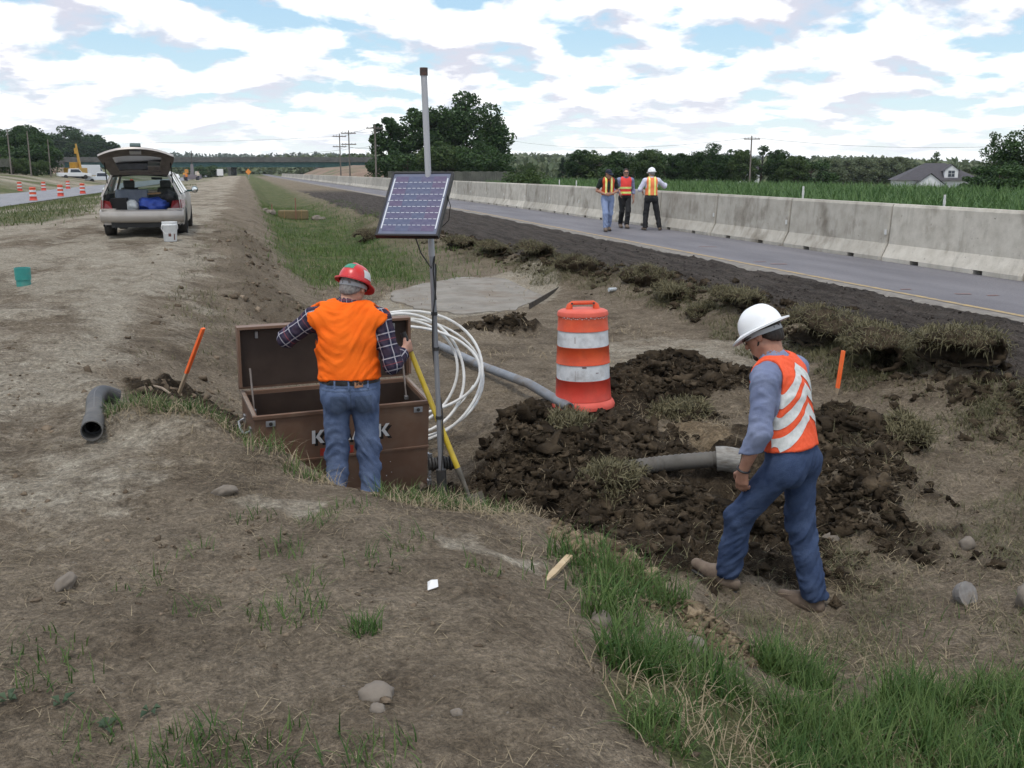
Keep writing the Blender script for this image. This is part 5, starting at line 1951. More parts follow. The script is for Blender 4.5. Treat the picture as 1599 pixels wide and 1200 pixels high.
# litter
o = MB().add([(0, 0, 0), (.045, .01, .006), (.05, .05, .02), (.01, .055, .012), (.02, .03, .03)], [(0, 1, 4), (1, 2, 4), (2, 3, 4), (3, 0, 4), (3, 2, 1, 0)]).build("paper_scrap", mat("white paper", (.75, .75, .74), rough=.8))
o.location = gp(.61, 3.60, .004)
tag(o, "small white paper scrap on the near bank", "litter")
o = MB().tube([(-.09, 0, 0), (.05, 0, 0), (.08, 0, 0), (.12, 0, 0)], [.034, .034, .016, .014], 12).build("plastic_bottle", mat("clear bottle", (.42, .46, .48), (.55, .58, .60), 20, .25), smooth=True)
o.location = gp(6.0, 15.9, .03)
o.rotation_euler = (0, 0, .2)
tag(o, "empty clear plastic bottle lying below the sod clumps", "litter")
o = MB().box((0, 0, 0), (.012, 2.9, .10)).box((0, 1.1, -.12), (.03, .04, .3)).box((0, -1.1, -.12), (.03, .04, .3)).build("form_board", mat("dark wet board", (.05, .04, .032), (.09, .075, .06), 6, .9))
o.location = (5.05, 16.6, gz(5.05, 16.6) + .03)
o.rotation_euler = (0, 0, R(-29))
tag(o, "dark edging board along the pale sand patch in the ditch", "board")


# ---- straw bale check dam far down the ditch
def build_bale():
    x, y = 1.95, 43.5
    z = gz(x, y)
    STRAWM = mat("straw", (.115, .088, .045), (.21, .165, .085), 25, .95, bump=.8, bscale=40, stretch=(1, 1, 6))
    r = empty("straw_bale", (x, y, z), R(-6), "straw bale check dam held by stakes far down the ditch", "straw bale")
    MB().box((0, 0, .19), (1.25, .45, .40)).build("bale", STRAWM, r, bevel=.07)
    for sx in (-.35, .35):
        MB().tube([(sx, -.226, -.02), (sx, -.228, .395), (sx, .228, .395), (sx, .226, -.02)], .006, 5).build("twine", mat("orange twine", (.35, .2, .08)), r)
    for sx, h in ((-.85, .75), (.12, 1.0)):
        MB().box((sx, -.26, h / 2 - .1), (.04, .04, h)).build("bale_stake", mat("reddish stake", (.22, .10, .07)), r)
    for i, (sx, sy, s_) in enumerate(((-.95, -.1, .22), (.95, -.05, .22), (1.2, .1, .16), (-1.15, .1, .16))):
        o = rock_mesh("stone", STONE, 30 + i, (s_, s_ * .8, s_ * .6), 2, .3)
        o.location = gp(x + sx, y + sy, s_ * .3)
        tag(o, ["grey stone at the left end of the straw bale", "grey stone at the right end of the straw bale", "smaller grey stone farther right of the straw bale", "smaller grey stone farther left of the straw bale"][i], "stone")


build_bale()

# ================================================================== barrier wall
def barrier_mesh():
    LN = 3.735
    prof = [(-.30, .0), (-.30, .075), (-.165, .33), (-.115, 1.05), (-.085, 1.10), (.085, 1.10), (.115, 1.05), (.165, .33), (.30, .075), (.30, 0)]
    bm = bmesh.new()
    ys = [0, .05, .85, .87, 1.10, 1.12, 1.9, 2.55, 2.57, 2.80, 2.82, LN - .05, LN]
    rows = []
    for y in ys:
        k = .86 if y in (0, LN) else 1.0
        rows.append([bm.verts.new((q[0] * k, y, q[1] * (1 if q[1] < 1 else (1 - (.004 if k < 1 else 0))))) for q in prof])
    for i in range(len(ys) - 1):
        slot = .86 < (ys[i] + ys[i + 1]) / 2 < 1.11 or 2.56 < (ys[i] + ys[i + 1]) / 2 < 2.81
        for j in range(len(prof) - 1):
            if slot and j in (0, len(prof) - 2):
                continue
            bm.faces.new((rows[i][j], rows[i][j + 1], rows[i + 1][j + 1], rows[i + 1][j]))
        if slot:          # drain slot: roof over the opening
            bm.faces.new((rows[i][1], rows[i + 1][1], rows[i + 1][-2], rows[i][-2]))
        else:
            bm.faces.new((rows[i][0], rows[i + 1][0], rows[i + 1][-1], rows[i][-1]))
    for i in range(len(ys) - 1):
        a = (ys[i - 1] + ys[i]) / 2 if i else -1
        b = (ys[i] + ys[i + 1]) / 2
        sl = lambda m: .86 < m < 1.11 or 2.56 < m < 2.81
        if i and sl(a) != sl(b):
            bm.faces.new((rows[i][0], rows[i][1], rows[i][-2], rows[i][-1]))
    bm.faces.new(rows[0])
    bm.faces.new(rows[-1])
    bmesh.ops.recalc_face_normals(bm, faces=bm.faces)
    me = bpy.data.meshes.new("concrete_barrier")
    bm.to_mesh(me)
    bm.free()
    m = bpy.data.materials.new("stained concrete")
    m.use_nodes = True
    nt = m.node_tree
    bs = nt.nodes["Principled BSDF"]
    bs.inputs["Roughness"].default_value = .9
    bs.inputs["Specular IOR Level"].default_value = .2
    pos = node(nt, "ShaderNodeNewGeometry").outputs["Position"]
    oi = node(nt, "ShaderNodeObjectInfo")

    def nz(sc, det, st=None):
        n = node(nt, "ShaderNodeTexNoise")
        n.inputs["Scale"].default_value = sc
        n.inputs["Detail"].default_value = det
        n.inputs["Roughness"].default_value = .62
        nt.links.new(vmath(nt, "MULTIPLY", pos, st) if st else pos, n.inputs["Vector"])
        return n.outputs[0]
    c = mixc(nt, ramp(nt, nz(3.2, 7), [(.35, 0.), (.65, 1.)]), (.39, .362, .31), (.51, .48, .42))
    c = mixc(nt, ramp(nt, nz(1.15, 6, (1, 1, .8)), [(.54, 0.), (.70, .8)]), c, (.17, .145, .112))
    c = mixc(nt, ramp(nt, nz(4.5, 4, (1, 1, .12)), [(.56, 0.), (.74, .4)]), c, (.16, .145, .12))
    c = mixc(nt, ramp(nt, nz(16, 3), [(.68, 0.), (.72, .7)]), c, (.10, .09, .08))
    tint = ramp(nt, oi.outputs["Random"], [(0., .82), (1., 1.12)])
    c = mixc(nt, 1.0, c, tint, "MULTIPLY")
    nt.links.new(c, bs.inputs["Base Color"])
    bp = node(nt, "ShaderNodeBump")
    bp.inputs["Strength"].default_value = .35
    bp.inputs["Distance"].default_value = .01
    nt.links.new(nz(30, 5), bp.inputs["Height"])
    nt.links.new(bp.outputs[0], bs.inputs["Normal"])
    me.materials.append(m)
    return me


BAR = barrier_mesh()
bar_near = {0: "concrete barrier segment cut off by the right photo edge", 1: "large stained concrete barrier segment, nearest whole one at the right",
            2: "second whole concrete barrier segment from the right edge, dark stains below its middle", 3: "third whole concrete barrier segment from the right, in front of the house",
            4: "concrete barrier segment just right of the three men"}
ORD = "first second third fourth fifth sixth seventh eighth ninth tenth eleventh twelfth thirteenth fourteenth fifteenth sixteenth seventeenth eighteenth nineteenth twentieth".split()
rb = random.Random(2)
for i in range(88):
    y0 = 9.62 + i * 3.79
    yc = y0 + 1.9
    o = bpy.data.objects.new("concrete_barrier", BAR)
    COL.objects.link(o)
    o.location = (12.36 + rb.uniform(-.015, .015), y0, float(road_z(y0)) + .006)
    o.rotation_euler = (math.atan2(float(road_z(y0 + 3.76) - road_z(y0)), 3.76), 0, rb.uniform(-.003, .003))
    lab = bar_near.get(i, "concrete barrier segment behind the three men" if i == 5 else (ORD[i - 6] + " concrete barrier segment left of the three men" if i < 26 else "narrow far concrete barrier segment in the row towards the bridge"))
    tag(o, lab, "barrier", "barrier segments along the road")
    if i < 14:
        for zz in (.50,):
            MB().b2((-.168, .03, zz), (-.150, .09, zz + .10)).build("reflector", mat("small white reflector", (.62, .62, .60), rough=.4), o)


# ================================================================== station wagon with its tailgate up
def build_car():
    cx, cy = -2.1, 22.45
    root = empty("station_wagon", (cx, cy, gz(cx, cy + 1.2) + .0), R(.5), "silver beige station wagon with open tailgate parked on the bank", "car")
    PAINTC = mat("champagne paint", (.40, .37, .345), (.43, .40, .37), 3, .32, metal=.25, spec=.5, dirt=(.28, .25, .2), dscale=2.0, damt=.4)
    TRIM = mat("grey interior trim", (.085, .082, .078), (.12, .115, .11), 9, .8)
    DK = mat("dark cavity", (.012, .012, .012), rough=.9)
    GL = glass_mat("car glass", (.55, .66, .63), .25)
    wheels_y = (.98, 3.72)

    def hw(y):
        return float(np.interp(y, [-.05, .1, .5, 1.2, 3.6, 4.4, 4.85, 5.0], [.80, .865, .905, .925, .925, .88, .74, .60]))

    def bz(y):
        z = .27
        for wy in wheels_y:
            d = abs(y - wy)
            if d < .40:
                z = max(z, .30 + math.sqrt(.16 - d * d))
        return z

    def tz(y):
        return float(np.interp(y, [0, 3.2, 3.6, 4.6, 5.0], [.97, .97, .95, .84, .68]))
    ys = sorted(set([round(v, 3) for v in list(np.linspace(.0, 5.0, 36)) + [wy + d for wy in wheels_y for d in (-.4, -.38, -.3, -.2, 0, .2, .3, .38, .4)]]))
    side = MB()
    for sx in (-1, 1):
        b0 = len(side.v)
        for y in ys:
            w, b, t = hw(y), bz(y), tz(y)
            for q, k in ((0, .955), (.25, .99), (.55, 1.0), (.8, .985), (1, .955)):
                side.v.append(Vector((sx * w * k, y, b + (t - b) * q)))
        for i in range(len(ys) - 1):
            for j in range(4):
                a = b0 + i * 5 + j
                side.f.append((a, a + 1, a + 6, a + 5))
    side.build("body_side", PAINTC, root, smooth=True)
    hood = MB()
    hy = [3.25, 3.6, 4.1, 4.6, 4.9, 5.0]
    for y in hy:
        w = hw(y) * .955
        for q in (-1, -.5, 0, .5, 1):
            hood.v.append(Vector((q * w, y, tz(y) + .04 * (1 - q * q))))
    for i in range(len(hy) - 1):
        for j in range(4):
            a = i * 5 + j
            hood.f.append((a, a + 1, a + 6, a + 5))
    hood.build("bonnet", PAINTC, root, smooth=True)
    # rear quarter below the load opening, floor
    rear = MB()
    rear.add([(-.80, -.02, .30), (.80, -.02, .30), (.82, -.03, .60), (-.82, -.03, .60)], [(0, 1, 2, 3)])
    rear.build("rear_panel", PAINTC, root)
    bp = MB()
    n = 17
    for q in range(n):
        t_ = q / (n - 1) * 2 - 1
        x = t_ * .90
        bow = -.16 + .16 * abs(t_) ** 4 * 1.15
        for (dy, z) in ((.10, .34), (-.0, .36), (-.05, .42), (-.06, .52), (-.03, .60), (.03, .625), (.16, .635)):
            bp.v.append(Vector((x * (1 if z > .4 else .98), bow + dy, z)))
    for i in range(n - 1):
        for j in range(6):
            a = i * 7 + j
            bp.f.append((a, a + 1, a + 8, a + 7))
    bumper = bp.build("rear_bumper", PAINTC, root, smooth=True)
    MB().b2((-.66, -.10, .24), (.66, .12, .36)).build("bumper_valance", mat("dark plastic", (.02, .02, .02), rough=.6), root)
    MB().b2((-.85, .05, .26), (.85, 4.7, .30)).build("underbody", DK, root)
    MB().b2((-.80, .04, .56), (.80, 1.75, .60)).build("load_floor", TRIM, root)
    MB().b2((-.80, 1.76, .40), (.80, 3.3, .44)).build("cabin_floor", TRIM, root)
    MB().b2((.38, .0, .20), (.56, .40, .30)).tube([(.5, -.06, .27), (.5, .4, .27)], .028, 8).build("tailpipe", mat("dark plastic", (.02, .02, .02)), root)
    # roof
    rf = MB()
    ry = [.16, .3, .8, 1.6, 2.2, 2.45]
    for y in ry:
        zc = float(np.interp(y, ry, [1.40, 1.425, 1.455, 1.46, 1.43, 1.395]))
        w = float(np.interp(y, ry, [.60, .62, .645, .655, .645, .63]))
        for q in (-1, -.92, -.5, 0, .5, .92, 1):
            rf.v.append(Vector((q * w, y, zc + .045 * (1 - q * q) - (.03 if abs(q) == 1 else 0))))
    for i in range(len(ry) - 1):
        for j in range(6):
            a = i * 7 + j
            rf.f.append((a, a + 1, a + 8, a + 7))
    rf.build("roof", PAINTC, root, smooth=True)
    hl = MB()
    for i, y in enumerate(ry):
        zc = float(np.interp(y, ry, [1.37, 1.395, 1.425, 1.43, 1.40, 1.365]))
        w = float(np.interp(y, ry, [.58, .60, .625, .635, .625, .61]))
        hl.v += [Vector((-w, y, zc - .02)), Vector((0, y, zc + .02)), Vector((w, y, zc - .02))]
    for i in range(len(ry) - 1):
        for j in range(2):
            a = i * 3 + j
            hl.f.append((a, a + 3, a + 4, a + 1))
    hl.build("headlining", TRIM, root)
    for sx in (-1, 1):
        nm = mat("champagne paint", (.4, .36, .31))

        def pillar(pname, p0, p1, w0, w1):
            m_ = MB()
            p0, p1 = Vector(p0), Vector(p1)
            vs_ = []
            for p, w in ((p0, w0), (p1, w1)):
                for dy, dx in ((-w, .0), (w, .0), (w, -.05 * sx), (-w, -.05 * sx)):
                    vs_.append(p + Vector((dx, dy, 0)))
            m_.add(vs_, [(0, 1, 2, 3), (7, 6, 5, 4)] + [(k, (k + 1) % 4, 4 + (k + 1) % 4, 4 + k) for k in range(4)])
            m_.build(pname, nm, root)
        pillar("rear_pillar", (sx * .855, .14, .93), (sx * .625, .25, 1.40), .15, .10)
        pillar("quarter_pillar", (sx * .885, 1.05, .95), (sx * .655, 1.0, 1.43), .05, .045)
        pillar("door_pillar", (sx * .885, 2.0, .95), (sx * .66, 1.75, 1.44), .06, .05)
        pillar("windscreen_pillar", (sx * .86, 3.15, .95), (sx * .64, 2.35, 1.41), .06, .05)
        MB().add([(sx * .87, .30, .96), (sx * .88, 3.05, .96), (sx * .655, 2.33, 1.415), (sx * .655, .36, 1.415)], [(0, 1, 2, 3)]).build("side_window", GL, root)
        tl = MB()
        tl.add([(sx * .62, -.035, .66), (sx * .865, .05, .66), (sx * .925, .32, .70), (sx * .905, .34, .84), (sx * .845, .07, .85), (sx * .66, -.02, .82)], [(0, 1, 4, 5), (1, 2, 3, 4)])
        tl.build("tail_light", mat("dark red lens", (.16, .008, .012), rough=.15, spec=.6), root)
        mr = MB()
        mr.lathe([(.0, -.09), (.07, -.085), (.085, -.02), (.06, .06), (.0, .08)], 14, (sx * 1.06, 2.85, 1.02), (R(90), 0, 0))
        mr.box((sx * .95, 2.87, .99), (.16, .05, .05))
        mo = mr.build("door_mirror", mat("teal black mirror shell", (.015, .05, .05), rough=.3), root, smooth=True)
        MB().lathe([(.062, 0), (.001, .003)], 14, (sx * 1.06, 2.755, 1.02), (R(90), 0, 0)).build("mirror_glass", mat("mirror", (.75, .78, .8), rough=.05, metal=1.0), mo)
        for wy in wheels_y:
            w_ = empty("wheel", (sx * .80, wy, .325), 0)
            w_.parent = root
            MB().lathe([(.20, -.11), (.30, -.115), (.325, -.085), (.325, .085), (.30, .115), (.20, .11)], 28, (0, 0, 0), (0, R(90), 0)).build("tyre", BLACK_RUBBER, w_, smooth=True)
            MB().lathe([(.20, -.09), (.19, .06), (.06, .085), (.001, .085)], 20, (0, 0, 0), (0, R(90) * sx, 0)).build("rim", STEEL, w_, smooth=True)
            MB().b2((sx * .50, wy - .36, .30), (sx * .72, wy + .36, .72)).build("wheel_housing", DK, root)
        MB().b2((sx * .55, -.06, .62), (sx * .86, .06, .66)).build("load_sill", PAINTC, root)
        # inner trim of the load bay
        MB().add([(sx * .80, .06, .6), (sx * .78, 1.7, .6), (sx * .74, 1.7, .96), (sx * .74, .14, .96)], [(0, 1, 2, 3)]).build("load_bay_trim", TRIM, root)
    MB().add([(-.80, 3.22, .98), (.80, 3.22, .98), (.60, 2.42, 1.39), (-.60, 2.42, 1.39)], [(0, 1, 2, 3)]).build("windscreen", GL, root)
    MB().b2((-.8, 2.95, .62), (.8, 3.3, .93)).build("dashboard", mat("dark plastic", (.02, .02, .02)), root, bevel=.04)
    MB().tube([(.05, 2.75, 1.30), (.30, 2.72, 1.29)], .03, 8).build("rear_view_mirror", DK, root, smooth=True)
    for sx in (-.42, .42):
        MB().box((sx, 2.05, .78), (.48, .16, .62), (R(-10), 0, 0), .85).build("front_seat", TRIM, root, bevel=.05)
        MB().box((sx, 1.98, 1.17), (.26, .10, .18), (R(-10), 0, 0)).build("head_restraint", TRIM, root, bevel=.04)
    MB().box((0, 1.66, .78), (1.36, .14, .40), (R(-8), 0, 0)).build("rear_seat", TRIM, root, bevel=.05)
    # tailgate, hinged at the roof, raised
    tg = empty("tailgate", (0, .16, 1.40), 0)
    tg.parent = root
    tg.rotation_euler = (R(-40), 0, 0)
    TGI = mat("tailgate inner trim", (.10, .088, .080), (.14, .122, .110), 8, .7)
    nc, nr = 13, 9

    def tgp(i, j, lev):
        """curved tailgate: i across, j from hinge to lip"""
        q = i / (nc - 1) * 2 - 1
        t_ = j / (nr - 1)
        w = float(np.interp(t_, [0, .15, .55, .8, 1.0], [.60, .64, .755, .80, .76]))
        L_ = 1.02 - .17 * abs(q) ** 2.4
        y = -L_ * t_
        z = float(np.interp(t_, [0, .6, .85, 1.0], [0, -.01, -.07, -.17])) + .06 * (1 - q * q) * (.3 + .7 * t_) + lev
        return Vector((q * w, y, z))
    hole = lambda i, j: 2 <= i < nc - 3 and 1 <= j < 5
    for nm, lev, mt_, flip in (("tailgate_skin", .035, PAINTC, False), ("tailgate_lining", -.02, TGI, True)):
        mb = MB()
        for i in range(nc):
            for j in range(nr):
                mb.v.append(tgp(i, j, lev))
        for i in range(nc - 1):
            for j in range(nr - 1):
                if not hole(i, j):
                    mb.f.append((i * nr + j, i * nr + j + 1, (i + 1) * nr + j + 1, (i + 1) * nr + j))
        if not flip:
            edge = [(i, nr - 1) for i in range(nc)]
            edge = [(0, j) for j in range(nr)] + edge[1:] + [(nc - 1, j) for j in range(nr - 2, -1, -1)]
            b0 = len(mb.v)
            for (i, j) in edge:
                mb.v.append(tgp(i, j, lev))
                mb.v.append(tgp(i, j, -.02))
            for k in range(len(edge) - 1):
                mb.f.append((b0 + 2 * k, b0 + 2 * k + 1, b0 + 2 * k + 3, b0 + 2 * k + 2))
        mb.build(nm, mt_, tg, smooth=True, angle=50)
    gm = MB()
    for i in range(2, nc - 2):
        for j in range(1, 6):
            gm.v.append(tgp(i, j, .008))
    m_ = 5
    for i in range(nc - 5):
        for j in range(4):
            gm.f.append((i * m_ + j, i * m_ + j + 1, (i + 1) * m_ + j + 1, (i + 1) * m_ + j))
    gm.build("tailgate_window", GL, tg, smooth=True)
    MB().b2((.20, -.34, -.05), (.48, -.20, -.022)).build("window_motor_cover", TGI, tg, bevel=.006)
    MB().b2((-.12, -.90, -.10), (.12, -.80, -.045)).build("tailgate_latch", STEEL, tg, bevel=.008)
    MB().b2((-.10, -.99, -.02), (.12, -.84, .06)).build("tailgate_handle", mat("teal black mirror shell", (.015, .05, .05)), tg, bevel=.01)
    for sx in (-1, 1):
        stick_tube("gas_strut", [(sx * .70, .20, 1.05), (sx * .69, -.22, 1.72)], .012, DK, root, 6)
    CS = .93
    root.scale = (CS, CS, CS)
    # load in the boot: separate things
    bz_ = root.location.z + .60 * CS

    def inside(name, builder, loc, label, cat):
        o = builder
        o.location = (cx + loc[0] * CS, cy + loc[1] * CS, bz_ + loc[2] * CS)
        o.scale = (CS, CS, CS)
        tag(o, label, cat)
    inside("b", MB().box((0, 0, .17), (.72, .45, .34), None, .96).build("storage_bin", mat("blue grey bin", (.15, .17, .22), (.2, .22, .27), 6, .6), bevel=.02), (-.28, .95, .12), "blue grey storage bin at the back of the wagon's load bay", "bin")
    inside("b", MB().box((0, 0, .14), (.36, .40, .28)).build("dark_crate", mat("black plastic crate", (.02, .018, .018), rough=.7), bevel=.01), (-.52, .42, .002), "black crate at the left of the wagon's load bay", "crate")
    inside("b", rock_mesh("white_bag", mat("white plastic bag", (.62, .64, .62), (.75, .76, .75), 10, .5), 3, (.15, .14, .14), 3, .25, smooth=True), (-.24, .32, .12), "white plastic bag in the wagon's load bay", "bag")
    inside("b", rock_mesh("blue_tarpaulin", mat("blue tarpaulin", (.035, .075, .38), (.06, .12, .50), 8, .5), 5, (.34, .26, .15), 3, .35, smooth=True, freq=2.2), (.17, .45, .12), "bright blue tarpaulin bundle in the wagon's load bay", "tarpaulin")
    inside("b", rock_mesh("dark_jacket", mat("dark jacket", (.03, .03, .035), (.10, .09, .09), 8, .9), 9, (.22, .2, .2), 3, .3, smooth=True), (.52, .8, .22), "dark jacket bundle at the right of the wagon's load bay", "jacket")
    inside("b", MB().box((0, 0, 0), (.5, .3, .04), (0, R(-4), 0)).build("cardboard_sheet", mat("cardboard", (.38, .23, .12))), (.10, .95, .36), "brown cardboard sheet on the load in the wagon", "cardboard")


build_car()
bk = empty("bucket", (-1.47, 20.95, gz(-1.47, 20.95)), 0, "white plastic bucket standing behind the wagon", "bucket")
BKM = mat("white bucket plastic", (.68, .70, .70), (.76, .77, .77), 8, .4)
MB().lathe([(.12, .0), (.123, .004), (.142, .30), (.150, .31), (.150, .335), (.143, .345), (.148, .36), (.148, .385), (.135, .386), (.115, .02), (.001, .02)], 24).build("pail", BKM, bk, smooth=True)
lb = MB()
for a0, a1, z0_, z1_ in ((-1.75, -1.35, .10, .17), (-.95, -.75, .03, .15)):
    ring = [a0 + (a1 - a0) * i / 5 for i in range(6)]
    lb.add([(.1225 * math.cos(a) + .007 * math.cos(a) * z0_ / .1, .1225 * math.sin(a) + .007 * math.sin(a) * z0_ / .1, z0_) for a in ring] + [(.1225 * math.cos(a) + .0072 * math.cos(a) * z1_ / .1, .1225 * math.sin(a) + .0072 * math.sin(a) * z1_ / .1, z1_) for a in ring],
           [(i, i + 1, 7 + i, 6 + i) for i in range(5)])
lb.build("stain", mat("dark scuffs", (.14, .06, .05)), bk)
stick_tube("bail", [(-.15, 0, .32), (-.155, -.06, .25), (-.08, -.15, .16), (.08, -.15, .16), (.155, -.06, .25), (.15, 0, .32)], .004, STEEL, bk, 6)

# ================================================================== drums along the far carriageway
for i, (x, y, lab) in enumerate([(-15.0, 80.6, "nearest traffic drum on the far carriageway, leftmost on its grass side"), (-15.3, 94, "second traffic drum on the grass side of the far carriageway"), (-15.1, 105, "third traffic drum on the grass side of the far carriageway, next to the wagon"),
                                 (-23.0, 117, "traffic drum farthest left on the far edge of the far carriageway"), (-21.9, 124, "second traffic drum on the far edge of the far carriageway"), (-21.2, 136, "third traffic drum on the far edge, left of the white pickup"),
                                 (-18.6, 158, "small traffic drum on the road by the parked trucks"), (-16.7, 166, "small traffic drum nearest the wagon's tailgate by the trucks")]):
    build_drum("traffic_drum", (x, y, float(road_z(y)) - (.40 if -22.3 < x < -14.2 else .45) + (.0 if -22.3 < x < -14.2 else gz(x, y) - (float(road_z(y)) - .45))), lab, "drums along the far carriageway", hi=False)


# ================================================================== trees
BARK = mat("bark", (.055, .043, .034), (.10, .08, .065), 4, .95)
LEAF = {
    "dark": leaf_mat("dark green leaves", (.018, .044, .014), (.056, .102, .030), .35),
    "mid": leaf_mat("mid green leaves", (.034, .066, .020), (.085, .125, .040), .35),
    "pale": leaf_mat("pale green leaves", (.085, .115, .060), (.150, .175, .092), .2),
    "blue": leaf_mat("dull far leaves", (.105, .135, .115), (.150, .175, .140), .05),  # distance haze put into the leaf colour, paler and greyer
    "conifer": leaf_mat("conifer needles", (.018, .040, .022), (.040, .068, .036), .5),
}


def leaf_quads(C, size, rs, flat=.0):
    n = len(C)
    u = rs.normal(size=(n, 3))
    u[:, 2] *= (1 - flat)
    u /= np.linalg.norm(u, axis=1)[:, None]
    v = np.cross(u, rs.normal(size=(n, 3)))
    v /= np.linalg.norm(v, axis=1)[:, None] + 1e-9
    s = size * rs.uniform(.6, 1.4, size=(n, 1))
    V = np.stack([C - u * s, C + v * s * .55, C + u * s, C - v * s * .55], 1).reshape(-1, 3)
    F = np.arange(n * 4).reshape(n, 4)
    return V, F


def crown_points(rs, H, Rd, nb, n, base=.25, shape="round"):
    """leaf positions gathered in boughs through the crown's volume"""
    P_ = []
    cs = []
    for b in range(nb):
        for _ in range(50):
            q = rs.uniform(-1, 1, 3)
            if np.linalg.norm(q) < 1:
                break
        z = base + (1 - base) * (.5 + .5 * q[2] * .92)
        if shape == "cone":
            w = (1 - (z - base) / (1 - base)) * 1.05 + .06
        elif shape == "col":
            w = 1.0 if z < .8 else .7
        else:
            t = (z - base) / (1 - base)
            w = math.sqrt(max(.05, 1 - (2 * t - .85) ** 2 * .75))
        rr = np.array([q[0], q[1]])
        rr = rr / (np.linalg.norm(rr) + 1e-6) * np.linalg.norm(rr) ** .5
        cs.append((rr[0] * w * Rd * .85, rr[1] * w * Rd * .85, z * H, Rd * rs.uniform(.20, .42) * (.6 + .4 * w)))
    per = n // nb
    for (x, y, z, r) in cs:
        d = rs.normal(size=(per, 3))
        d /= np.linalg.norm(d, axis=1)[:, None]
        rad = r * rs.uniform(.35, 1.08, size=(per, 1)) ** .6
        P_.append(np.array([x, y, z]) + d * rad * np.array([1, 1, .78]))
    return np.concatenate(P_), cs


TREE_CACHE = {}


def tree_proto(key, H, Rd, nb, n, ls, seed, base=.22, shape="round", trunk=.02):
    rs = np.random.RandomState(seed)
    pts, cs = crown_points(rs, H, Rd, nb, n, base, shape)
    V, F = leaf_quads(pts, ls, rs)
    me = bpy.data.meshes.new("crown")
    o = mesh_np("crown", V, F)
    crown = o.data
    bpy.data.objects.remove(o)
    m_ = MB()
    r0 = H * trunk
    top = (rs.uniform(-.04, .04) * H, rs.uniform(-.04, .04) * H, H * .86)
    m_.tube([(0, 0, -.3), (0, 0, H * .05), (top[0] * .4, top[1] * .4, H * .4), top], [r0 * 1.4, r0, r0 * .7, r0 * .12], 8)
    for (x, y, z, r) in cs[:: max(1, len(cs) // 12)]:
        z0 = min(z * .72, H * .7)
        k = z0 / (H * .86)
        s_ = Vector((top[0] * k, top[1] * k, z0))
        e = Vector((x, y, z))
        m_.tube([s_, s_.lerp(e, .5) + Vector((0, 0, H * .02)), e], [r0 * .42, r0 * .25, r0 * .06], 6)
    to = m_.build("trunk", BARK, None, smooth=True)
    tm = to.data
    bpy.data.objects.remove(to)
    TREE_CACHE[key] = (crown, tm, H)


def tree(key, x, y, z, hgt, leaf, label, group, wide=1.0, rz=0.0, name="tree", cat="tree"):
    crown, tm, H = TREE_CACHE[key]
    s = hgt / H
    r = empty(name, (x, y, z), rz, label, cat, group)
    r.scale = (s * wide, s * wide, s)
    ck = (key, leaf)
    if ck not in TREE_CACHE:
        c2 = crown.copy()
        c2.materials.clear()
        c2.materials.append(LEAF[leaf])
        TREE_CACHE[ck] = c2
    for nm, me in (("crown", TREE_CACHE[ck]), ("trunk", tm)):
        o = bpy.data.objects.new(nm, me)
        COL.objects.link(o)
        o.parent = r
    return r


tree_proto("oak", 14, 6.2, 60, 15000, .27, 1, .14)
tree_proto("oak2", 13, 5.2, 52, 12000, .28, 2, .12)
tree_proto("bush", 6, 3.6, 24, 4500, .19, 3, .02)
tree_proto("slim", 12, 3.0, 26, 4500, .26, 4, .16)
tree_proto("sparse", 12, 3.4, 20, 1500, .26, 5, .25)
tree_proto("cone", 9, 2.4, 30, 3200, .20, 6, .04, "cone")
tree_proto("mound", 12, 6.5, 34, 4200, .50, 7, .05)


def zg(x, y):
    return float(ground_z(np.array([x]), np.array([y]))[0])


def pix(u, d):
    """plan position at camera bearing u (photo column) and forward distance d"""
    r = (u - 799.5) / 1550. * d * 1.0
    c, s = math.cos(R(14.83)), math.sin(R(14.83))
    k = .9770 + .0
    return (r * c + d * s, d * c - r * s)


def grow_tree(key, u, d, vtop, leaf, label, group=None, wide=1.0, zb=None, seed=0, name="tree", cat="tree"):
    x, y = pix(u, d)
    zt_ = 1.8 + (262 - vtop) / 1550. * d * 1.02
    z0_ = zg(x, y) if zb is None else zb
    return tree(key, x, y, z0_ - .1, zt_ - z0_ + .1, leaf, label, group, wide, seed * 1.7 + u * .01, name, cat)


# big group beyond the barrier
grow_tree("oak", 733, 150, 156, "dark", "tallest broad dark tree behind the solar mast", wide=1.05)
grow_tree("oak2", 662, 148, 176, "dark", "broad dark tree left of the mast, second tallest of the clump", wide=1.15)
grow_tree("slim", 613, 146, 178, "dark", "slim dark tree at the left end of the clump by the utility pole", wide=1.0)
grow_tree("sparse", 772, 149, 190, "dark", "sparse branching tree at the right end of the tall clump", wide=.95)
grow_tree("bush", 700, 138, 222, "mid", "rounded bush in front of the tall clump by the mast", wide=1.2, name="bush", cat="bush")
grow_tree("bush", 748, 134, 222, "dark", "dark upright bush at the foot of the tall clump", wide=1.0, name="bush", cat="bush")
grow_tree("bush", 768, 130, 235, "dark", "low dark bush at the right foot of the tall clump", wide=1.3, name="bush", cat="bush")
grow_tree("bush", 640, 140, 236, "dark", "low dark bush left of the mast under the clump", wide=1.6, name="bush", cat="bush")
grow_tree("bush", 715, 142, 238, "dark", "low dark bush right behind the mast under the clump", wide=1.7, name="bush", cat="bush")
grow_tree("bush", 815, 60, 262, "mid", "low green bush behind the barrier left of the three men", wide=1.2, name="bush", cat="bush")
grow_tree("bush", 575, 440, 240, "mid", "low green bush behind the right end of the bridge", wide=2.0, name="bush", cat="bush")
grow_tree("bush", 606, 165, 244, "dark", "dark low bush at the foot of the nearest utility pole", wide=1.2, name="bush", cat="bush")
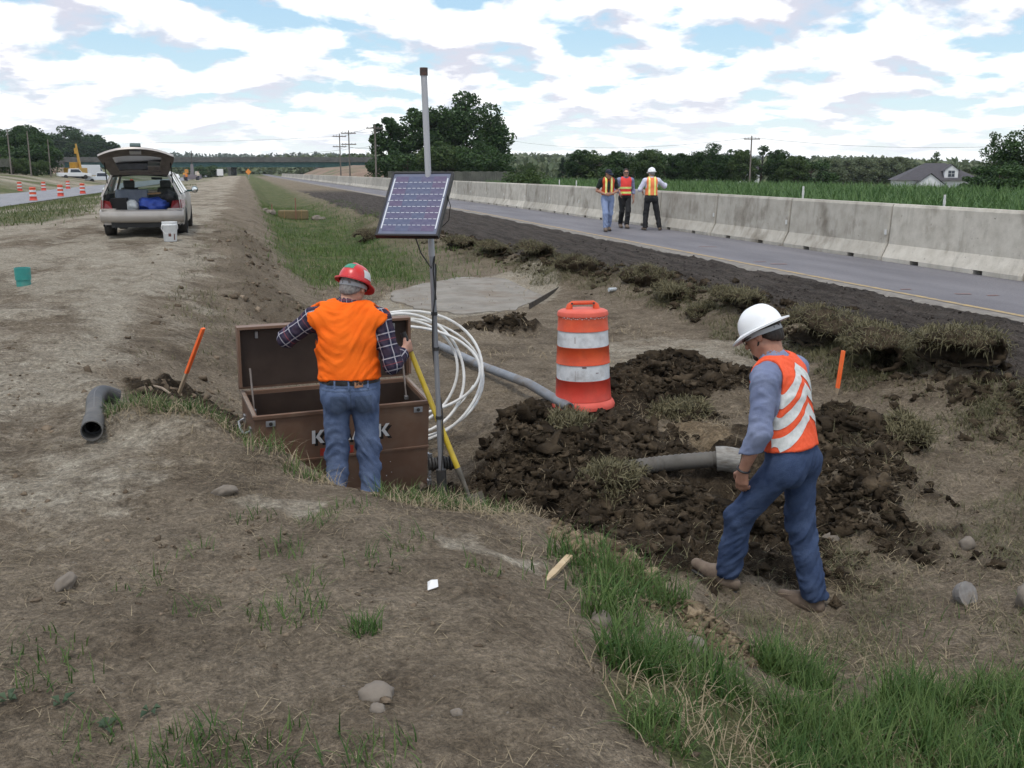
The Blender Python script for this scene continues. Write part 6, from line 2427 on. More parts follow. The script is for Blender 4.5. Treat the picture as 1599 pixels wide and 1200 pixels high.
# middle tree line
rt_ = random.Random(6)
for i, (u, v, k, w) in enumerate([(905, 238, "oak2", 1.1), (932, 237, "bush", 1.3), (958, 240, "oak2", 1.0), (985, 236, "bush", 1.4), (1008, 239, "oak2", 1.1), (1032, 236, "bush", 1.3), (1056, 243, "oak2", 1.1),
                                  (1078, 241, "bush", 1.2), (1102, 230, "oak", 1.0), (1125, 236, "bush", 1.0), (1152, 238, "oak2", 1.0), (1180, 233, "sparse", 1.3), (1205, 238, "oak2", .9), (1232, 247, "oak2", 1.1), (1256, 246, "bush", 1.2)]):
    grow_tree(k, u, 150 + rt_.uniform(-8, 8), v - 2, "mid" if i % 3 == 1 else "dark", ORD[i] + " dark tree from the left in the hedgerow behind the field", "hedgerow trees behind the field", wide=w * 1.05, seed=i)
grow_tree("cone", 877, 170, 246, "conifer", "small dark conifer left of the hedgerow trees", wide=1.0)
grow_tree("bush", 822, 170, 254, "mid", "small round bush at the far left end of the field", wide=1.0, name="bush", cat="bush")
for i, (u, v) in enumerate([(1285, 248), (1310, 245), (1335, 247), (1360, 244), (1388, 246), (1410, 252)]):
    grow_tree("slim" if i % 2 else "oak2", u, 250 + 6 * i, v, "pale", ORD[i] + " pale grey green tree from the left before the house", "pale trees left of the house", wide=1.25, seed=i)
grow_tree("sparse", 1447, 215, 240, "mid", "small open tree rising behind the house roof", wide=.8)
grow_tree("slim", 1425, 230, 254, "mid", "slim tree just left of the house ridge", wide=1.0)
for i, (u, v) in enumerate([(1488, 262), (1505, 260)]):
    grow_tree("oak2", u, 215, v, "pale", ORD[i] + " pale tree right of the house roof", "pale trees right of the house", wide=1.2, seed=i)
grow_tree("oak", 1600, 88, 196, "dark", "large dark tree cut by the right photo edge", wide=1.15)
grow_tree("sparse", 1533, 100, 212, "dark", "thin open tree left of the large dark tree at right", wide=.75)
grow_tree("bush", 1545, 78, 250, "dark", "dark bush in front of the thin open tree at right", wide=1.3, name="bush", cat="bush")
grow_tree("bush", 1590, 62, 252, "dark", "dark bush lowest at the right photo edge behind the barrier", wide=1.5, name="bush", cat="bush")
grow_tree("bush", 1515, 84, 268, "dark", "low dark bush right of the house at the field corner", wide=1.3, name="bush", cat="bush")
# wood on the left embankment
for i, (u, d, v, k, w) in enumerate([(-25, 185, 208, "oak", 1.35), (25, 196, 207, "oak", 1.35), (62, 204, 202, "oak", 1.2), (10, 190, 212, "oak2", 1.2), (40, 188, 208, "oak", 1.1), (58, 192, 203, "oak", 1.0), (72, 200, 203, "oak2", 1.0), (122, 470, 203, "oak", 1.3), (145, 475, 208, "oak", 1.2), (166, 480, 214, "oak2", 1.3), (186, 485, 224, "oak2", 1.3),
                                     (20, 176, 228, "bush", 1.6), (60, 178, 224, "bush", 1.5), (80, 180, 226, "bush", 1.2), (110, 478, 222, "oak2", 1.6), (150, 490, 226, "oak2", 1.6)]):
    grow_tree(k, u, d, v, "dark", (ORD[i] + " tall dark tree from the left above the left embankment" if i < 11 else ORD[i - 11] + " low dark tree from the left at the front of the left wood"), "trees above the left embankment", wide=w, seed=i)
for i, (u, d, v, lab) in enumerate([(38, 158, 243, "green bush at the foot of the left utility pole"), (75, 160, 250, "bright green bush on the embankment edge right of the left utility poles"), (52, 162, 248, "green bush between the two left utility poles"), (-5, 156, 250, "green bush on the embankment at the left photo edge")]):
    grow_tree("bush", u, d, v, "mid", lab, None, 1.2, seed=i, name="bush", cat="bush")
grow_tree("bush", 335, 330, 258, "dark", "dark bush under the bridge beside the drill rig", wide=1.9, name="bush", cat="bush")
grow_tree("bush", 318, 335, 258, "dark", "dark bush under the bridge behind the drill rig mast", wide=1.3, name="bush", cat="bush")


# ================================================================== far hills and woods (read as one mass)
def hill(name, x0, x1, y, w, hs, seed):
    xs = np.linspace(x0, x1, 120)
    ys = np.linspace(-w, w, 14)
    X, Y = np.meshgrid(xs, ys)
    prof = np.interp(xs, np.linspace(x0, x1, len(hs)), hs) + fbm(np.stack([xs * .01, xs * 0 + seed], 1), 3) * 3
    Z = prof[None, :] * np.cos(Y / w * math.pi / 2) ** 1.2 - 6
    V = np.stack([X.ravel(), (Y + y).ravel(), Z.ravel()], 1)
    nx, ny = 120, 14
    i = np.arange((ny - 1) * (nx - 1))
    a = (i // (nx - 1)) * nx + i % (nx - 1)
    F = np.stack([a, a + 1, a + nx + 1, a + nx], 1)
    o = mesh_np(name, V, F, mat("hill grass", (.09, .11, .055), (.15, .15, .08), .02, .95, coords="World"), smooth=True)
    tag(o, kind="structure")
    return lambda xx, yy: np.interp(xx, xs, prof) * np.clip(np.cos((yy - y) / w * math.pi / 2), 0, 1) ** 1.2 - 6


def woods(name, hf, xr, yr, n, hgt, leaf, label, ls):
    rs = np.random.RandomState(len(name) + n)
    x = rs.uniform(*xr, n)
    y = rs.uniform(*yr, n)
    z = hf(x, y)
    V, F = [], []
    pts, rad = [], []
    for q in range(26):
        d = rs.normal(size=(n, 3))
        d /= np.linalg.norm(d, axis=1)[:, None]
        s = hgt * rs.uniform(.7, 1.3, n)
        pts.append(np.stack([x + d[:, 0] * s * .45, y + d[:, 1] * s * .45, z + s * .55 + d[:, 2] * s * .42], 1))
    C = np.concatenate(pts)
    V, F = leaf_quads(C, ls, rs)
    o = mesh_np(name, V, F, LEAF[leaf])
    tag(o, label, "woods", kind="stuff")


hf1 = hill("hill", -900, 900, 1150, 260, [14, 15, 16, 15, 13, 12, 11, 9, 10, 9, 8, 7], 1.0)
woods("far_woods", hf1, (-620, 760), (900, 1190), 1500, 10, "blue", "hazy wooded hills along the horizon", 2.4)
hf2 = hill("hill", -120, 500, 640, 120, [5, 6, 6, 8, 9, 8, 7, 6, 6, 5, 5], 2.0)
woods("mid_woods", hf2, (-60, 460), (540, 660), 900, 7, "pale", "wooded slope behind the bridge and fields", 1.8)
flat = lambda x, y: ground_base(x, y)
woods("far_woods", flat, (150, 700), (330, 520), 1000, 8, "pale", "pale woods beyond the house on the right horizon", 1.6)
woods("far_woods", flat, (60, 190), (260, 330), 200, 5, "pale", "pale woods behind the hedgerow trees", 1.2)

# ================================================================== bridge
def build_bridge():
    a, b = Vector((-66, 421, 0)), Vector((51, 390, 0))
    ax = (b - a).normalized()
    L = (b - a).length
    rz = math.atan2(ax.y, ax.x)
    zb = 1.95
    root = empty("road_bridge", (a.x, a.y, zb), rz, "long green steel girder bridge over the highway", "bridge")
    TEALG = mat("dull teal girder paint", (.030, .085, .085), (.05, .115, .11), .6, .7)
    CON = mat("grey bridge concrete", (.075, .075, .072), (.12, .118, .11), .5, .9)
    MB().b2((0, 0, 0), (L, .5, 1.85)).build("girder", TEALG, root)
    MB().b2((0, 8.0, 0), (L, 8.5, 1.85)).build("girder", TEALG, root)
    MB().b2((-3, -.7, 1.86), (L + 3, 9.2, 2.25)).build("deck", CON, root)
    MB().b2((-3, -.7, 2.26), (L + 3, -.3, 3.75)).build("parapet", CON, root)
    MB().b2((-3, 8.8, 2.26), (L + 3, 9.2, 3.75)).build("parapet", CON, root)
    st = MB().b2((-.09, -.22, .08), (.09, -.002, 1.80)).build("stiffener", TEALG, root)
    n = int(L / 2.6)
    for i in range(n):
        o = st if i == 0 else st.copy()
        if i:
            COL.objects.link(o)
            o.parent = root
        o.location = (1.0 + i * 2.6, 0, 0)
    MB().b2((-.3, -.18, .0), (L, -.003, .10)).build("flange", TEALG, root)
    for px in (L * .80, L * .24, L * .52):
        gz0 = -5.0 - zb
        for dy in (.8, 4.2, 7.6):
            MB().b2((px - .6, dy - .6, gz0), (px + .6, dy + .6, -.62)).build("pier_column", CON, root)
        MB().b2((px - .8, -.2, -.6), (px + .8, 8.8, -.01)).build("pier_cap", CON, root)
    for px, s in ((0, -1), (L, 1)):
        MB().b2((px - (3 if s < 0 else 0), -.5, -4), (px + (3 if s > 0 else 0), 9, 1.85)).build("abutment", CON, root)
    for (px, c) in ((L * .665, (1, .75, .35)), (L * .765, (1, .55, .2))):
        MB().b2((px - .15, 1.0, 2.26), (px + .15, 1.3, 4.0)).build("parapet_post", CON, root)


build_bridge()
# embankments carrying the bridge approaches
for nm, pts, mt in (("embankment", [(14, 300), (52, 400), (110, 385), (60, 250), (22, 235)], None), ("embankment", [(-110, 445), (-64, 424), (-48, 330), (-70, 300), (-110, 330)], None)):
    cxy = np.mean(np.array(pts), 0)
    rs = []
    V, F = [], []
    n = 40
    ring_pts = []
    P_ = [Vector((*p, 0)) for p in pts]
    per = path_pts(P_ + [P_[0]], n + 1)[:-1]
    levels = ((1.25, -3.2), (1.0, .2), (.80, 2.9), (.55, 3.7), (.0, 3.9))
    for k, z in levels:
        for q in per:
            x, y = cxy[0] + (q.x - cxy[0]) * k, cxy[1] + (q.y - cxy[1]) * k
            V.append((x, y, z - 1.4 + .35 * float(perlin(np.array([[x * .15, y * .15, k]]))[0])))
    for i in range(len(levels) - 1):
        for k in range(n):
            F.append((i * n + k, i * n + (k + 1) % n, (i + 1) * n + (k + 1) % n, (i + 1) * n + k))
    o = mesh_np(nm, V, F, mat("embankment soil", (.17, .11, .075), (.24, .17, .12), .25, .95, dirt=(.07, .10, .035), dscale=.12, damt=.9, coords="World"), smooth=True)
    tag(o, kind="structure")


# fence along the top of the approach
def fence(p0, p1, z, n, h, label, mtf):
    p0, p1 = Vector((*p0, 0)), Vector((*p1, 0))
    root = empty("board_fence", (p0.x, p0.y, z), math.atan2(p1.y - p0.y, p1.x - p0.x), label, "fence")
    L = (p1 - p0).length
    w = L / n
    brd = MB().b2((.02, -.03, 0), (w - .02, .03, h)).build("board", mtf, root)
    for i in range(n):
        o = brd if i == 0 else brd.copy()
        if i:
            COL.objects.link(o)
            o.parent = root
        o.location = (i * w, 0, .03 * math.sin(i * 1.7))
    return root


FG = mat("weathered fence boards", (.075, .078, .066), (.125, .125, .108), .8, .95, coords="World")
x0, y0 = pix(610, 128)
x1, y1 = pix(800, 118)
fence((x0, y0), (x1, y1), .1, 60, 1.25, "weathered grey board fence below the tall dark trees", FG)
x0, y0 = pix(-20, 150)
x1, y1 = pix(34, 152)
fence((x0, y0), (x1, y1), 1.9, 24, 1.2, "weathered grey board fence on the embankment at the left edge", FG)
sx_, sy_ = pix(685, 100)
sg = empty("sign_board", (sx_, sy_, zg(sx_, sy_)), R(-12), "pale blank sign board behind the barrier right of the mast", "sign")
MB().b2((-.45, -.02, .55), (.45, .02, 1.75)).build("sign_panel", mat("pale sign back", (.50, .54, .54), rough=.6), sg)
for q in (-.3, .3):
    MB().b2((q - .04, .021, 0), (q + .04, .09, 1.7)).build("sign_post", WOOD, sg)
sx_, sy_ = pix(397, 210)
sg = empty("warning_sign", (sx_, sy_, float(road_z(sy_))), R(-15), "small orange warning sign beside the road near the bridge", "sign")
MB().prism([(0, 1.0), (.62, 1.65), (0, 2.3), (-.62, 1.65)], "y", -.03, .0).build("sign_panel", mat("orange sign", (.75, .27, .05), rough=.5), sg)
MB().b2((-.06, .002, -.8), (.06, .08, 2.0)).build("sign_post", STEEL, sg)


# ================================================================== utility poles and wires
POLEW = mat("utility pole wood", (.13, .11, .095), (.20, .175, .155), 1.0, .95)


def upole(u, d, vt, label, arms=2, r=.15, zb=None):
    r *= .72
    x, y = pix(u, d)
    zt_ = 1.8 + (262 - vt) / 1550. * d * 1.02
    z0_ = zg(x, y) if zb is None else zb
    root = empty("utility_pole", (x, y, z0_), R(-15), label, "utility pole")
    H = zt_ - z0_
    MB().tube([(0, 0, -.5), (0, 0, H)], [r * 1.25, r * .8], 10).build("pole_shaft", POLEW, root, smooth=True)
    for k in range(arms):
        z = H - .5 - k * 1.6
        MB().b2((-1.1, -.20, z), (1.1, -.12, z + .14)).build("crossarm", POLEW, root)
        for q in (-.95, -.45, .45, .95):
            MB().lathe([(.03, 0), (.06, .05), (.03, .14), (.001, .16)], 8, (q, -.16, z + .14)).build("insulator", mat("insulator", (.3, .3, .32), rough=.3), root)
    return root, zt_


pl = [upole(592, 132, 200, "utility pole nearest the slim dark tree", 1), upole(552, 152, 208, "taller utility pole above the bridge end", 2, .14), upole(538, 165, 213, "shorter utility pole left of the others above the bridge", 2, .14)]
upole(1163, 140, 216, "lone utility pole among the hedgerow trees", 1, .15)
upole(35, 150, 206, "utility pole at far left in front of the wood", 0, .13)
upole(65, 152, 209, "second utility pole in front of the left wood", 0, .13)
upole(95, 165, 221, "short utility pole right of the other two before the left wood", 0, .12)
WIRE = mat("dark wire", (.06, .055, .06), rough=.6)


def wire(a, b, sag, label):
    a, b = Vector(a), Vector(b)
    pts = [a.lerp(b, t) - Vector((0, 0, sag * 4 * t * (1 - t))) for t in np.linspace(0, 1, 14)]
    tag(stick_tube("power_line", pts, .018, WIRE, None, 5), label, "power line")


q0, q1, q2 = (Vector((o.location.x, o.location.y, z)) for o, z in pl)
farL = Vector((-90, 470, 9))
for dx, dzz, lab in ((-.95, -.45, "upper left"), (.95, -.45, "upper right"), (-.4, -2.6, "lower left"), (.4, -2.7, "lower right")):
    wire(q0 + Vector((dx, 0, dzz)), q1 + Vector((dx, 0, dzz + .25)), .25, f"{lab} power line between the two nearest utility poles")
    wire(q1 + Vector((dx, 0, dzz + .25)), q2 + Vector((dx, 0, dzz + .2)), .1, f"{lab} power line between the two poles above the bridge")
wire(q2 + Vector((0, 0, -2.6)), farL, 3.0, "long lower power line running left from the poles over the bridge")
wire(q2 + Vector((0, 0, -.4)), farL + Vector((-30, 10, 9)), 3.0, "long upper power line running left from the poles over the bridge")
x0, y0 = pix(1163, 140)
z_ = 1.8 + 44 / 1550. * 142
xa, ya = pix(760, 230)
xb, yb = pix(1900, 120)
wire((x0, y0, z_), (xa, ya, z_ + 3), 2.0, "power line running left from the lone hedgerow pole")
wire((x0, y0, z_), (xb, yb, z_ + 1), 2.0, "power line running right from the lone hedgerow pole")


# ================================================================== houses
def build_house():
    x, y = pix(1445, 190)
    z0_ = -3.4
    root = empty("house", (x, y, z0_), R(-27), "house with dark grey hip roof and white gable beyond the field", "house")
    ROOF = mat("charcoal shingles", (.060, .056, .062), (.085, .08, .088), 2.0, .9, stretch=(1, 1, 6))
    WALL = mat("white siding", (.66, .66, .68), (.72, .72, .74), 1, .8)
    eave, ridge = 2.9, 6.0
    MB().b2((-7.0, -4.5, 0), (7.0, 4.5, eave)).build("wall", WALL, root)
    hr = MB()
    hr.add([(-7.6, -5.1, eave), (7.6, -5.1, eave), (7.6, 5.1, eave), (-7.6, 5.1, eave), (-1.9, 0, ridge), (1.7, 0, ridge)], [(0, 1, 5, 4), (1, 2, 5), (2, 3, 4, 5), (3, 0, 4), (3, 2, 1, 0)])
    hr.build("roof", ROOF, root)
    g = MB()                        # front garage gable
    g.add([(-4.1, -5.0, 2.2), (.7, -5.0, 2.2), (-1.7, -5.0, 4.0), (-4.1, -4.0, 2.2), (.7, -4.0, 2.2), (-1.7, -4.0, 4.0)], [(0, 1, 2), (5, 4, 3), (0, 3, 4, 1), (1, 4, 5, 2), (2, 5, 3, 0)])
    MB().b2((-4.1, -6.0, 0), (.7, -4.6, 2.2)).build("wall", WALL, root)
    gable = MB().add([(-4.1, -6.0, 2.2), (.7, -6.0, 2.2), (-1.7, -6.0, 4.05), (-4.1, -2, 2.2), (.7, -2, 2.2), (-1.7, -2, 4.05)], [(0, 1, 2), (5, 4, 3), (0, 3, 4, 1), (1, 4, 5, 2), (2, 5, 3, 0)]).build("gable", WALL, root)
    MB().add([(-4.6, -6.3, 1.98), (-1.7, -6.3, 4.22), (1.2, -6.3, 1.98), (-4.6, -1.5, 1.98), (-1.7, -1.5, 4.22), (1.2, -1.5, 1.98)], [(0, 1, 4, 3), (1, 2, 5, 4)]).build("gable_roof", ROOF, root)
    dm = empty("dormer", (2.1, -3.4, 3.2), 0)
    dm.parent = root
    MB().b2((-1.15, -.9, 0), (1.15, 1.5, 1.55)).build("dormer_wall", WALL, dm)
    MB().add([(-1.15, -.9, 1.551), (1.15, -.9, 1.551), (0, -.9, 2.45), (-1.15, 2.2, 1.551), (1.15, 2.2, 1.551), (0, 2.2, 2.45)], [(0, 1, 2), (5, 4, 3), (1, 4, 5, 2), (2, 5, 3, 0)]).build("dormer_gable", WALL, dm)
    MB().add([(-1.45, -1.1, 1.38), (0, -1.1, 2.60), (1.45, -1.1, 1.38), (-1.45, 2.4, 1.38), (0, 2.4, 2.60), (1.45, 2.4, 1.38)], [(0, 1, 4, 3), (1, 2, 5, 4)]).build("dormer_roof", ROOF, dm)
    MB().b2((-.55, -.96, .35), (.55, -.905, 1.45)).build("dormer_window", mat("dark window glass", (.03, .04, .06), rough=.1, spec=.6), dm)
    for q in (-.02,):
        MB().b2((q, -.99, .35), (q + .04, -.965, 1.45)).b2((-.55, -.99, .88), (.55, -.966, .93)).build("glazing_bar", WALL, dm)
    MB().b2((3.6, -4.56, .9), (5.4, -4.51, 2.2)).build("window", mat("dark window glass", (.03, .04, .06)), root)
    MB().b2((-3.4, -6.05, 0), (0, -6.01, 2.05)).build("garage_door", mat("pale garage door", (.58, .57, .57)), root)


build_house()
x, y = pix(1128, 175)
hs_ = empty("house", (x, y, -1.0), R(-20), "far house with grey roof half hidden by the hedgerow trees", "house")
MB().b2((-5, -3.5, 0), (5, 3.5, 2.6)).build("wall", mat("white siding", (.66, .66, .68)), hs_)
MB().add([(-5.5, -4, 2.5), (5.5, -4, 2.5), (5.5, 4, 2.5), (-5.5, 4, 2.5), (-2, 0, 5.0), (2, 0, 5.0)], [(0, 1, 5, 4), (1, 2, 5), (2, 3, 4, 5), (3, 0, 4), (3, 2, 1, 0)]).build("roof", mat("grey roof", (.13, .125, .135), (.17, .16, .17), 2, .9), hs_)


# ================================================================== far vehicles and machines
def simple_car(name, u, d, rz, col, label, cat, kind="pickup", zoff=0.0):
    x, y = pix(u, d)
    root = empty(name, (x, y, float(road_z(y)) - .40 + zoff if -23 < x < -14 else zg(x, y) + zoff), rz, label, cat)
    PM = mat("paint " + "_".join(f"{c:.2f}" for c in col), col, rough=.35, spec=.5)
    DKG = mat("dark window glass", (.03, .04, .06))
    m_ = MB()
    if kind == "pickup":
        m_.prism([(-2.7, .45), (2.6, .45), (2.65, .9), (1.4, 1.05), (-2.7, 1.05)], "x", -.9, .9)
        cab = [(-.9, 1.05), (1.2, 1.05), (.6, 1.75), (-.75, 1.75)]
    elif kind == "van":
        m_.prism([(-2.5, .4), (2.5, .4), (2.5, 1.0), (1.6, 1.2), (1.6, 2.5), (-2.5, 2.5)], "x", -.95, .95)
        cab = [(1.61, 1.2), (2.3, 1.15), (1.75, 2.0), (1.61, 2.0)]
    else:
        m_.prism([(-2.2, .35), (2.2, .35), (2.25, .75), (1.2, .9), (-2.1, .95)], "x", -.85, .85)
        cab = [(-1.6, .95), (1.1, .92), (.4, 1.42), (-1.2, 1.42)]
    m_.build("body", PM, root, bevel=.06)
    MB().prism(cab, "x", -.78, .78).build("cab", PM, root, bevel=.05)
    gl = [(cab[0][0] + .12, cab[0][1] + .06), (cab[1][0] - .16, cab[1][1] + .06), (cab[2][0] - .02, cab[2][1] - .1), (cab[3][0] + .06, cab[3][1] - .1)]
    MB().prism(gl, "x", -.795, .795).build("side_window", DKG, root)
    for sy in (-1.6, 1.6):
        for sx in (-.82, .82):
            MB().lathe([(.16, -.1), (.34, -.1), (.36, 0), (.34, .1), (.16, .1)], 14, (sx, sy, .36), (0, R(90), 0), cap0=True, cap1=True).build("wheel", BLACK_RUBBER, root)
    return root


simple_car("pickup_truck", 131, 175, R(-70), (.72, .73, .74), "white pickup truck parked left of the yellow crane boom", "pickup truck")
simple_car("van", 157, 215, R(-60), (.66, .68, .70), "white van parked right of the yellow crane boom", "van", "van")
simple_car("pickup_truck", 172, 178, R(-80), (.60, .63, .66), "pale pickup truck just left of the wagon", "pickup truck")
simple_car("van", 352, 330, R(10), (.70, .70, .70), "white van on the road below the bridge", "van", "van")
simple_car("car", 284, 300, R(20), (.75, .75, .75), "white car under the bridge left of the drill rig", "car", "car")
YEL = mat("construction yellow", (.42, .24, .04), (.50, .30, .06), 2, .5)


def build_crane():
    x, y = pix(134, 185)
    root = empty("crawler_crane", (x, y, zg(x, y) - .1), R(-20), "yellow crawler crane with upright boom by the left embankment", "crane")
    for sx in (-1.1, 1.1):
        MB().prism([(-1.9, .15), (-1.6, 0), (1.6, 0), (1.9, .15), (1.9, .6), (1.6, .8), (-1.6, .8), (-1.9, .6)], "x", sx - .3, sx + .3).build("track", BLACK_RUBBER, root)
    MB().b2((-1.3, -2.0, .85), (1.3, 1.7, 1.9)).build("superstructure", YEL, root, bevel=.08)
    MB().b2((-1.3, .2, 1.91), (-.2, 1.6, 2.9)).build("operator_cab", YEL, root, bevel=.05)
    MB().b2((-1.31, .35, 2.1), (-.9, 1.62, 2.75)).build("cab_window", mat("dark window glass", (.03, .04, .06)), root)
    b = MB()
    b.tube([(.2, 1.4, 1.3), (.0, 1.2, 3.4)], [.26, .24], 6)
    b.tube([(.0, 1.2, 3.4), (-.15, 1.0, 6.2)], [.24, .16], 6)
    b.build("boom", YEL, root)
    MB().b2((-.5, .8, 4.4), (-.05, 1.2, 5.4)).build("hammer_unit", YEL, root, bevel=.05)
    stick_tube("hoist_line", [(-.1, 1.0, 6.1), (-.5, 1.0, 4.7)], .03, WIRE, root, 5)


build_crane()


def build_rig():
    x, y = pix(311, 215)
    root = empty("drill_rig", (x, y, zg(x, y)), R(-10), "drill rig with a tall dark mast near the bridge", "drill rig")
    DG = mat("dark rig steel", (.06, .055, .05), (.10, .09, .08), 2, .7)
    MB().b2((-1.6, -1.4, .3), (1.6, 1.4, 1.2)).build("rig_chassis", mat("rig grey purple", (.20, .17, .19), rough=.7), root, bevel=.06)
    MB().tube([(0, 0, 1.2), (.05, 0, 3.4)], [.42, .30], 8).build("mast_base", mat("rig mid grey", (.20, .19, .20)), root, smooth=True)
    MB().tube([(.05, 0, 3.3), (.1, 0, 6.2)], [.14, .10], 8).build("mast", DG, root, smooth=True)
    for i, (dx, dz_, c) in enumerate(((-1.4, 1.2, (.62, .30, .06)), (-1.0, 1.9, (.58, .25, .05)), (1.1, 1.5, (.5, .45, .4)))):
        MB().box((dx, -.6, dz_), (.7, .6, .8)).build("engine_cover", mat(f"rig cover {i}", c, rough=.6), root, bevel=.08)
    for sx in (-1.2, 1.2):
        MB().lathe([(.2, -.2), (.5, -.2), (.5, .2), (.2, .2)], 16, (sx, -1.0, .5), (0, R(90), 0), cap0=True, cap1=True).build("wheel", BLACK_RUBBER, root)


build_rig()
# small far workers
for u, d, c1, lab in ((302, 200, (.75, .25, .05), "far worker in orange left of the drill rig"), (320, 205, (.70, .62, .50), "far worker in pale shirt right of the drill rig")):
    x, y = pix(u, d)
    w_ = empty("person", (x, y, zg(x, y)), 0, lab, "person")
    m_ = MB()
    m_.tube([(-.1, 0, 0), (-.1, 0, .5), (-.08, 0, .9)], [.07, .08, .1], 8)
    m_.tube([(.12, 0, 0), (.1, 0, .5), (.08, 0, .9)], [.07, .08, .1], 8)
    m_.build("trousers", mat("dark work trousers", (.04, .045, .07)), w_, smooth=True)
    m_ = MB()
    m_.tube([(0, 0, .86), (0, 0, 1.1), (0, 0, 1.35), (0, 0, 1.48)], [.16, .17, .19, .08], 10)
    m_.tube([(-.2, 0, 1.4), (-.26, 0, 1.1), (-.22, .1, .85)], [.06, .05, .04], 7)
    m_.tube([(.2, 0, 1.4), (.26, 0, 1.1), (.22, .1, .85)], [.06, .05, .04], 7)
    m_.build("jacket", mat(f"jacket {u}", c1), w_, smooth=True)
    MB().lathe([(.05, 1.46), (.09, 1.56), (.10, 1.65), (.07, 1.74), (.001, 1.77)], 12).build("body", SKIN, w_, smooth=True)


# ================================================================== grass, straw, clods, crops
rs = np.random.RandomState(11)


def blades(name, X, Y, length, width, bend, lay, mt, label, cat, seg=3, kind="stuff", zoff=0.0, zfun=None):
    """grass: each blade is a narrow curved strip; lay 0 = upright, 1 = flat"""
    n = len(X)
    r = np.random.RandomState(n + seg)
    Z = (zfun or ground_z)(X, Y) + zoff
    az = r.uniform(0, 2 * math.pi, n)
    d = np.stack([np.cos(az), np.sin(az)], 1)
    L = length * r.uniform(.45, 1.25, n) if np.isscalar(length) else length
    W = width * r.uniform(.7, 1.3, n)
    tilt = np.clip(lay + r.normal(0, .16, n), 0.02, 1.0) * math.pi / 2
    bd = bend * r.uniform(.3, 1.4, n)
    base = np.stack([X, Y, Z], 1)
    s = np.stack([-d[:, 1], d[:, 0], np.zeros(n)], 1)
    V = []
    pos = base.copy()
    for k in range(seg + 1):
        t = k / seg
        w = W * (1 - t ** 1.5 * .96)
        V.append(pos - s * w[:, None] * .5)
        V.append(pos + s * w[:, None] * .5)
        an = np.minimum(tilt + bd * t, math.pi * .62)
        st = L / seg
        pos = pos + np.concatenate([d * (np.sin(an) * st)[:, None], (np.cos(an) * st)[:, None]], 1)
    V = np.stack(V, 1).reshape(-1, 3)
    m = 2 * (seg + 1)
    F = []
    for k in range(seg):
        F.append(np.arange(n)[:, None] * m + np.array([2 * k, 2 * k + 1, 2 * k + 3, 2 * k + 2]))
    F = np.concatenate(F)
    o = mesh_np(name, V, F, mt)
    tag(o, label, cat, kind=kind)
    return o


GREEN = leaf_mat("green grass blades", (.026, .076, .014), (.115, .172, .050), 3.0, .3)
DULLG = leaf_mat("dull grass blades", (.078, .080, .036), (.180, .165, .090), 2.0, .25)
DRY = leaf_mat("dry straw blades", (.20, .155, .095), (.36, .295, .19), 4.0, .15)


def tufts(cs, per, rad):
    X, Y = [], []
    for (x, y, *rest) in cs:
        k = rest[0] if rest else 1.0
        n = int(per * k)
        a, r = rs.uniform(0, 6.283, n), rad * (rest[1] if len(rest) > 1 else 1) * np.sqrt(rs.uniform(0, 1, n))
        X.append(x + r * np.cos(a))
        Y.append(y + r * np.sin(a))
    return np.concatenate(X), np.concatenate(Y)


def scatter_zone(n, xr, yr, fn):
    X, Y = rs.uniform(*xr, n), rs.uniform(*yr, n)
    k = rs.uniform(0, 1, n) < fn(X, Y)
    return X[k], Y[k]


clump = lambda X, Y, f, lo, hi: sstep(fbm(np.stack([X * f, Y * f], 1) + 40, 3), lo, hi)
# 1. green grass of the near slope, in clumps
X, Y = scatter_zone(60000, (1.05, 4.4), (2.3, 4.3), lambda X, Y: .012 + zones(X, Y)[3] * (.02 + .98 * clump(X, Y, 2.4, .12, .42)))
blades("near_grass", X, Y, .135, .0052, 1.0, .28, GREEN, "lush green grass on the near slope at lower right", "grass", 4)
cs = [(2.27, 3.62, 1.6, 1.2), (2.75, 3.35, 1.3, 1.3), (3.2, 3.3, 1.4, 1.4), (1.75, 4.1, .6, 1.4), (1.5, 4.35, .35, 1.2), (1.45, 3.85, .3, 1.0), (1.35, 3.5, .4, .9), (1.6, 3.2, .9, 1.4), (2.0, 2.9, 1.2, 1.5), (2.5, 2.8, 1.2, 1.5), (3.0, 2.9, 1.3, 1.5), (2.45, 3.1, 1, 1.3), (1.25, 3.05, .7, .8)]
X, Y = tufts(cs, 420, .15)
blades("grass_tufts", X, Y, .20, .0062, 1.15, .20, GREEN, "taller green tufts among the near grass", "grass", 5)
X, Y = scatter_zone(16000, (1.05, 4.4), (2.3, 4.3), lambda X, Y: .03 + .28 * zones(X, Y)[3])
blades("dead_grass", X, Y, .13, .0042, 1.2, .45, DRY, "dead yellow stems mixed into the near grass", "straw", 3)
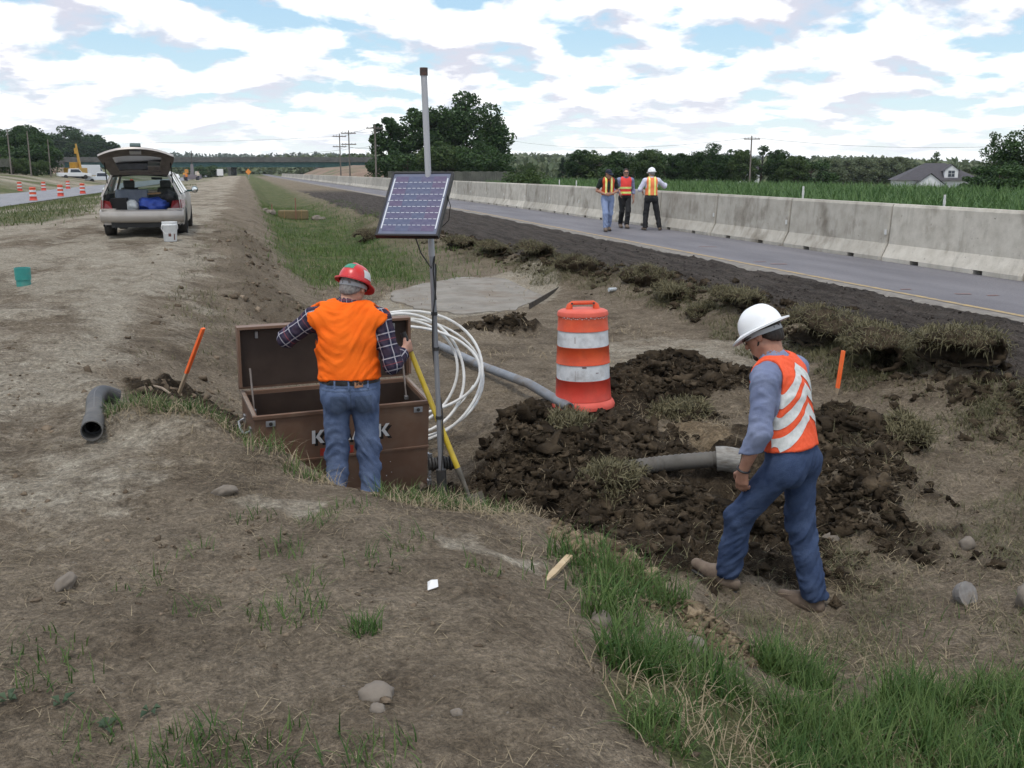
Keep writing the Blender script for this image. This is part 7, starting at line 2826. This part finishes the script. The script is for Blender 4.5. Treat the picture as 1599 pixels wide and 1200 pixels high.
# 2. single green tufts on the bare bank
cs = [(.32, 3.27, 1.4, .55), (.07, 3.47, 1.0, 1.3), (-.23, 2.66, 1.6, 1.3), (.29, 2.49, .8, 1.0), (.07, 4.11, .5, 1.0), (.66, 4.19, .5, 1.0), (-.66, 3.18, .5, 1.2), (-.5, 2.8, .5, 1), (.25, 4.5, .5, .9), (.45, 4.65, .4, 1.0), (-.05, 4.6, .3, 1), (.15, 3.75, .35, .8), (-.25, 3.6, .3, .8), (.9, 3.9, .3, .9), (-.3, 4.2, .2, .8)]
X, Y = tufts(cs + [(-.35, 2.45, 1.2, 1.6), (-.1, 2.45, .8, 1.3), (.05, 2.6, .5, 1.2), (-.75, 3.4, .5, 1.3), (.45, 3.9, .4, 1.2), (-.45, 3.9, .3, 1.2)], 85, .12)
blades("bank_tufts", X, Y, .085, .0046, .9, .30, GREEN, "small green tufts scattered over the bare near bank", "grass", 4)
cs = [(-.79, 6.40, 1.5, 1.2), (-.55, 6.3, 1.6, 1.2), (-.32, 6.19, 1.3, 1.1), (-.1, 6.1, .6, 1), (.04, 5.7, .7, 1), (.25, 5.45, .6, 1), (1.06, 5.25, 1.4, 1.5), (.9, 5.1, 1.0, 1.3), (1.3, 5.35, 1.4, 1.4), (1.5, 5.7, .8, 1.2), (.7, 5.05, .8, 1), (1.55, 6.3, .7, 1), (-.45, 6.75, .5, .8)]
X, Y = tufts(cs, 130, .13)
blades("crest_grass", X, Y, .13, .0050, 1.0, .30, GREEN, "green grass along the crest in front of the tool chest", "grass", 4)
X, Y = tufts([(c[0] + .04, c[1] - .06, c[2], c[3] * 1.3) for c in cs], 150, .13)
blades("crest_straw", X, Y, .15, .0040, 1.4, .55, DRY, "dry bent straw along the crest in front of the tool chest", "straw", 4)
# 3. dry straw lying on the bank and round the pit
X, Y = scatter_zone(10500, (-1.6, 2.0), (2.3, 6.2), lambda X, Y: .10 + .9 * clump(X, Y, 1.8, 0.05, .5))
blades("straw_litter", X, Y, .075, .0026, .5, .95, DRY, "dry straw litter strewn over the near bank", "straw", 2, zoff=.004)
X, Y = scatter_zone(24000, (1.2, 6.5), (3.6, 9.5), lambda X, Y: .14 + .9 * clump(X, Y, 1.6, .05, .5))
blades("straw_litter", X, Y, .12, .0034, .8, .78, DRY, "dry straw litter among the dug earth", "straw", 3, zoff=.012)
X, Y = scatter_zone(9000, (2.3, 5.2), (3.6, 5.6), lambda X, Y: .15 + .85 * clump(X, Y, 2.0, -.05, .4))
blades("trampled_grass", X, Y, .12, .0048, 1.1, .55, DULLG, "trampled yellowish grass round the walking man", "grass", 3)
X, Y = scatter_zone(5000, (4.2, 6.6), (4.5, 7.5), lambda X, Y: .1 + .9 * clump(X, Y, 1.3, .1, .5))
blades("trampled_grass", X, Y, .13, .005, 1.1, .5, DULLG, "thin yellowish grass on the bare ground at right", "grass", 3)
# 4. sod strip along the shoulder
Yr = rs.uniform(6.0, 40, 60000) ** 1.0
Yr = 6.0 + 34 * rs.uniform(0, 1, 36000) ** 1.7
Xr = sod_x(Yr) + rs.normal(-.40, .24, len(Yr))
k = rs.uniform(0, 1, len(Yr)) < (.12 + .88 * clump(Xr, Yr, .9, -.1, .35))
blades("sod_grass", Xr[k], Yr[k], .105, .0075, 1.2, .45, DULLG, "rough dull grass on the turned sod along the shoulder", "grass", 3)
cs = [(6.0, 8.9, 1.3, 1.6), (6.15, 9.7, 1.3, 1.8), (6.0, 10.5, 1.2, 2), (5.9, 8.6, .8, 1.3), (5.85, 18.2, 2.2, 3.0), (6.05, 20.3, 2, 3), (5.6, 23, 1.6, 3), (6.4, 12.2, .8, 2), (6.4, 14.2, 1.0, 2.0), (6.2, 11.6, 1.2, 2)]
X, Y = tufts(cs, 620, .22)
blades("sod_grass", X, Y, .12, .0085, 1.4, .50, DULLG, "thick tousled grass on the big sod clumps", "grass", 4)
# 5. grass down the ditch
X, Y = scatter_zone(70000, (.2, 5.6), (13, 60), lambda X, Y: (zones(X, Y)[3] * (.25 + .75 * clump(X, Y, .5, -.2, .35))) * np.clip(24 / Y, .3, 1))
blades("ditch_grass", X, Y, .17, .014, .9, .30, leaf_mat("bright ditch grass", (.050, .105, .024), (.135, .185, .055), 1.0, .3), "bright green grass along the ditch bottom", "grass", 3)
X, Y = scatter_zone(16000, (1.2, 5.5), (10.5, 24), lambda X, Y: .08 + .7 * clump(X, Y, .6, 0.0, .45))
blades("ditch_straw", X, Y, .12, .009, 1.0, .7, DRY, "dry yellow grass over the ditch floor", "straw", 3)
X, Y = scatter_zone(14000, (-1.0, 1.2), (9, 30), lambda X, Y: .05 + .8 * clump(X, Y, .8, .05, .45))
blades("slope_grass", X, Y, .11, .008, 1.0, .5, DULLG, "thin grass on the slope below the track", "grass", 3)
X, Y = scatter_zone(60000, (-14, -4), (27, 110), lambda X, Y: zones(X, Y)[3] * .5)
blades("verge_grass", X, Y, .16, .03, .9, .35, leaf_mat("verge grass blades", (.06, .095, .03), (.15, .16, .065), .3, .3), "grass verge between the track and the far carriageway", "grass", 2)
# weeds: broad leaves at lower left
for i, (wx, wy) in enumerate([(-.62, 2.98), (-.48, 2.86), (-.36, 2.90), (-.78, 3.05)]):
    m_ = MB()
    for j in range(4 + i % 2):
        a = j * 1.35 + i * 1.3 + .5 * math.sin(j * 5.1 + i)
        d = Vector((math.cos(a), math.sin(a), 0))
        s_ = Vector((-d.y, d.x, 0))
        l = .022 + .012 * ((j * 7 + i * 2) % 4)
        m_.add([d * .004, d * l * .5 + s_ * .011 + Vector((0, 0, .018)), d * l + Vector((0, 0, .010)), d * l * .5 - s_ * .011 + Vector((0, 0, .018))], [(0, 1, 2), (0, 2, 3)])
    o = m_.build("weed", leaf_mat("blue green weed leaves", (.05, .085, .05), (.09, .13, .075), 3), fixn=False)
    o.location = gp(wx, wy, .006)
    tag(o, ["broad leaved weed second from the left at the lower left of the bank", "broad leaved weed third from the left on the lower bank", "rightmost broad leaved weed of the four on the lower left bank", "broad leaved weed nearest the left photo edge on the bank"][i], "weed")


# clods
def clods(name, X, Y, size, mt, label, sub=1, zoff=.08):
    if sub == 2:
        big = size > .017
        if big.any():
            clods_one(name, X[big], Y[big], size[big], mt, label, 2, zoff)
        X, Y, size = X[~big], Y[~big], size[~big]
        label = "finer " + label
    if len(X):
        clods_one(name, X, Y, size, mt, label, 1, zoff)


def clods_one(name, X, Y, size, mt, label, sub=1, zoff=.3):
    bm = bmesh.new()
    bmesh.ops.create_icosphere(bm, subdivisions=sub, radius=1.0)
    bv = np.array([v.co for v in bm.verts])
    bf = np.array([[v.index for v in f.verts] for f in bm.faces])
    bm.free()
    n = len(X)
    r = np.random.RandomState(n)
    nv = len(bv)
    seeds = r.uniform(0, 200, (n, 1, 3))
    base = np.repeat(bv[None], n, 0)
    disp = fbm((base * 1.7 + seeds).reshape(-1, 3), 3, gain=.65).reshape(n, nv, 1)
    s = size[:, None, None] * r.uniform(.6, 1.25, (n, 1, 3)) * np.array([1, 1, .75])
    V = (base * np.clip(1 + 1.15 * disp, .25, 2.2) + r.normal(0, .13 if sub > 1 else .2, base.shape)) * s
    a = r.uniform(0, 6.283, n)
    ca, sa = np.cos(a)[:, None], np.sin(a)[:, None]
    V = np.stack([V[..., 0] * ca - V[..., 1] * sa, V[..., 0] * sa + V[..., 1] * ca, V[..., 2]], -1)
    Z = ground_z(X, Y) + size * zoff
    V = V + np.stack([X, Y, Z], 1)[:, None]
    F = (np.arange(n)[:, None, None] * nv + bf[None]).reshape(-1, 3)
    o = mesh_np(name, V.reshape(-1, 3), F, mt, smooth=False)
    tag(o, label, "soil", kind="stuff")


def crumbly(name, c1, c2):
    """earth whose tone differs from lump to lump"""
    m = mat(name, c1, c2, 6, .98, bump=1.0, bscale=60, coords="World", spec=.08)
    nt = m.node_tree
    bs = nt.nodes["Principled BSDF"]
    src = bs.inputs["Base Color"].links[0].from_socket
    g = node(nt, "ShaderNodeNewGeometry")
    k = ramp(nt, g.outputs["Random Per Island"], [(0., .6), (.7, 1.0), (1., 1.5)])
    nt.links.new(mixc(nt, 1.0, src, k, "MULTIPLY"), bs.inputs["Base Color"])
    return m


CLODM = crumbly("dark crumbly earth", (.024, .018, .012), (.075, .057, .038))
CLODB = crumbly("brown crumbly earth", (.11, .083, .058), (.20, .158, .115))
CLODY = crumbly("yellow clay lumps", (.15, .112, .072), (.25, .195, .13))
X, Y = scatter_zone(9000, (1.4, 5.4), (4.6, 9.8), lambda X, Y: zones(X, Y)[1] * (.15 + .85 * clump(X, Y, 1.5, -.1, .4)))
clods("soil_clods", X, Y, .008 + .034 * rs.uniform(0, 1, len(X)) ** 3.0, CLODM, "dark clods of dug earth in and around the pit", 2)
cs = [(1.9, 6.9, .4, .7), (1.9, 6.1, .35, .6), (2.4, 5.6, .35, .6), (3.2, 7.5, .3, .6), (2.2, 7.4, .5, .7), (2.7, 7.2, .5, .7), (2.3, 6.5, .5, .7), (2.9, 6.2, .5, .6), (3.4, 5.9, .4, .6), (3.75, 8.85, 1, .8), (4.35, 9.2, 1, .8), (4.05, 8.7, .8, .7), (4.85, 8.8, .5, .5), (3.4, 8.6, .4, .4), (4.45, 6.75, .8, .55), (4.25, 6.1, .8, .55), (3.95, 5.65, .4, .4), (4.75, 6.55, .4, .4), (2.25, 8.05, .5, .35), (3.3, 13.35, .4, .7)]
X, Y = tufts(cs, 600, .66)
clods("soil_clods", X, Y, .008 + .046 * rs.uniform(0, 1, len(X)) ** 3.2, CLODM, "heaped dark clods behind the drum and beside the walking man", 2)
X, Y = tufts([(c[0], c[1], c[2], c[3]) for c in cs], 26, .6)
clods("soil_clods", X, Y, .04 + .055 * rs.uniform(0, 1, len(X)) ** 1.5, CLODM, "largest broken lumps of dark earth in the pit and heaps", 2, -.15)
X, Y = scatter_zone(5000, (1.3, 2.3), (3.4, 5.6), lambda X, Y: zones(X, Y)[4])
clods("clay_lumps", X, Y, .008 + .03 * rs.uniform(0, 1, len(X)) ** 3.0, CLODY, "yellow clay lumps on the edge of the near bank", 2)
X, Y = scatter_zone(9000, (-1.5, 1.3), (6.4, 26), lambda X, Y: (.04 + zones(X, Y)[1] * .8) * np.clip(9 / Y, .25, 1))
clods("soil_clods", X, Y, .010 + .045 * rs.uniform(0, 1, len(X)) ** 3.0, CLODB, "brown clods on the slope left of the tool chest", 1)
X, Y = scatter_zone(32000, (-2.4, 6.6), (2.2, 10), lambda X, Y: (.05 + .35 * clump(X, Y, 1.1, .0, .5)) * np.clip(5 / Y, .2, 1))
clods("soil_crumbs", X, Y, .003 + .013 * rs.uniform(0, 1, len(X)) ** 4.0, CLODB, "small crumbs of earth strewn over the bank and ditch", 1)
Yr = 6.2 + 24 * rs.uniform(0, 1, 2400) ** 1.6
Xr = sod_x(Yr) + rs.normal(-.10, .30, len(Yr))
clods("sod_lumps", Xr, Yr, .012 + .06 * rs.uniform(0, 1, len(Yr)) ** 3, CLODM, "torn lumps of turf and earth along the shoulder", 2)
X, Y = scatter_zone(5000, (6.8, 8.9), (6, 24), lambda X, Y: np.clip(9 / Y, .2, 1) * .8)
clods("topsoil_crumbs", X, Y, .005 + .018 * rs.uniform(0, 1, len(X)) ** 3.0, mat("dark topsoil crumbs", (.024, .020, .017), (.058, .048, .041), 8, .98, coords="World", spec=.1), "crumbs of dark topsoil on the graded shoulder", 1)


# big sod clumps: single things
def sod_clump(x, y, r3, rz, seed, label):
    root = empty("sod_clump", gp(x, y, -.03), rz, label, "sod clump")
    o = rock_mesh("earth", CLODM, seed, r3, 4, .30, root, True, 1.6)
    V = np.array([v.co for v in o.data.vertices])
    N = np.array([v.normal for v in o.data.vertices])
    up = np.where((N[:, 2] > .15))[0]
    r = np.random.RandomState(seed)
    idx = r.choice(up, 1500)
    P_ = V[idx] + r.normal(0, .012, (len(idx), 3))
    n = len(P_)
    d = N[idx] * .5 + r.normal(0, .55, (n, 3)) + np.array([0, 0, .1])
    d /= np.linalg.norm(d, axis=1)[:, None]
    s = np.cross(d, r.normal(size=(n, 3)))
    s /= np.linalg.norm(s, axis=1)[:, None]
    L = r.uniform(.05, .16, (n, 1))
    W = .004
    p1 = P_ + d * L * .55
    p2 = p1 + (d * .5 + np.array([0, 0, -.75])) * L * .5
    VV = np.stack([P_ - s * W, P_ + s * W, p1 - s * W * .8, p1 + s * W * .8, p2], 1).reshape(-1, 3)
    b = np.arange(n)[:, None] * 5
    FF = np.concatenate([np.concatenate([b, b + 1, b + 3], 1), np.concatenate([b, b + 3, b + 2], 1), np.concatenate([b + 2, b + 3, b + 4], 1)])
    g = mesh_np("turf", VV, FF, THATCH, root)
    g["kind"] = "stuff"


def sod_roll(x, y, ln, r, rz, seed, label, h=1.0):
    """a strip of turf curled over on itself, open towards the ditch, dark inside"""
    root = empty("sod_roll", gp(x, y, -.02), rz, label, "sod roll")
    na, nl = 22, 16
    rr = np.random.RandomState(seed)
    A = np.linspace(R(18), R(292), na)
    T = np.linspace(-ln / 2, ln / 2, nl)
    rows = []
    for off in (0.0, -.055):
        AA, TT = np.meshgrid(A, T, indexing="ij")
        p = np.stack([np.cos(AA.ravel()) * 2 + seed * 3, TT.ravel() * 3.2, np.sin(AA.ravel()) * 2], 1)
        n = fbm(p, 3)
        rad = r * (1.0 + .30 * n) * (1 - .30 * np.abs(TT.ravel() / ln * 2) ** 3) + off
        rad = rad * (1 - .18 * (AA.ravel() - R(18)) / R(274))
        sag = .10 * r * np.sin(TT.ravel() * 7 + seed)
        V = np.stack([TT.ravel() + .04 * n, np.cos(AA.ravel()) * rad * 1.25, r * .62 * h + np.sin(AA.ravel()) * rad * .80 * h + sag], 1)
        rows.append(V)
    V = np.concatenate(rows)
    F = []
    n0 = na * nl
    for i in range(na - 1):
        for j in range(nl - 1):
            a = i * nl + j
            F.append((a, a + 1, a + nl + 1, a + nl))
            F.append((n0 + a, n0 + a + nl, n0 + a + nl + 1, n0 + a + 1))
    for i in range(na - 1):
        for j in (0, nl - 1):
            F.append((i * nl + j, (i + 1) * nl + j, n0 + (i + 1) * nl + j, n0 + i * nl + j))
    for i in (0, na - 1):
        for j in range(nl - 1):
            F.append((i * nl + j, n0 + i * nl + j, n0 + i * nl + j + 1, i * nl + j + 1))
    mesh_np("earth", V, np.array(F), CLODM, root, smooth=True)
    o = root.children[0] if root.children else None
    # thatch on the outside
    m = 2600
    ii = rr.randint(0, n0, m)
    keep = np.sin(A[ii // nl]) > -.35
    P_ = rows[0][ii][keep] + rr.normal(0, .018, (keep.sum(), 3))
    n = len(P_)
    an = A[ii // nl][keep]
    N = np.stack([np.zeros(n), np.cos(an), np.sin(an)], 1)
    d = N * .55 + rr.normal(0, .5, (n, 3))
    d /= np.linalg.norm(d, axis=1)[:, None]
    s = np.cross(d, rr.normal(size=(n, 3)))
    s /= np.linalg.norm(s, axis=1)[:, None]
    L = rr.uniform(.04, .15, (n, 1))
    W = .0042
    p1 = P_ + d * L * .55
    p2 = p1 + (d * .5 + np.array([0, 0, -.8])) * L * .5
    VV = np.stack([P_ - s * W, P_ + s * W, p1 - s * W * .8, p1 + s * W * .8, p2], 1).reshape(-1, 3)
    b = np.arange(n)[:, None] * 5
    FF = np.concatenate([np.concatenate([b, b + 1, b + 3], 1), np.concatenate([b, b + 3, b + 2], 1), np.concatenate([b + 2, b + 3, b + 4], 1)])
    g = mesh_np("turf", VV, FF, THATCH, root)
    g["kind"] = "stuff"


THATCH = leaf_mat("olive brown thatch", (.075, .070, .036), (.190, .168, .095), 3.0, .2)
sod_roll(6.42, 10.0, 1.2, .30, R(98), 1, "big curled roll of turf right of the orange stake", 1.0)
sod_roll(6.28, 8.85, .85, .28, R(60), 2, "curled turf with a dark hollow in front of the big roll")
sod_roll(6.55, 8.0, .80, .25, R(110), 3, "curled turf at the right end of the sod strip")
sod_roll(6.5, 12.4, .9, .16, R(95), 4, "dark rolled turf just behind the white hard hat")
sod_roll(6.3, 14.2, .70, .15, R(85), 5, "rolled turf second behind the white hard hat, nearer the road")
sod_roll(6.0, 20.8, 1.2, .22, R(100), 6, "dark turf roll farthest up the sod strip above the drum")
sod_roll(5.55, 22.8, 1.0, .18, R(105), 7, "low turf roll left of the dark one far up the sod strip")
sod_roll(5.35, 25.5, 1.4, .20, R(105), 8, "turf roll seen just right of the solar mast")
sod_roll(4.8, 31.0, 1.6, .22, R(100), 9, "turf roll seen left of the solar mast near the shoulder")
sod_roll(3.70, 31.5, 1.5, .26, R(60), 10, "turf roll lying in the ditch behind the solar panel")
sod_roll(6.45, 6.55, .80, .22, R(70), 11, "curled turf cut by the right photo edge")
sod_clump(6.35, 13.0, (.25, .2, .14), R(10), 5, "small sod lump left of the white hard hat")
sod_clump(6.05, 18.1, (.36, .45, .26), R(0), 7, "grassy sod clump above the traffic drum")
sod_clump(6.55, 15.7, (.3, .4, .20), R(30), 8, "dark earth lump beside the plastic bottle")

sod_clump(2.45, 6.45, (.26, .20, .13), R(30), 21, "turfy clod at the left end of the corrugated pipe")
sod_clump(3.72, 8.05, (.28, .18, .12), R(15), 22, "clod with long dry grass in front of the heap behind the drum")
sod_clump(2.55, 7.75, (.22, .18, .14), R(60), 23, "dark turfy clod by the open end of the grey pipe")
sod_clump(4.95, 6.55, (.20, .17, .12), R(80), 24, "grassy clod at the right edge of the heap behind the walking man")

# crops beyond the barrier
n = 12000
d_ = 16 + 150 * rs.uniform(0, 1, n) ** 1.25
b_ = R(14.83) + np.arctan((rs.uniform(760, 1720, n) - 799.5) / 1550)
X, Y = d_ * np.sin(b_) / np.cos(b_ - R(14.83)), d_ * np.cos(b_) / np.cos(b_ - R(14.83))
Y = np.round(Y / .9) * .9 + rs.normal(0, .07, n)
k = (X > 16.5) & (X < 108) & (Y < 150)
X, Y = X[k], Y[k]
Xc = np.repeat(X, 6) + rs.normal(0, .14, len(X) * 6)
Yc = np.repeat(Y, 6) + rs.normal(0, .14, len(X) * 6)
blades("field_crop", Xc, Yc, .95, .10, 1.3, .22, leaf_mat("corn leaves", (.058, .120, .038), (.118, .195, .066), .08, .3), "green corn crop filling the field beyond the barrier", "crop", 2, zfun=ground_base)
# rough weeds right behind the barrier
X, Y = scatter_zone(14000, (13.4, 16.4), (10, 60), lambda X, Y: .3 + .7 * clump(X, Y, .4, 0, .4))
blades("roadside_weeds", X, Y, .75, .03, .9, .2, leaf_mat("weed leaves", (.05, .085, .03), (.12, .14, .05), .3, .3), "tall weeds just behind the barrier", "weeds", 3, zfun=ground_base)
for i, (u, d) in enumerate([(1246, 24), (1464, 21), (872, 44), (898, 42)]):
    x, y = pix(u, d)
    o = MB().b2((-.016, -.016, 0), (.016, .016, 1.40 if i < 2 else 1.35)).b2((-.02, -.02, 1.2), (.02, .02, 1.3)).build("marker_post", mat("white marker post", (.6, .6, .58), rough=.6))
    o.location = (x, y, gz(x, y))
    tag(o, ["white marker post above the barrier near its third segment", "white marker post above the nearest whole barrier segment", "thin white post in the crop left of the three men", "thin white post nearest the man in dark cap"][i], "post")


# ================================================================== summer air: far things fade a little (name haze)
hz = MB().b2((-1900, -80, -14), (1900, 1900, 34)).build("haze", None)
hz.data.materials.clear()
hm = bpy.data.materials.new("haze")
hm.use_nodes = True
hm.node_tree.nodes.clear()
ho_ = hm.node_tree.nodes.new("ShaderNodeOutputMaterial")
pv = hm.node_tree.nodes.new("ShaderNodeVolumePrincipled")
pv.inputs["Color"].default_value = (.86, .93, 1.0, 1)
pv.inputs["Density"].default_value = .0001
pv.inputs["Anisotropy"].default_value = .2
hm.node_tree.links.new(pv.outputs[0], ho_.inputs["Volume"])
hz.data.materials.append(hm)
tag(hz, "thin summer haze over the whole site", "haze", kind="stuff")
scene.cycles.volume_bounces = 0
